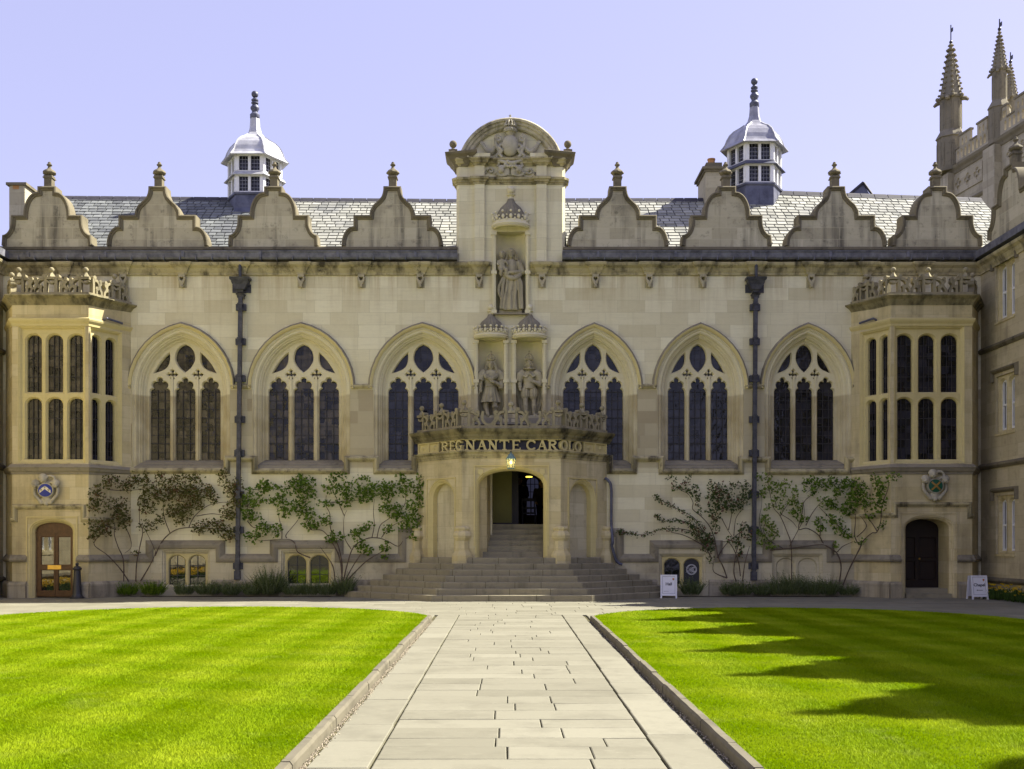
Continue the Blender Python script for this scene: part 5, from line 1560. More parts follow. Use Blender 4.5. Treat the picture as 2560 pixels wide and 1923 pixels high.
MER = [(1.4,2.6),(3.35,4.4),(5.95,6.4),(7.15,8.35),(9.1,10.3)]
mb = MB(TT)
outl = [(-.2, 25.45)] + [(11.5, 25.45), (11.5, 26.35)]
for a, b in MER[::-1]: outl += [(b, 26.35), (b, 27.05), (a, 27.05), (a, 26.35)]
outl += [(-.2, 26.35)]
hs = []
s = .7
while s < 11:
    if not (4.4 < s+.1 < 5.95): hs.append([(s, 25.65), (s+.2, 25.65), (s+.2, 26.1), (s+.1, 26.25), (s, 26.1)])
    s += .42
for a, b in MER:
    for q in (.28, .62):
        x = a + (b-a)*q
        hs.append([(x-.07, 26.42), (x+.07, 26.42), (x+.07, 26.75), (x, 26.86), (x-.07, 26.75)])
mb.plate(outl, hs, .05, -.10); tb(mb, 'battlement', M['tower'])
for a, b, z0, z1 in [(a-.06, b+.06, 27.04, 27.16) for a, b in MER] + [(a, b, 26.33, 26.42) for a, b in ((-.2,1.4),(2.6,3.35),(6.4,7.15),(8.35,9.1))]:
    mb = MB(TT); mb.box(a, b, -.15, .10, z0, z1); tb(mb, 'battlement_coping', M['pinnacle'])
for a, b in ((.75, 3.9), (6.2, 9.6)):
    mb = MB(TT); w = (b-a)/3; hs = []
    for k in range(3):
        c = a+w*(k+.5)
        for qx, qz in ((-.22,0),(.22,0),(0,.22),(0,-.22)): hs.append([(c+qx+.15*math.cos(R(t)), 24.1+qz+.15*math.sin(R(t))) for t in range(0, 360, 30)])
    mb.plate([(a, 23.5), (b, 23.5), (b, 24.7), (a, 24.7)], hs, .07, .004, .03, .04); tb(mb, 'quatrefoil_panel', M['tower'])
def pinnacle(u, v, r, z0, zsh, zsp, ztop, zrod, base_r, zb0):
    mb = MB(TT)
    mb.lathe((u,v,0), [(base_r, zb0), (base_r, z0-.15), (base_r*1.1, z0-.1), (r*1.02, z0+.35), (r, z0+.36), (r, zsh)], 8, PI/8, 2*PI+PI/8)
    for k in range(8):
        a = R(45*k)
        for q in (-.16, .16):
            x, y = u+r*.935*math.cos(a)-q*r*1.6*math.sin(a), v+r*.935*math.sin(a)+q*r*1.6*math.cos(a)
            mb.tube([(x,y,z0+.5),(x,y,zsh-.3)], r*.05, 4)
            x, y = u+base_r*.935*math.cos(a)-q*base_r*1.6*math.sin(a), v+base_r*.935*math.sin(a)+q*base_r*1.6*math.cos(a)
            mb.tube([(x,y,zb0+.3),(x,y,z0-.4)], base_r*.045, 4)
    o = tb(mb, 'pinnacle', M['pinnacle'])
    mb = MB(TT)
    n = 9
    for k in range(8):
        a = R(45*k+22.5); c_, s_ = math.cos(a), math.sin(a)
        mb.sphere((u+r*1.22*c_, v+r*1.22*s_, zsh+.05), r*.20, 7, 5)
        mb.tube([(u+r*.95*c_, v+r*.95*s_, zsh-.05), (u+r*1.25*c_, v+r*1.25*s_, zsh+.02)], r*.12, 5)
        for i in range(n):
            t = (i+.4)/n; rr = r*(1.0*(1-t)+.16*t); z = zsp+(ztop-zsp)*t
            mb.sphere((u+(rr+r*.10)*c_, v+(rr+r*.10)*s_, z), r*.15, 6, 4, (1,1,.8))
    for k in range(4):     # corner beasts
        a = R(90*k+45); mb.tube([(u+r*c2, v+r*s2, zsh-.05+h) for c2, s2, h in ((math.cos(a),math.sin(a),0),(1.35*math.cos(a),1.35*math.sin(a),-.05),(1.6*math.cos(a),1.6*math.sin(a),-.18))], [r*.22,r*.2,r*.13], 6)
    mb.lathe((u,v,0), [(r*1.12, zsh-.02), (r*1.15, zsh+.12), (r, zsp+.05), (r*.15, ztop), (r*.3, ztop+.08), (r*.12, ztop+.2)], 8, PI/8, 2*PI+PI/8); mb.build('spire', M['pinnacle'], o)
    mb = MB(TT); mb.tube([(u,v,ztop+.1),(u,v,zrod)], .035, 5); mb.sphere((u,v,ztop+.3), .11, 7, 5); mb.box(u-.02, u+.25, v-.01, v+.01, zrod-.5, zrod-.25); mb.build('vane', M['iron'], o)
pinnacle(.15, -.1, .66, 27.45, 29.85, 30.0, 33.2, 34.6, .85, 25.2)
pinnacle(5.2, -.25, .42, 27.4, 29.5, 29.6, 31.7, 32.6, .62, 25.2)
pinnacle(.6, -3.9, .42, 27.6, 29.9, 30.0, 32.0, 32.9, .62, 25.2)
pinnacle(10.4, -.1, .66, 27.45, 29.85, 30.0, 33.2, 34.6, .85, 25.2)
for s0, s1 in ((-.5,.75),(4.6,5.8)):
    mb = MB(TT); mb.box(s0, s1, -.2, .45, 0, 25.0); tb(mb, 'buttress', M['tower'])
# ------------------------------------------------------------------ carved figures (one continuous carved body each)
def capsule(mb, a, b, ra, rb, seg=10): 
    mb.tube([a, ((a[0]+b[0])/2, (a[1]+b[1])/2, (a[2]+b[2])/2), b], [ra, (ra+rb)/2, rb], seg); mb.sphere(a, ra, seg, 7); mb.sphere(b, rb, seg, 7)
def head(mb, c, s=1.0, beard=False):
    x, y, z = c
    mb.sphere((x, y, z), .098*s, 16, 12, (.88, 1.05, 1.28))
    mb.sphere((x, y+.02*s, z-.075*s), .065*s, 12, 8, (1,1,1.05))               # jaw
    mb.tube([(x, y+.095*s, z+.035*s), (x, y+.125*s, z-.02*s)], [.016*s, .030*s], 6)      # nose
    for q in (-1, 1):
        mb.sphere((x+q*.038*s, y+.088*s, z+.028*s), .016*s, 8, 5)              # eyes
        mb.tube([(x+q*.012*s, y+.108*s, z+.058*s), (x+q*.07*s, y+.085*s, z+.06*s)], .018*s, 5)  # brows
        mb.sphere((x+q*.09*s, y, z), .024*s, 7, 5, (.6,1,1.4))                 # ears
    mb.tube([(x-.028*s, y+.098*s, z-.058*s), (x+.028*s, y+.098*s, z-.058*s)], .016*s, 5)  # mouth
    if beard:
        mb.sphere((x, y+.06*s, z-.125*s), .055*s, 10, 7, (.9,.8,1.3)); mb.tube([(x-.05*s, y+.10*s, z-.045*s), (x, y+.112*s, z-.035*s), (x+.05*s, y+.10*s, z-.045*s)], .013*s, 5)
def hand(mb, c, d, curl=.02):
    x, y, z = c; dv = Vector(d).normalized(); sd = dv.cross(Vector((0,1,0))); sd.normalize()
    mb.sphere(c, .042, 9, 7, (1,.8,1.1))
    for i, L in enumerate((.065,.078,.075,.06)):
        o = sd*(i-1.5)*.02
        p0 = Vector(c)+o+dv*.03; p1 = p0+dv*L*.55+Vector((0,curl,0)); p2 = p1+dv*L*.4-Vector((0,curl*1.4,0))
        mb.tube([tuple(p0), tuple(p1), tuple(p2)], [.012,.011,.009], 6)
    p0 = Vector(c)-sd*.035; mb.tube([tuple(p0), tuple(p0-sd*.02+dv*.035+Vector((0,.02,0)))], [.013,.011], 6)
def crown(mb, c, s=1.0, kind=0):
    x, y, z = c
    mb.lathe((x,y,z), [(.105*s,0),(.112*s,.04*s),(.105*s,.05*s),(.095*s,.05*s)], 16)
    for k in range(8):
        a = 2*PI*k/8; mb.tube([(x+.108*s*math.cos(a), y+.108*s*math.sin(a), z+.03*s), (x+.125*s*math.cos(a), y+.125*s*math.sin(a), z+.10*s)], [.022*s,.012*s], 5)
    for k in range(2):
        a = PI/2*k
        mb.tube([(x+.11*s*math.cos(a)*math.cos(t), y+.11*s*math.sin(a)*math.cos(t), z+.05*s+.13*s*math.sin(t)) for t in np.linspace(0, PI, 11)], .016*s, 6)
    mb.sphere((x,y,z+.19*s), .028*s, 8, 6); mb.tube([(x,y,z+.19*s),(x,y,z+.29*s)], .011*s, 5); mb.tube([(x-.04*s,y,z+.25*s),(x+.04*s,y,z+.25*s)], .011*s, 5)
def cape(mb, pts_l, pts_r, v_back, folds=6, th=.03, bulge=.10, amp=.03):
    """a hanging cloth between two edge lines, curved round the back"""
    n = len(pts_l); m = 22; loops = []
    for (xl, zl), (xr, zr_) in zip(pts_l, pts_r):
        f = []; bk = []
        for i in range(m+1):
            t = i/m; x = xl+(xr-xl)*t; z = zl+(zr_-zl)*t
            v = v_back + bulge*(4*(t-.5)**2) + amp*math.cos(folds*2*PI*t)*(0.4+.6*(1-(z/1.6)))
            f.append((x, v+th, z)); bk.append((x, v-th, z))
        loops.append(f + bk[::-1])
    mb.loft(loops, True, True, True)
def skirt(mb, c, z0, z1, r0x, r0y, r1x, r1y, folds=11, amp=.07, nz=7, tw=0.0):
    seg = 72; loops = []
    for k in range(nz+1):
        t = k/nz; z = z1+(z0-z1)*t
        rx, ry = r1x+(r0x-r1x)*t, r1y+(r0y-r1y)*t
        loops.append([(c[0]+rx*(1+amp*t*math.cos(folds*a+tw*t))*math.cos(a), c[1]+ry*(1+amp*t*math.cos(folds*a+tw*t))*math.sin(a), z) for a in np.linspace(0, 2*PI, seg+1)[:-1]])
    mb.loft(loops, True, True, True)
def torso(mb, levels):
    seg = 24
    mb.loft([[(x+rx*math.cos(a), y+ry*math.sin(a), z) for a in np.linspace(0, 2*PI, seg+1)[:-1]] for x, y, z, rx, ry in levels], True, True, True)
def statue(name, label, u, v, z, fn):
    mb = MB(Frame(0, 0)); fn(mb)
    o = mb.build(name, M['carved'], None, True, voxel=.0095)
    o.location = (u, -v, z)
    tag(o, label, 'statue')
    return o
def king_a(mb):
    mb.box(-.34, .36, -.26, .14, -.12, .02)
    cape(mb, [(-.20,1.42),(-.33,1.22),(-.40,.95),(-.40,.6),(-.33,.25),(-.26,.02)], [(.22,1.42),(.36,1.22),(.42,.95),(.41,.6),(.35,.25),(.25,.02)], -.20, 5, .025, .13)
    torso(mb, [(0,0,1.46,.07,.07),(0,0,1.40,.22,.12),(0,.0,1.28,.27,.16),(0,0,1.10,.22,.155),(0,0,.95,.19,.145),(0,0,.88,.20,.15)])
    skirt(mb, (-.01,.0), .43, .98, .30, .21, .18, .145, 13, .10)
    mb.tube([(-.2*math.cos(a)-.0, .152*math.sin(a), .94) for a in np.linspace(0, 2*PI, 24)], .025, 6)
    capsule(mb, (-.14,.02,.55), (-.16,-.02,.28), .105, .085); capsule(mb, (-.16,-.02,.28), (-.10,.04,.06), .08, .055); mb.tube([(-.10,-.02,.04),(-.09,.17,.03)], [.055,.045], 8)
    capsule(mb, (.11,.06,.55), (.13,.10,.26), .10, .07); capsule(mb, (.13,.10,.26), (.14,.06,.05), .075, .05); mb.tube([(.14,.02,.04),(.18,.22,.03)], [.055,.045], 8)
    mb.lathe((.13,.10,0), [(.08,.24),(.11,.29),(.08,.33)], 12)
    for s in (-1, 1):
        mb.tube([(s*.20,.02,1.42),(s*.31,.05,1.28),(s*.35,.06,1.12)], [.10,.14,.15], 10)      # short cape over the shoulders
    mb.tube([(-.30,.08,1.36),(-.12,.16,1.20),(.02,.20,1.14),(.14,.17,1.20),(.30,.08,1.36)], [.06,.07,.055,.07,.06], 8)
    mb.sphere((.0,.20,1.16), .055, 8, 6); mb.sphere((-.06,.20,1.13), .04, 8, 6); mb.sphere((.06,.20,1.13), .04, 8, 6)
    capsule(mb, (-.33,.06,1.12), (-.33,.10,.88), .085, .06); hand(mb, (-.32,.13,.83), (0,0,-1)); mb.tube([(-.38,.15,.62),(-.24,.18,1.30)], .014, 6)
    capsule(mb, (.34,.06,1.14), (.31,.14,.95), .10, .08); capsule(mb, (.31,.14,.95), (.10,.22,1.04), .075, .055); hand(mb, (.06,.22,1.06), (-1,0,.25))
    mb.tube([(.33,.1,.98),(.30,.14,.84)], [.10,.07], 8)
    mb.tube([(0,0,1.40),(0,.01,1.52)], [.075,.065], 8)
    head(mb, (0,.03,1.61), 1.1)
    for s in (-1, 1): mb.tube(bez([(s*.06,0,1.74),(s*.12,0,1.66),(s*.14,.0,1.56),(s*.16,-.01,1.47)], 4), [.05]*9+[.055]*4, 8); mb.sphere((s*.17,0,1.47), .055, 8, 6)
    mb.sphere((0,-.04,1.64), .125, 12, 9)
    crown(mb, (0,.0,1.74), 1.15)
def king_b(mb):
    mb.box(-.34, .36, -.26, .14, -.12, .02)
    cape(mb, [(-.22,1.38),(-.33,1.2),(-.38,.95),(-.37,.6),(-.30,.25),(-.22,.02)], [(.22,1.38),(.34,1.2),(.41,.95),(.42,.6),(.34,.25),(.24,.02)], -.20, 5, .025, .13)
    torso(mb, [(0,0,1.45,.07,.07),(0,0,1.38,.21,.12),(0,.01,1.27,.23,.16),(0,.02,1.12,.19,.165),(0,.02,1.04,.175,.15),(0,.01,.98,.20,.16),(0,0,.86,.23,.175)])
    mb.lathe((0,.02,0), [(.08,1.43),(.18,1.455),(.205,1.475),(.19,1.50),(.08,1.50)], 24)
    for s in (-1, 1):
        L = []
        cx = s*.125
        for z, r in ((.90,.10),(.82,.135),(.72,.14),(.62,.125),(.56,.09),(.53,.075)):
            L.append([(cx+r*(1+.07*math.cos(11*a))*math.cos(a), .01+r*1.05*(1+.07*math.cos(11*a))*math.sin(a), z) for a in np.linspace(0, 2*PI, 67)[:-1]])
        mb.loft(L, True, True, True)
    capsule(mb, (-.12,.03,.56), (-.12,.05,.36), .082, .07); capsule(mb, (-.12,.05,.34), (-.09,.03,.07), .082, .05); mb.tube([(-.09,-.02,.04),(-.08,.19,.03)], [.055,.045], 8)
    capsule(mb, (.14,.0,.56), (.15,.02,.36), .082, .065); capsule(mb, (.15,.02,.34), (.15,-.02,.07), .078, .05); mb.tube([(.14,-.06,.04),(.22,.14,.03)], [.055,.045], 8)
    for s in (-1, 1):
        mb.tube([(s*.17,.03,1.40),(s*.28,.05,1.28),(s*.34,.06,1.08)], [.10,.14,.12], 10)
    mb.tube([(-.25,.1,1.30),(-.08,.17,1.20),(0,.17,1.33)], [.05,.04,.04], 7); mb.tube([(.27,.1,1.30),(.1,.18,1.22),(0,.17,1.33)], [.05,.04,.04], 7)
    capsule(mb, (-.31,.06,1.10), (-.29,.10,.92), .085, .06); hand(mb, (-.28,.14,.88), (0,0,-1)); mb.tube([(-.26,.16,.78),(-.36,.10,1.34)], .018, 6); mb.tube([(-.34,.15,.90),(-.22,.16,.92)], .014, 5)
    capsule(mb, (.34,.06,1.10), (.32,.14,.98), .10, .08); capsule(mb, (.32,.14,.98), (.17,.22,1.05), .07, .055); hand(mb, (.14,.23,1.06), (-1,0,.2))
    mb.tube([(0,0,1.40),(0,.01,1.54)], [.075,.065], 8)
    head(mb, (0,.03,1.63), 1.08, True)
    mb.sphere((0,-.03,1.66), .118, 12, 9)
    for s in (-1, 1): mb.sphere((s*.10,-.01,1.60), .05, 8, 6, (1,1,1.5))
    crown(mb, (0,.0,1.76), 1.1)
def lady(mb):
    mb.box(-.36, .36, -.30, .16, -.12, .01)
    torso(mb, [(.02,0,1.62,.07,.07),(.02,0,1.56,.19,.12),(.03,.01,1.42,.23,.16),(.03,.02,1.25,.19,.16),(.02,.02,1.12,.21,.17)])
    skirt(mb, (.02,.02), .0, 1.2, .34, .25, .20, .17, 11, .12, 9, .8)
    for k, (x0, x1, s) in enumerate(((-.22,-.30,.05),(-.10,-.22,.045),(.05,-.06,.045),(.17,.12,.05),(.26,.31,.055),(.33,.36,.05))):
        mb.tube(bez([(x0*.6,.16,1.15),(x0,.19,.85),(x0*.6+x1*.4,.21,.5),(x1,.22,.03)], 5), s, 7)
    mb.tube(bez([(-.20,.14,1.10),(-.28,.20,.9),(-.36,.18,.7),(-.34,.2,.5),(-.28,.2,.35),(-.30,.18,.1)], 5), [.05]*26, 7)
    mb.tube(bez([(.34,.05,1.25),(.22,.20,1.02),(.0,.22,1.0),(-.18,.20,1.12)], 5), .075, 8)
    cape(mb, [(-.16,1.60),(-.26,1.4),(-.36,1.1),(-.38,.7),(-.32,.02)], [(.24,1.60),(.36,1.42),(.42,1.1),(.38,.6),(.34,.02)], -.18, 6, .03, .16, .03)
    capsule(mb, (.26,.03,1.50), (.37,.08,1.22), .10, .095); capsule(mb, (.37,.08,1.22), (.08,.24,1.17), .085, .05); hand(mb, (.03,.25,1.17), (-1,0,.1))
    capsule(mb, (-.22,.03,1.46), (-.30,.12,1.18), .09, .08); capsule(mb, (-.30,.12,1.18), (-.12,.25,1.15), .07, .05); hand(mb, (-.10,.26,1.15), (1,0,.15))
    mb.tube([(.02,0,1.55),(.015,.02,1.72)], [.07,.06], 8)
    head(mb, (.015,.05,1.81), 1.08)
    mb.sphere((.015,-.01,1.85), .135, 12, 9)
    for s in (-1, 1):
        for k in range(4): mb.tube(bez([(.015+s*.05,.05,1.94),(.015+s*(.11+.01*k),.03-.02*k,1.84),(.015+s*(.13+.012*k),.02-.02*k,1.72),(.015+s*(.16+.02*k),.02-.02*k,1.60)], 4), .032, 6)
    # the child on her arm
    torso(mb, [(-.27,.10,1.62,.04,.04),(-.27,.10,1.58,.105,.085),(-.28,.11,1.45,.12,.10),(-.27,.14,1.30,.13,.12)])
    mb.tube([(-.33,.14,1.32),(-.28,.26,1.22),(-.30,.25,1.05)], [.075,.06,.035], 8); mb.tube([(-.22,.16,1.32),(-.14,.28,1.25),(-.12,.27,1.10)], [.075,.06,.035], 8)
    mb.tube([(-.18,.12,1.56),(-.12,.18,1.50),(-.09,.20,1.44)], [.045,.04,.03], 7); mb.tube([(-.36,.12,1.56),(-.41,.17,1.46),(-.37,.22,1.40)], [.045,.04,.03], 7)
    for s in (-1, 1): mb.sphere((-.09 if s>0 else -.36, .215, 1.42), .03, 7, 5)
    mb.tube([(-.27,.1,1.6),(-.27,.11,1.7)], .04, 7)
    head(mb, (-.27,.13,1.755), .82); mb.sphere((-.27,.09,1.79), .10, 10, 8)
statue('king_statue', 'stone king in a knee-length tunic and open cape, crowned with a cross, one knee bent', NICHE[0][0]+.0, -.10, 5.62, king_a)
statue('king_statue', 'stone king with a pleated ruff, puffed breeches, stockings and a sword', NICHE[1][0]+.0, -.10, 5.62, king_b)
statue('mother_and_child_statue', 'stone woman in long robes carrying a child, in the highest niche', NICHE[2][0]-.01, -.12, wz(777), lady)

# ------------------------------------------------------------------ fittings on the wall
def drainpipe(px, dx, label, zlow):
    x = wx(px); o = empty('drainpipe', label, 'drainpipe', (x, 0, 0)); inv = Matrix.Translation((-x, 0, 0))
    def fix(b): b.matrix_parent_inverse = inv; return b
    zz = lambda py: wz(py)
    mb = MB(); 
    mb.tube([(x,.17,zz(655)),(x,.24,zz(662)),(x,.24,zz(700))], .05, 8)
    mb.box(x-.06+dx*.3, x+.06+dx, .12, .23, zz(zlow), zz(738)) if False else mb.hexa([(x-.062+dx,.11,zz(zlow)),(x+.062+dx,.11,zz(zlow)),(x+.062+dx,.225,zz(zlow)),(x-.062+dx,.225,zz(zlow)),(x-.062,.11,zz(738)),(x+.062,.11,zz(738)),(x+.062,.225,zz(738)),(x-.062,.225,zz(738))])
    fix(mb.build('pipe', M['pipe'], o))
    mb = MB()
    for z0, z1, w0, w1, d in ((735,728,.075,.10,.24),(728,715,.13,.22,.30),(715,709,.24,.26,.33),(709,704,.25,.27,.34),(704,698,.31,.31,.37),(748,741,.10,.10,.25),(741,738,.13,.13,.27)):
        mb.hexa([(x-w0,.02,zz(z0)),(x+w0,.02,zz(z0)),(x+w0,d-.03,zz(z0)),(x-w0,d-.03,zz(z0)),(x-w1,.02,zz(z1)-.002),(x+w1,.02,zz(z1)-.002),(x+w1,d,zz(z1)-.002),(x-w1,d,zz(z1)-.002)])
    mb.box(x-.29, x+.29, .0, .03, zz(733), zz(712))
    fix(mb.build('hopper_head', M['pipe'], o))
    for py in (770.6, 856, 948, 1050, 1134, 1237, 1325, 1415):
        q = x + dx*(py-738)/(zlow-738); z = zz(py)
        if z < zz(zlow): continue
        mb = MB(); mb.box(q-.155, q+.155, .02, .13, z-.10, z+.10); mb.box(q-.085, q+.085, .1, .245, z-.115, z-.07); mb.box(q-.085, q+.085, .1, .245, z+.07, z+.115); mb.box(q-.05, q+.05, .22, .24, z-.04, z+.04)
        fix(mb.build('bracket', M['pipe'], o))
    mb = MB(); q = x+dx; mb.box(q-.09, q+.09, .1, .25, zz(zlow)-.02, zz(zlow)+.25); fix(mb.build('pipe_shoe', M['pipe'], o))
drainpipe(604.7, -.10, 'dark lead drainpipe with ornate hopper between the two climbing plants left of the porch', 1447)
drainpipe(1886, -.06, 'dark lead drainpipe with ornate hopper on the wall right of the porch', 1449)
mb = MB()
pp = [(1511,1196),(1520,1203),(1527,1222),(1527,1300),(1529,1355),(1527,1362),(1530,1375),(1537,1398),(1545,1408),(1553,1411)]
mb.tube(bez([(wx(a), .13 if b < 1330 else .30, wz(b)) for a, b in pp], 5), .045, 8)
tag(mb.build('curved_pipe', M['lead'], None, True), 'slim grey lead pipe curving down the wall right of the porch', 'drainpipe')

lan = empty('wall_lantern', 'small lit green copper lantern hung over the porch arch', 'lamp', (wx(1277.4,-1.9), -1.9, wz(1172,-1.9)))
lx, ly, lz0 = lan.location
li = Matrix.Translation(-lan.location)
def lfix(b): b.matrix_parent_inverse = li; return b
LT = Frame(lx, ly); LZ = lambda py: wz(py, -1.9)
mb = MB(LT); mb.lathe((0,0,0), [(.15,LZ(1148)),(.145,LZ(1147)),(.10,LZ(1140)),(.055,LZ(1135)),(.03,LZ(1134)),(.035,LZ(1132.5)),(.01,LZ(1131))], 6); lfix(mb.build('lantern_cap', M['copper'], lan))
mb = MB(LT)
for k in range(6):
    a = 2*PI*k/6; mb.tube([(.138*math.cos(a), .138*math.sin(a), LZ(1148)), (.095*math.cos(a), .095*math.sin(a), LZ(1171))], .010, 5)
mb.lathe((0,0,0), [(.10,LZ(1173)),(.105,LZ(1172)),(.105,LZ(1170.5)),(.02,LZ(1170.5))], 6); lfix(mb.build('lantern_frame', M['copper'], lan))
mb = MB(LT); mb.loft([[(r*math.cos(2*PI*k/6), r*math.sin(2*PI*k/6), z) for k in range(6)] for r, z in ((.092, LZ(1171)), (.134, LZ(1148)))], True); lfix(mb.build('lantern_glass', M['lampglass'], lan))
mb = MB(LT); mb.sphere((0,0,LZ(1156)), .038, 12, 9, (1,1,1.35)); lfix(mb.build('bulb', M['bulb'], lan, True))
mb = MB(LT); mb.tube(bez([(0,0,LZ(1132)),(0,-.02,LZ(1128)),(0,-.2,LZ(1127)),(0,-.42,LZ(1131))], 5), .014, 6); lfix(mb.build('bracket', M['iron'], lan))
lb_ = bpy.data.lights.new('lantern_light', 'POINT'); lb_.energy = 6; lb_.color = (1,.75,.35); lb_.shadow_soft_size = .05
lo = bpy.data.objects.new('lantern_light', lb_); COL.objects.link(lo); lo.location = (lx, ly, LZ(1156)); 

mb = MB(WORLD); d5 = 5.0
mb.lathe((wx(1322.5,d5), d5, wz(1192.5,d5)), [(.02,.03),(.10,.022),(.135,.0),(.10,-.016),(.02,-.02)], 20)
p = mb.build('pendant_lamp', M['pendant'], None, True); tag(p, 'glowing yellow disc lamp hanging inside the hall beyond the porch', 'lamp')
mb = MB(WORLD); mb.tube([(wx(1322.5,d5), d5, wz(1192.5,d5)+.02), (wx(1322.5,d5), d5, 5.0)], .008, 5); mb.build('flex', M['iron'], p)

# bollard beside the left door
bol = empty('bollard', 'black cast iron bollard beside the glazed wooden door', 'bollard', (wx(193,-1.62), -1.62, 0))
mb = MB(WORLD)
prof = [(.21,0),(.21,.035),(.185,.05),(.165,.075),(.145,.10)]
mb.lathe((0,0,0), prof + [(.132,.14),(.098,.84)], 16); b1 = mb.build('shaft', M['iron'], bol, True, 30)
mb = MB(WORLD); mb.lathe((0,0,0), [(.10,.84),(.125,.855),(.135,.885),(.125,.91),(.10,.92),(.095,.95),(.05,.965)], 16); mb.lathe((0,0,0), [(.06,.96),(.035,.98),(.05,1.01),(.05,1.04),(.02,1.07)], 12); mb.build('cap', M['iron'], bol, True, 30)

# the two white A-boards
def aboard(px, py, y, rz, text, label, arrow):
    o = empty('a_board', label, 'sign', (wx(px, y), y, 0)); o.rotation_euler = (0, 0, R(rz))
    W, H = .49, .70; lean = .11
    def P(u, v, w):   # board plane leaning back
        return (u, v*1 - lean*(w/H) + .16, w)
    T = Frame(0, 0)
    mb = MB(lambda u, v, w: T(*P(u, v, w)))
    mb.box(-W/2, W/2, -.014, .0, .085, H); 
    for a, b, c, d in ((-W/2,-W/2+.045,0,H),(W/2-.045,W/2,0,H)): mb.box(a, b, -.02, .012, c, d)
    mb.box(-W/2, W/2, -.02, .011, .075, .115); mb.box(-W/2, W/2, -.02, .011, H-.03, H)
    mb.build('front_board', M['signwhite'], o)
    mb = MB(lambda u, v, w: (T(u, v + lean*(w/H) - .22, w)))
    mb.box(-W/2, W/2, 0, .014, .085, H-.01); 
    for a, b in ((-W/2,-W/2+.045),(W/2-.045,W/2)): mb.box(a, b, -.008, .02, 0, H-.01)
    mb.build('rear_board', M['signwhite'], o)
    mb = MB(lambda u, v, w: T(*P(u, v, w)))
    f = .058; 
    for a, b, c, d in ((-W/2+f,-W/2+f+.005,.14,H-.05),(W/2-f-.005,W/2-f,.14,H-.05),(-W/2+f,W/2-f,.14,.145),(-W/2+f,W/2-f,H-.055,H-.05)): mb.box(a, b, .001, .003, c, d)
    if arrow:
        mb.box(-.07, .09, .001, .003, .262, .276); mb.prism([(-.10,.269),(-.06,.25),(-.06,.288)], .003, .001)
    else: mb.box(-.15, -.0, .001, .002, .205, .211)
    mb.build('border_lines', M['ink'], o)
    c = bpy.data.curves.new('sign_text', 'FONT'); c.body = text; c.size = .122; c.align_x = 'CENTER'; c.extrude = .001; c.offset = .003
    t = bpy.data.objects.new('lettering', c); COL.objects.link(t); t.parent = o; c.materials.append(M['ink'])
    q = P(0, .003, .385); t.location = T(*q); t.rotation_euler = (R(90) - math.atan2(lean, H), 0, 0)
    dg = bpy.context.evaluated_depsgraph_get(); tm = bpy.data.meshes.new_from_object(t.evaluated_get(dg))
    t2 = bpy.data.objects.new('lettering', tm); COL.objects.link(t2); t2.parent = o; t2.location = t.location; t2.rotation_euler = t.rotation_euler
    bpy.data.objects.remove(t); t2.name = 'lettering'
    mb = MB(lambda u, v, w: T(*P(u, v, w)))
    cx, cz_ = .135, H-.135
    sh_ = [(cx-.028,cz_+.033),(cx-.028,cz_-.007),(cx,cz_-.04),(cx+.028,cz_-.007),(cx+.028,cz_+.033)]
    mb.prism(sh_, .0025, .0005); s = mb.build('crest', M['gilt'], o)
    mb = MB(lambda u, v, w: T(*P(u, v, w)))
    for a in (-.018, .003): mb.prism([(cx+a,cz_+.027),(cx+a,cz_-.008),(cx+a+.013,cz_-.016),(cx+a+.015,cz_+.027)], .0038, .002)
    mb.build('crest_charge', M['red'], s)
aboard(1672, 1498, -1.35, -9, 'Hall', 'white A-board reading Hall, at the foot of the steps', False)
aboard(2444.5, 1501, -2.1, 3, 'Chapel', 'white A-board reading Chapel with an arrow, beside the dark doorway', True)

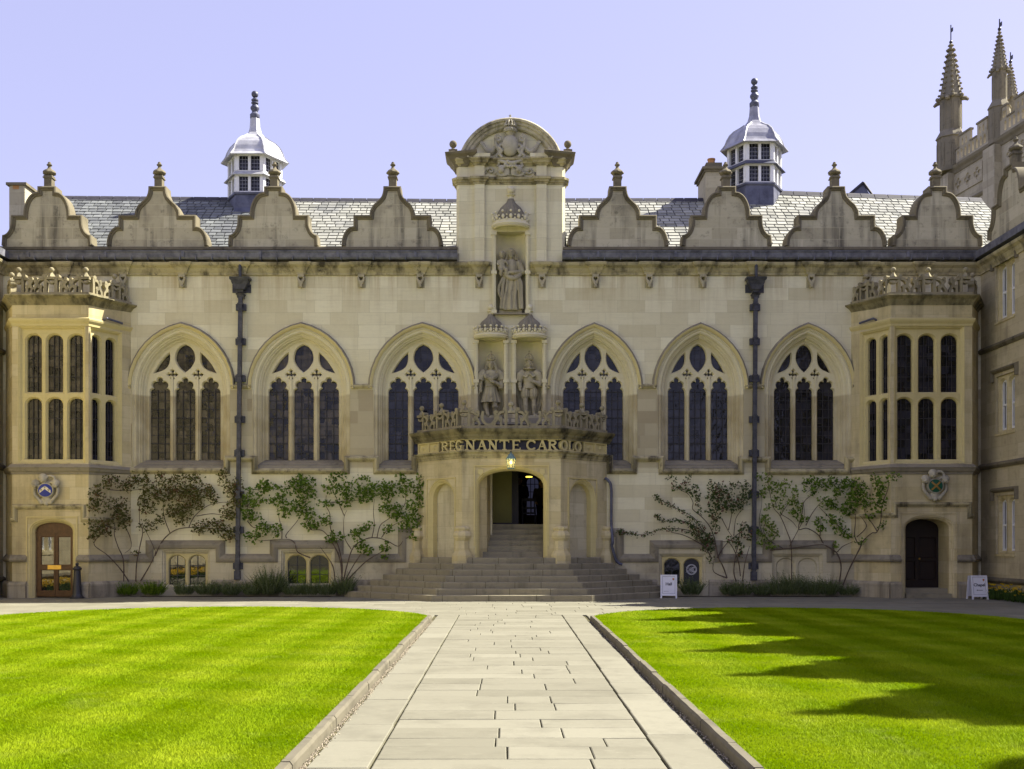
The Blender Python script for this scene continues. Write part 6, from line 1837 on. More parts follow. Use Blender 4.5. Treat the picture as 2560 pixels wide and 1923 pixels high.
# people and a chair seen through the porch
def person(x, y, label, h, cap):
    o = empty('person', label, 'person', (x, y, zfl))
    mb = MB(Frame(0,0)); s = h/1.75
    k = lambda *p: tuple(q*s for q in p)
    head(mb, k(0,.02,1.62), s*1.02); mb.tube([k(0,0,1.42), k(0,.01,1.54)], [.065*s,.055*s], 8)
    torso(mb, [(0,0,1.45*s,.09*s,.08*s),(0,0,1.38*s,.20*s,.11*s),(0,0,1.2*s,.19*s,.13*s),(0,0,1.0*s,.16*s,.12*s),(0,0,.88*s,.18*s,.13*s)])
    for q in (-1, 1):
        capsule(mb, k(q*.21,0,1.38), k(q*.27,.0,1.10), .055*s, .045*s); capsule(mb, k(q*.27,0,1.10), k(q*.22,.14,.92), .042*s, .03*s); hand(mb, k(q*.20,.18,.89), (-q*.2,.5,-.6))
        capsule(mb, k(q*.09,0,.86), k(q*.10,.02,.48), .09*s, .06*s); capsule(mb, k(q*.10,.02,.48), k(q*.10,-.01,.08), .058*s, .04*s); mb.tube([k(q*.10,-.04,.04), k(q*.11,.18,.03)], [.05*s,.04*s], 8)
    mb.build('body', M['skin'], o, True, voxel=.014)
    mb = MB(Frame(0,0))
    torso(mb, [(0,0,1.46*s,.10*s,.09*s),(0,0,1.39*s,.235*s,.125*s),(0,0,1.2*s,.225*s,.15*s),(0,0,1.0*s,.20*s,.145*s),(0,0,.78*s,.225*s,.16*s)])
    for q in (-1, 1):
        capsule(mb, k(q*.22,0,1.37), k(q*.28,.0,1.10), .08*s, .065*s); capsule(mb, k(q*.28,0,1.10), k(q*.225,.12,.95), .06*s, .05*s)
        capsule(mb, k(q*.095,0,.85), k(q*.10,.02,.48), .115*s, .085*s); capsule(mb, k(q*.10,.02,.48), k(q*.10,-.01,.08), .085*s, .07*s)
    mb.build('dark_suit', M['suit'], o, True, voxel=.016)
    mb = MB(Frame(0,0)); mb.sphere(k(0,-.015,1.67), .112*s, 12, 9, (.95,1.1,1.0)); mb.build('hair', M['suit'], o, True)
person(wx(1354,5.5), 5.5, 'person in dark clothing standing inside the hall, in front of the far window', 1.70, False)
person(wx(1299,4.6), 4.6, 'person in dark clothing half hidden beside the oak screen inside the porch', 1.76, True)
chair = empty('chair', 'dark wooden armchair standing in the hall doorway beyond the porch stairs', 'chair', (wx(1322,3.6), 3.6, zfl))
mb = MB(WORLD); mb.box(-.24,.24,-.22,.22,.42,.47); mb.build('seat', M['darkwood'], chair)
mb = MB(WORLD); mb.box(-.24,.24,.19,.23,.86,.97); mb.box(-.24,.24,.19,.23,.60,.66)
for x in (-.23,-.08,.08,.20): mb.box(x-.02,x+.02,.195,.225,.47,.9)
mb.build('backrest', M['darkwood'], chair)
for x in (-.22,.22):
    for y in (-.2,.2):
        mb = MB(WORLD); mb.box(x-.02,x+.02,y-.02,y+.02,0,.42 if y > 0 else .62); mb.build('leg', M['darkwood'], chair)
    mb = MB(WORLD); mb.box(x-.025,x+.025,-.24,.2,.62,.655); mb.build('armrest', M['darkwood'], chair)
# ------------------------------------------------------------------ the ground: paving, path, kerbs, lawns
def gstruct(o): o['kind'] = 'structure'; return o
mb = MB(WORLD); mb.add([(-400,-400,-.03),(400,-400,-.03),(400,400,-.03),(-400,400,-.03)], [(0,1,2,3)]); gstruct(mb.build('ground', M['joint']))
Rg = random.Random(11)
def slab(mb, x0, x1, y0, y1, z, g=.006):
    if x1-x0 < .05 or y1-y0 < .05: return
    mb.tint = min(1, max(0, Rg.gauss(.5, .24)))
    g2 = g*Rg.uniform(.6, 1.7); c = .008; dz = Rg.uniform(-.002, .002); t = [Rg.uniform(-.0015, .0015) for _ in range(4)]
    a = [(x0+g2,y0+g2),(x1-g,y0+g),(x1-g2,y1-g),(x0+g,y1-g2)]
    b = [(x0+g2+c,y0+g2+c),(x1-g-c,y0+g+c),(x1-g2-c,y1-g-c),(x0+g+c,y1-g2-c)]
    pts = [(x,y,z-.028) for x,y in a] + [(x,y,z+dz-.004) for x,y in a] + [(x,y,z+dz+q) for (x,y),q in zip(b,t)]
    mb.add(pts, [(8,9,10,11)] + [(4+i,4+(i+1)%4,8+(i+1)%4,8+i) for i in range(4)] + [(i,(i+1)%4,4+(i+1)%4,4+i) for i in range(4)])
def edge(p, q, y): return p[0] + (q[0]-p[0])*(y-p[1])/(q[1]-p[1])
KL = ((-1.62,-9.4), (-1.487,-26.5)); KR = ((1.76,-10.2), (1.65,-26.5))
YT = -9.3
mb = MB(WORLD)
y = YT
while y > -34.3:                                  # the middle run: close courses, broken joints
    h = Rg.uniform(.36, .56); x0, x1 = edge((-1.08,-10.6),(-.98,-26.5), y), edge((1.23,-10.6),(1.15,-26.5), y)
    cuts = [x0]; n = Rg.choice((2, 2, 2, 3))
    cuts += sorted(Rg.uniform(x0+.35, x1-.35) for _ in range(n)); cuts.append(x1)
    cuts = [c for i, c in enumerate(cuts) if i == 0 or i == len(cuts)-1 or (c-cuts[i-1] > .36 and x1-c > .36)]
    for a, b in zip(cuts, cuts[1:]): slab(mb, a, b, y-h, y, 0, .0055)
    y -= h
for side in (-1, 1):                              # long slabs along either kerb
    y = YT
    while y > -34.3:
        h = Rg.uniform(.7, 1.7)
        if side < 0: a, b = edge(*KL, y) + .045, edge((-1.08,-10.6),(-.98,-26.5), y)-.012
        else: a, b = edge((1.23,-10.6),(1.15,-26.5), y)+.012, edge(*KR, y) - .05
        slab(mb, a, b, y-h, y, 0, .005); y -= h
gstruct(mb.build('path', M['flag']))
mb = MB(WORLD)
y = 0.0
while y > -34.3:                                  # the paving along the building and round the lawns
    h = Rg.uniform(.55, .8); x = -15.75 - Rg.random()*.8
    y0 = max(y-h, YT) if y > YT else y-h
    while x < 14.8:
        w = Rg.uniform(.65, 1.3)
        a_, b_ = edge(*KL, y)-.03, edge(*KR, y)+.03
        if y > YT or x+w < a_ or x > b_: slab(mb, max(x,-15.75), min(x+w,14.8), y0, y, 0, .005)
        else:
            if x < a_-.06: slab(mb, x, a_, y0, y, 0)
            if x+w > b_+.06: slab(mb, max(x, b_), x+w, y0, y, 0)
        x += w
    y = y0
gstruct(mb.build('pavement', M['flag']))

def circ3(p, q, r):
    ax, ay, bx, by, cx, cy_ = *p, *q, *r
    d = 2*(ax*(by-cy_)+bx*(cy_-ay)+cx*(ay-by))
    ux = ((ax*ax+ay*ay)*(by-cy_)+(bx*bx+by*by)*(cy_-ay)+(cx*cx+cy_*cy_)*(ay-by))/d
    uy = ((ax*ax+ay*ay)*(cx-bx)+(bx*bx+by*by)*(ax-cx)+(cx*cx+cy_*cy_)*(bx-ax))/d
    return ux, uy, math.hypot(ax-ux, ay-uy)
def farc(p, q, r, n=36):
    ux, uy, rad = circ3(p, q, r)
    a0 = math.atan2(p[1]-uy, p[0]-ux); a1 = math.atan2(r[1]-uy, r[0]-ux)
    if r[0] < p[0] and a1 < a0: a1 += 2*PI
    if r[0] > p[0] and a1 > a0: a1 -= 2*PI
    return [(ux+rad*math.cos(a0+(a1-a0)*i/n), uy+rad*math.sin(a0+(a1-a0)*i/n)) for i in range(n+1)]
LL = farc((-1.70,-10.9), (-6.48,-7.7), (-10.85,-10.8)) + [(-12.0,-12.8), (-12.4,-15), (-12.4,-31.5), (-1.535,-31.5)]
LR = farc((1.845,-11.1), (5.2,-8.15), (10.4,-12.2)) + [(11.3,-14.5), (11.6,-17), (11.6,-31.5), (1.705,-31.5)]
LZ_ = .085
for poly in (LL, LR):
    mb = MB(WORLD)
    for u, w in [(0,0)]: pass
    pl = MB(lambda u, v, w: (u, w, v)); pl.plate(poly, [], LZ_, -.02)
    gstruct(pl.build('lawn', M['lawn']))
def kerb(path, inner_off, label):
    mb = MB(WORLD); Rk = random.Random(3); n = len(path)
    # cumulative length, then stones of about a metre
    L = [0]
    for a, b in zip(path, path[1:]): L.append(L[-1]+math.hypot(b[0]-a[0], b[1]-a[1]))
    def P(s):
        for i in range(n-1):
            if s <= L[i+1] or i == n-2:
                t = (s-L[i])/(L[i+1]-L[i]); a, b = path[i], path[i+1]
                d = ((b[0]-a[0])/(L[i+1]-L[i]), (b[1]-a[1])/(L[i+1]-L[i]))
                return (a[0]+(b[0]-a[0])*t, a[1]+(b[1]-a[1])*t), (-d[1]*inner_off, d[0]*inner_off)
    s = 0; loops = []
    while s < L[-1]-.05:
        e = min(L[-1], s+Rk.uniform(.8, 1.3)); k = 6; h = LZ_+.012+Rk.uniform(-.006,.006); ro = Rk.uniform(-.006,.006)
        lo = []
        for i in range(k+1):
            (x, y), nn = P(s+.004+(e-s-.008)*i/k); j = Rk.uniform(-.004,.004)
            f = lambda q, z: (x+nn[0]*(q+ro), y+nn[1]*(q+ro), z)
            lo.append([f(.0,-.03), f(.004+j,h-.025), f(.022+j,h), f(.085,h+j*.5), f(.098,h-.015), f(.098,-.03)])
        mb.loft(lo, True, True, True); s = e
    o = mb.build('kerb', M['kerb']); tag(o, label, 'kerb'); return o
kerb([(edge(*KL,-10.85),-10.85),(edge(*KL,-31.5),-31.5)], -1, 'low pale stone kerb with gravel along its foot, edging the sunny left lawn')
kerb([(edge(*KR,-11.05),-11.05),(edge(*KR,-31.5),-31.5)], 1, 'low stone kerb shaded on its path side, edging the right lawn')
# gravel swept along the left kerb, a little at the right one
mb = MB(WORLD)
for k in range(3000):
    y = -11.1 - 19.5*Rg.random()**.8
    if k < 2300: x = edge(*KL, y) + abs(Rg.gauss(.0,.03)) + .004
    else: x = edge(*KR, y) - abs(Rg.gauss(.0,.03)) - .003
    r = Rg.uniform(.004,.011); mb.tint = Rg.random()
    a = Rg.random()*PI; 
    mb.add([(x+r*math.cos(a+t)*s, y+r*math.sin(a+t)*s, .002+z) for t, s, z in ((0,1.2,.002),(PI/2,.9,.001),(PI,1.1,.002),(3*PI/2,.9,.001))] + [(x,y,.003+r*1.1)], [(0,1,4),(1,2,4),(2,3,4),(3,0,4)])
o = mb.build('gravel', M['gravel']); tag(o, 'pale gravel strewn along the foot of the kerbs', 'gravel', kind='stuff')
mb = MB(WORLD)
for a, b in ((-11.3,-5.45),(3.4,10.2)): mb.box(a, b, -.58, -.12, -.02, .006)
o = mb.build('planting_bed', M['soil']); gstruct(o)

# grass: individual blades, thinner with distance
def grass(poly, name, label, seed):
    r = np.random.default_rng(seed)
    xs = np.array([p[0] for p in poly]); ys = np.array([p[1] for p in poly])
    N = 1900000
    # draw depth so that density falls with the square root of distance cubed
    d0, d1 = 5.5, D + ys.max()
    u = r.random(N)
    d = (d0**.25 + u*(d1**.25 - d0**.25))**4
    y = d - D
    half = np.minimum(d*1300/F + 4.0, 13)
    x = (r.random(N)*2-1)*half
    keep = np.zeros(N, bool); j = len(poly)-1
    for i in range(len(poly)):
        c = ((ys[i] > y) != (ys[j] > y))
        with np.errstate(divide='ignore', invalid='ignore'):
            c &= x < (xs[j]-xs[i])*(y-ys[i])/(ys[j]-ys[i]) + xs[i]
        keep ^= c; j = i
    x, y, d = x[keep], y[keep], d[keep]; n = len(x)
    hgt = .010 + .012*r.random(n)
    w = .0026 + .00030*d
    hgt = hgt + .0005*d
    a = r.random(n)*2*PI
    # mown stripes: the roller lays the blades one way and then the other
    lay = np.where(np.sin(x*PI/.62 + .4) > 0, 1.0, -1.0)
    lx, ly = r.normal(0, .6, n), r.normal(0, .6, n) + lay*.7
    V = np.empty((n, 3, 3), np.float32)
    V[:,0,0] = x - w*np.cos(a); V[:,0,1] = y - w*np.sin(a); V[:,0,2] = LZ_ - .004
    V[:,1,0] = x + w*np.cos(a); V[:,1,1] = y + w*np.sin(a); V[:,1,2] = LZ_ - .004
    V[:,2,0] = x + lx*hgt; V[:,2,1] = y + ly*hgt; V[:,2,2] = LZ_ + hgt
    me = bpy.data.meshes.new(name)
    me.vertices.add(n*3); me.vertices.foreach_set('co', V.ravel())
    me.loops.add(n*3); me.loops.foreach_set('vertex_index', np.arange(n*3, dtype=np.int32))
    me.polygons.add(n); me.polygons.foreach_set('loop_start', np.arange(0, n*3, 3, dtype=np.int32))
    me.update(calc_edges=True)
    t = me.attributes.new('tint', 'FLOAT', 'FACE'); t.data.foreach_set('value', r.random(n).astype(np.float32))
    me.materials.append(M['blade'])
    o = bpy.data.objects.new(name, me); COL.objects.link(o)
    tag(o, label, 'grass', kind='stuff')
grass(LL, 'grass', 'bright mown striped grass of the left lawn', 1)
grass(LR, 'grass', 'mown grass of the right lawn, partly shaded', 2)

# ------------------------------------------------------------------ climbing plants: bark stems and loose single leaves
def leaf(mb, c, s, rr, droop=.5):
    """a small lobed leaf, hanging off the wall"""
    yaw, roll = rr.uniform(-1.0, 1.0), rr.uniform(-PI, PI)
    pit = rr.gauss(-droop, .45)
    m = Matrix.Rotation(yaw, 3, 'Z') @ Matrix.Rotation(pit, 3, 'X') @ Matrix.Rotation(roll*.45, 3, 'Y')
    fold = rr.uniform(.05, .3)
    P = [(0,0,-.15),(.42,-fold,-.10),(.62,-fold,-.48),(.30,-fold*.4,-.62),(0,.0,-1.05),(-.30,-fold*.4,-.62),(-.62,-fold,-.48),(-.42,-fold,-.10)]
    pts = []
    for p in P:
        q = m @ (Vector(p)*s); pts.append((c[0]+q.x, c[1]+q.y, c[2]+q.z))
    mb.tint = rr.random()
    mb.add(pts, [(0,1,2,3,4),(0,4,5,6,7)])
def climber(label, ox, oy, stems, clusters, mat, size, dens, seed, rad=.02, strings=()):
    def dep(px): return max(0, (327-px)/105*1.40, (px-2128)/97*1.40)
    rr = random.Random(seed)
    def to(x, y, d=.19):
        d = d + dep(ox + x/3.456); return (wx(ox + x/3.456, -d), -d, wz(oy + y/3.456, -d))
    root = to(*stems[0][0]); o = empty('climbing_plant', label, 'climbing plant', (root[0], root[1], 0))
    inv = Matrix.Translation((-root[0], -root[1], 0))
    for st in stems:
        d0 = .24 if st[0][1] > 850 else .17
        L = len(st)
        p = bez([tuple(Vector(to(x + rr.uniform(-3,3), y, d0 if i == 0 else (.24 if y > 760 else .13)))) for i, (x, y) in enumerate(st)], 6)
        n = len(p); mb = MB(WORLD); r0 = rad*(1.0 if st[0][1] > 850 else .7)
        mb.tube(p, [r0*(1-.65*i/n)*rr.uniform(.85,1.15) for i in range(n)], 6)
        b = mb.build('stem', M['stem'], o, True, 60); b.matrix_parent_inverse = inv
    mb = MB(WORLD); tw = mb
    for cx, cy_, rx, ry in clusters:
        n = int(rx*ry*PI/520*dens) + 3
        for k in range(n):
            a = rr.random()*2*PI; q = rr.random()**.62
            x, y = cx+rx*1.12*q*math.cos(a), cy_+ry*1.12*q*math.sin(a)
            x += rr.gauss(0, 6); y += rr.gauss(0, 6)
            c = to(x, y, .15 + .16*(1-q)*rr.random() + .03)
            leaf(mb, c, size*rr.uniform(.6, 1.25), rr)
        for k in range(max(2, n//9)):
            a = rr.random()*2*PI
            tw.tint = -1
            tw.tube([to(cx, cy_, .14), to(cx+rx*.5*math.cos(a), cy_+ry*.5*math.sin(a), .17), to(cx+rx*1.0*math.cos(a), cy_+ry*1.0*math.sin(a)+6, .2)], [.006,.005,.003], 4)
    for st in strings:
        p = bez(st, 10)
        for x, y in p:
            for k in range(4):
                leaf(mb, to(x+rr.gauss(0,13), y+rr.gauss(0,11)+8, .16+.08*rr.random()), size*rr.uniform(.5,.95), rr)
    b = mb.build('foliage', mat, o); b.matrix_parent_inverse = inv
climber('reddish climbing rose with brownish leaves trained on the wall beside the glazed door', 0, 1140,
  [[(1115,1085),(1040,980),(930,860),(820,775),(835,715),(900,640)], [(1068,1085),(1065,900),(1020,780),(985,680),(990,600),(960,500)],
   [(1170,1085),(1180,930),(1210,780),(1235,650),(1205,560),(1210,340)], [(1215,1080),(1290,960),(1340,850),(1330,790),(1260,650)],
   [(1340,865),(1400,740),(1500,650),(1620,620),(1850,630),(1930,650)], [(1470,665),(1430,560),(1410,470),(1415,380)], [(1630,615),(1680,520),(1800,430),(1950,400),(2040,430)],
   [(1075,600),(1120,700),(1130,790),(1080,840)], [(1700,520),(1830,500),(1960,520),(2030,540)], [(940,290),(1060,300),(1200,290)], [(2030,420),(2010,300),(1950,180)]],
  [(840,330,70,80),(830,440,60,60),(1010,440,100,90),(1060,510,70,60),(900,600,150,55),(800,690,50,45),(880,660,70,40),(1080,580,50,50),
   (960,190,70,40),(930,240,50,40),(1080,250,80,50),(1160,200,60,60),(1260,170,45,40),(1380,180,45,45),(1500,190,60,40),(1700,190,70,40),(1600,190,50,40),
   (1260,250,70,60),(1330,340,110,70),(1450,290,150,80),(1600,320,150,70),(1720,300,120,70),(1810,300,50,60),(1270,440,70,70),(1500,460,100,60),(1620,420,110,60),(1560,500,90,60),
   (1280,600,80,50),(1240,390,50,50),(1390,545,40,50),(1930,180,50,90),(1990,300,70,60),(2050,260,50,90),(2040,400,70,60),(1780,600,100,55),(1930,640,110,60),(1880,580,60,40),(1980,700,60,50),
   (1560,570,50,40),(2000,500,60,50),(1940,480,50,50),(1720,640,60,40),(1160,830,40,18),(1850,380,50,40),(1700,400,60,60)],
  M['leaf_red'], .066, 2.7, 1, .021)
climber('leafy green vine trained along the wall between the drainpipe and the porch', 560, 1140,
  [[(1020,1085),(1000,900),(950,770),(860,650),(760,640),(730,632)], [(1010,1085),(1020,950),(985,780),(940,700),(915,600),(915,500),(880,430),(880,340)],
   [(1030,1090),(1060,960),(1120,790),(1230,715),(1340,710),(1420,740),(1505,780),(1560,720),(1640,690)], [(1050,1070),(1110,960),(1190,840)], [(1100,805),(1040,700),(1035,540),(1060,470)],
   [(1275,710),(1295,600),(1290,480),(1300,370)], [(1320,705),(1350,600),(1430,540),(1550,440),(1570,330),(1550,210)], [(960,1085),(940,960),(890,870),(830,790)],
   [(745,880),(640,830),(610,750),(540,720),(300,735)], [(500,715),(500,640),(480,560),(455,450)], [(540,710),(540,680),(600,600),(645,540),(700,420),(720,300)], [(760,640),(720,560),(660,480)],
   [(200,560),(260,620),(340,600),(440,590)], [(1040,520),(980,380),(930,270)], [(850,405),(1000,395),(1180,380)], [(1060,1080),(1230,910),(1380,820)], [(1360,705),(1430,620),(1540,560)]],
  [(200,440,70,100),(290,290,90,45),(350,240,60,45),(430,260,70,35),(600,270,100,55),(700,240,85,85),(720,330,80,60),(640,210,70,45),(480,360,55,55),(520,450,65,75),(650,420,75,60),(700,490,85,55),(740,590,70,55),(860,550,75,50),
   (250,520,80,40),(350,600,65,38),(440,640,55,60),(250,700,60,55),(280,390,40,40),(370,380,60,35),(340,650,60,28),(880,405,90,28),(930,280,85,45),(940,190,45,45),(1050,280,65,65),(1050,370,65,60),(1020,170,45,28),
   (1170,310,65,55),(1260,290,100,65),(1220,350,65,50),(1350,250,75,45),(1400,320,75,60),(1450,270,75,60),(1540,190,45,45),(1600,240,55,38),(1690,220,38,60),(1680,320,45,55),(1690,400,38,50),(1560,520,85,55),(1480,470,75,65),(1400,430,65,55),
   (1660,540,55,50),(1600,620,85,38),(1650,690,45,38),(1420,630,55,38),(1240,600,55,38),(1190,640,55,38),(1130,670,48,38),(1180,760,55,48),(1230,810,55,38),(1390,780,45,48),(1395,870,28,28),(960,690,75,45),(920,720,55,28),(1150,200,38,28),(1220,190,38,28),(1560,300,50,50),(1620,440,50,60)],
  M['leaf_green'], .082, 2.3, 2, .021)
climber('dusky red-tipped climber with long bare fanning stems, between the porch and the right drainpipe', 1400, 1140,
  [[(1445,1055),(1410,960),(1370,880),(1350,800),(1330,700),(1290,600),(1220,520),(1145,460),(1150,400),(1110,330),(1050,300),(960,240)], [(1335,740),(1240,660),(1130,590),(1040,560),(880,560),(840,500)],
   [(1330,735),(1230,640),(1150,530),(1000,450),(870,380),(825,335)], [(1340,765),(1200,700),(1100,640),(900,630),(700,680),(500,650)], [(1440,1055),(1330,1000),(1330,900)],
   [(1520,1085),(1500,1000),(1515,860),(1540,760),(1560,620),(1580,560)], [(1580,1085),(1600,930),(1640,780)], [(1560,1040),(1540,900),(1470,760),(1380,740)], [(1400,540),(1450,640),(1490,700)],
   [(1500,690),(1520,540),(1580,460)], [(1455,640),(1480,500),(1460,420)], [(1360,880),(1440,760),(1560,660)], [(1310,890),(1240,780),(1080,690),(960,660)]],
  [(1320,280,50,65),(1370,270,50,55),(1340,370,80,60),(1420,420,70,55),(1450,330,50,55),(1330,480,60,75),(1345,590,40,75),(1500,420,80,60),(1560,380,65,55),(1600,330,50,55),(1500,250,60,28),(1590,250,60,38),(1180,300,38,60),(1190,390,30,60),(1210,470,24,30),
   (1000,270,45,38),(1090,220,38,38),(960,190,45,20),(1130,160,20,18),(1280,780,55,55),(1500,720,55,38),(1550,770,45,38),(1550,840,38,28),(1580,620,45,55),(1640,690,35,45),(1290,700,45,38),(1310,880,28,38),(1090,300,40,35)],
  M['leaf_dark'], .07, 2.2, 3, .020,
  [[(1320,720),(1240,660),(1130,580),(1040,550),(880,545),(840,500)], [(1250,620),(1150,530),(1000,440),(870,380),(825,335)], [(1290,750),(1200,700),(1100,640),(900,625),(720,675)], [(660,670),(560,655),(500,640)], [(1250,720),(1180,640),(1130,600)]])
climber('young lime-leaved vine with thin stems, directly right of the right drainpipe', 1400, 1140,
  [[(2003,1085),(2000,780),(1960,650),(1905,520),(1850,450),(1820,350),(1790,200)], [(1930,800),(1770,700),(1720,560),(1745,430),(1745,340)], [(1905,520),(1950,440),(1990,380)], [(1790,720),(1760,640),(1780,560)], [(1985,780),(2060,640),(2110,520),(2100,380)], [(1905,500),(2000,560),(2050,620)]],
  [(1730,300,45,55),(1790,180,55,38),(1800,270,45,45),(1880,260,55,45),(1770,560,55,55),(1810,600,55,38),(1850,680,55,38),(1720,660,55,45),(1760,740,55,38),(1900,330,55,45),(1930,430,55,45),(1860,390,45,45),(2000,380,55,45),(1720,180,35,38),(1950,230,45,38),(1830,640,45,38),(2040,420,45,45),(2030,300,40,40),(1790,440,25,35),(1830,770,50,25)],
  M['leaf_lime'], .072, 2.0, 4, .018)
climber('green vine on a thick forked stem trained up to the chapel bay', 1920, 1140,
  [[(610,1130),(630,960),(600,850),(540,800),(480,760),(430,680),(340,625),(265,630),(290,500),(310,400),(370,340),(430,300)], [(640,1130),(700,980),(790,800),(820,740),(890,670),(945,655),(975,560),(985,420),(1030,300),(1045,230)],
   [(20,815),(260,790),(440,765),(500,775)], [(785,770),(750,690),(755,560),(750,500),(700,400)], [(330,600),(380,500),(440,420),(500,370)], [(600,830),(650,780),(740,740)], [(450,690),(460,560)], [(945,650),(900,580),(850,520),(820,420)], [(770,700),(850,610),(800,520)], [(650,640),(560,560),(440,440)]],
  [(400,220,75,48),(370,290,55,45),(490,250,65,45),(560,230,75,55),(620,300,65,45),(740,250,105,65),(800,300,75,65),(700,220,55,38),(760,370,85,55),(700,430,75,55),(850,400,55,55),(930,210,45,45),(980,230,55,45),(1070,180,55,38),(960,300,55,45),(960,380,55,55),(960,440,45,38),
   (500,390,65,45),(560,420,65,45),(440,580,45,55),(540,540,45,38),(600,580,55,45),(640,640,55,38),(700,680,45,28),(800,740,45,22),(990,590,28,38),(880,510,38,38),(300,540,45,38),(240,480,55,40),(580,770,28,28),(470,630,38,28),(660,480,45,40),(330,230,35,30)],
  M['leaf_green'], .082, 2.1, 5, .024)

# ------------------------------------------------------------------ low shrubs at the foot of the wall, bedding flowers
def shrub(px, w, h, mat, label, seed, y=-.50, kind=0):
    rr = random.Random(seed); x = wx(px, y); mb = MB(WORLD); n = int(250*w*h/.12)
    for k in range(n):
        a = rr.random()*2*PI; q = math.sqrt(rr.random()); bx, by = q*w*.46*math.cos(a), q*.20*math.sin(a)
        L = h*rr.choice((.5,.7,.9,1.0,1.35))*rr.uniform(.8,1.15)*(1-.35*q*q)
        le = .45*q + rr.uniform(0, .4); dx, dy = math.cos(a)*le + rr.gauss(0,.15), math.sin(a)*le*.6 + rr.gauss(0,.15)
        b = rr.random()*PI; ww = rr.uniform(.006,.013); mb.tint = rr.random()
        t0 = rr.uniform(0,.35)
        p0 = (bx+dx*L*t0, by+dy*L*t0, .03+L*t0); p1 = (bx+dx*L, by+dy*L, .03+L)
        m = ((p0[0]+p1[0])/2, (p0[1]+p1[1])/2, (p0[2]+p1[2])/2+.01)
        mb.add([p0, (m[0]-ww*math.cos(b), m[1]-ww*math.sin(b), m[2]), p1, (m[0]+ww*math.cos(b), m[1]+ww*math.sin(b), m[2])], [(0,1,2,3)])
        for s in range(3):
            t = rr.uniform(.4, 1); c = (bx+dx*L*t, by+dy*L*t, .03+L*t); aa_ = rr.random()*2*PI; l2 = rr.uniform(.025,.05)
            mb.add([c, (c[0]+l2*math.cos(aa_), c[1]+l2*math.sin(aa_), c[2]+l2*.6), (c[0]+.6*l2*math.cos(aa_+.5), c[1]+.6*l2*math.sin(aa_+.5), c[2]+l2*.8)], [(0,1,2)])
    o = mb.build('shrub', mat); o.location = (x, y, 0); tag(o, label, 'shrub', 'low shrubs along the foot of the hall wall')
C3 = lambda c: c/3.456
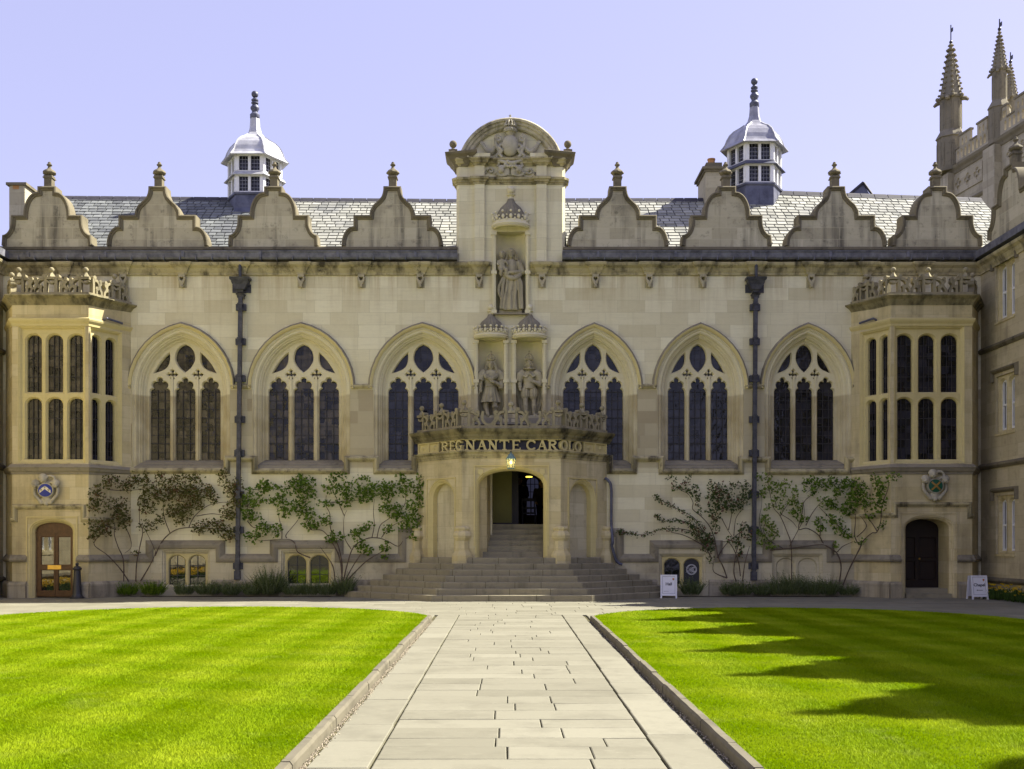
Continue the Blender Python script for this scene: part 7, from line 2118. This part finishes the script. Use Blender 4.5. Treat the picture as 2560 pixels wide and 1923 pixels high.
SH = [(C3(1100),.62,.34,'shrub_bright','bright green low shrub, first in the bed beside the climbing rose'),
      (C3(1320),.68,.34,'shrub_bright','bright green low shrub under the rose stems, left of the first basement window'),
      (C3(1590),.50,.30,'shrub','small grey-green shrub below the first basement window'),
      (C3(1800),.75,.36,'shrub','wide grey-green shrub at the right edge of the first basement window'),
      (C3(2000),.48,.30,'shrub','small dark shrub just left of the left drainpipe foot'),
      (560+C3(55),.50,.32,'shrub','small rounded shrub immediately beside the left drainpipe foot'),
      (560+C3(240),.55,.34,'shrub','low shrub between the left drainpipe and a taller feathery one'),
      (560+C3(400),.62,.54,'shrub','taller feathery shrub left of the second basement window'),
      (560+C3(590),.55,.32,'shrub','low lavender shrub below the left light of the second basement window'),
      (560+C3(735),.55,.32,'shrub','low lavender shrub below the right light of the second basement window'),
      (560+C3(890),.58,.36,'shrub','dark shrub at the right jamb of the second basement window'),
      (560+C3(1040),.42,.46,'shrub','upright wispy shrub at the roots of the green vine by the steps'),
      (1400+C3(1135),.56,.34,'shrub','lone rounded shrub beside the white Hall board'),
      (1400+C3(1480),.62,.34,'shrub','low grey shrub under the dusky climber'),
      (1400+C3(1590),.45,.30,'shrub','small grey shrub left of the right drainpipe foot'),
      (1400+C3(1740),.50,.32,'shrub','small grey shrub right of the right drainpipe foot'),
      (1920+C3(80),.60,.40,'shrub','lavender shrub below the left blind arch'),
      (1920+C3(220),.60,.42,'shrub','lavender shrub between the two blind arches'),
      (1920+C3(370),.60,.42,'shrub','lavender shrub below the right blind arch'),
      (1920+C3(520),.50,.38,'shrub','lavender shrub left of the forked vine stem'),
      (1920+C3(690),.55,.30,'shrub','last low shrub of the bed, right of the forked vine stem')]
for i, (px, w, h, m, l) in enumerate(SH): shrub(px, w*.84, h*(1.0 + .3*((i*7) % 5)/4), M[m], l, 40+i)

def flowers(x0, x1, y0, y1, n, label, seed, frac=.75):
    rr = random.Random(seed); lf = MB(WORLD); fl = MB(WORLD)
    for k in range(n):
        x, y = rr.uniform(x0, x1), rr.uniform(y0, y1); h = rr.uniform(.15, .42)
        for s in range(7):
            a = rr.random()*2*PI; L = h*rr.uniform(.5, 1.0); le = rr.uniform(.15,.5); w = .012
            p1 = (x+math.cos(a)*le*L, y+math.sin(a)*le*L, L); m = (x+math.cos(a)*le*L*.4, y+math.sin(a)*le*L*.4, L*.6)
            lf.tint = rr.random(); lf.add([(x,y,0), (m[0]-w*math.sin(a), m[1]+w*math.cos(a), m[2]), p1, (m[0]+w*math.sin(a), m[1]-w*math.cos(a), m[2])], [(0,1,2,3)])
        if rr.random() < frac:
            c = (x+rr.gauss(0,.03), y+rr.gauss(0,.03), h+.03); r = rr.uniform(.025,.05); fl.tint = rr.random()
            for s in range(5):
                a = 2*PI*s/5; b = a+2*PI/5
                fl.add([(c[0],c[1],c[2]-.5*r), (c[0]+r*math.cos(a), c[1]+r*math.sin(a), c[2]+.3*r), (c[0]+r*1.2*math.cos((a+b)/2), c[1]+r*1.2*math.sin((a+b)/2), c[2]+.7*r), (c[0]+r*math.cos(b), c[1]+r*math.sin(b), c[2]+.3*r)], [(0,1,2,3)])
    o = lf.build('flower_foliage', M['flower_leaf']); tag(o, label, 'flower bed', kind='stuff')
    o2 = fl.build('petals', M['flower'], o)
flowers(14.0, 14.72, -9.0, -1.5, 900, 'shaded bed of yellow flowers at the foot of the right side range', 9, .28)
flowers(-15.65, -14.9, -22, -2.1, 2200, 'sunny bed of yellow bulbs at the foot of the left side range', 10)
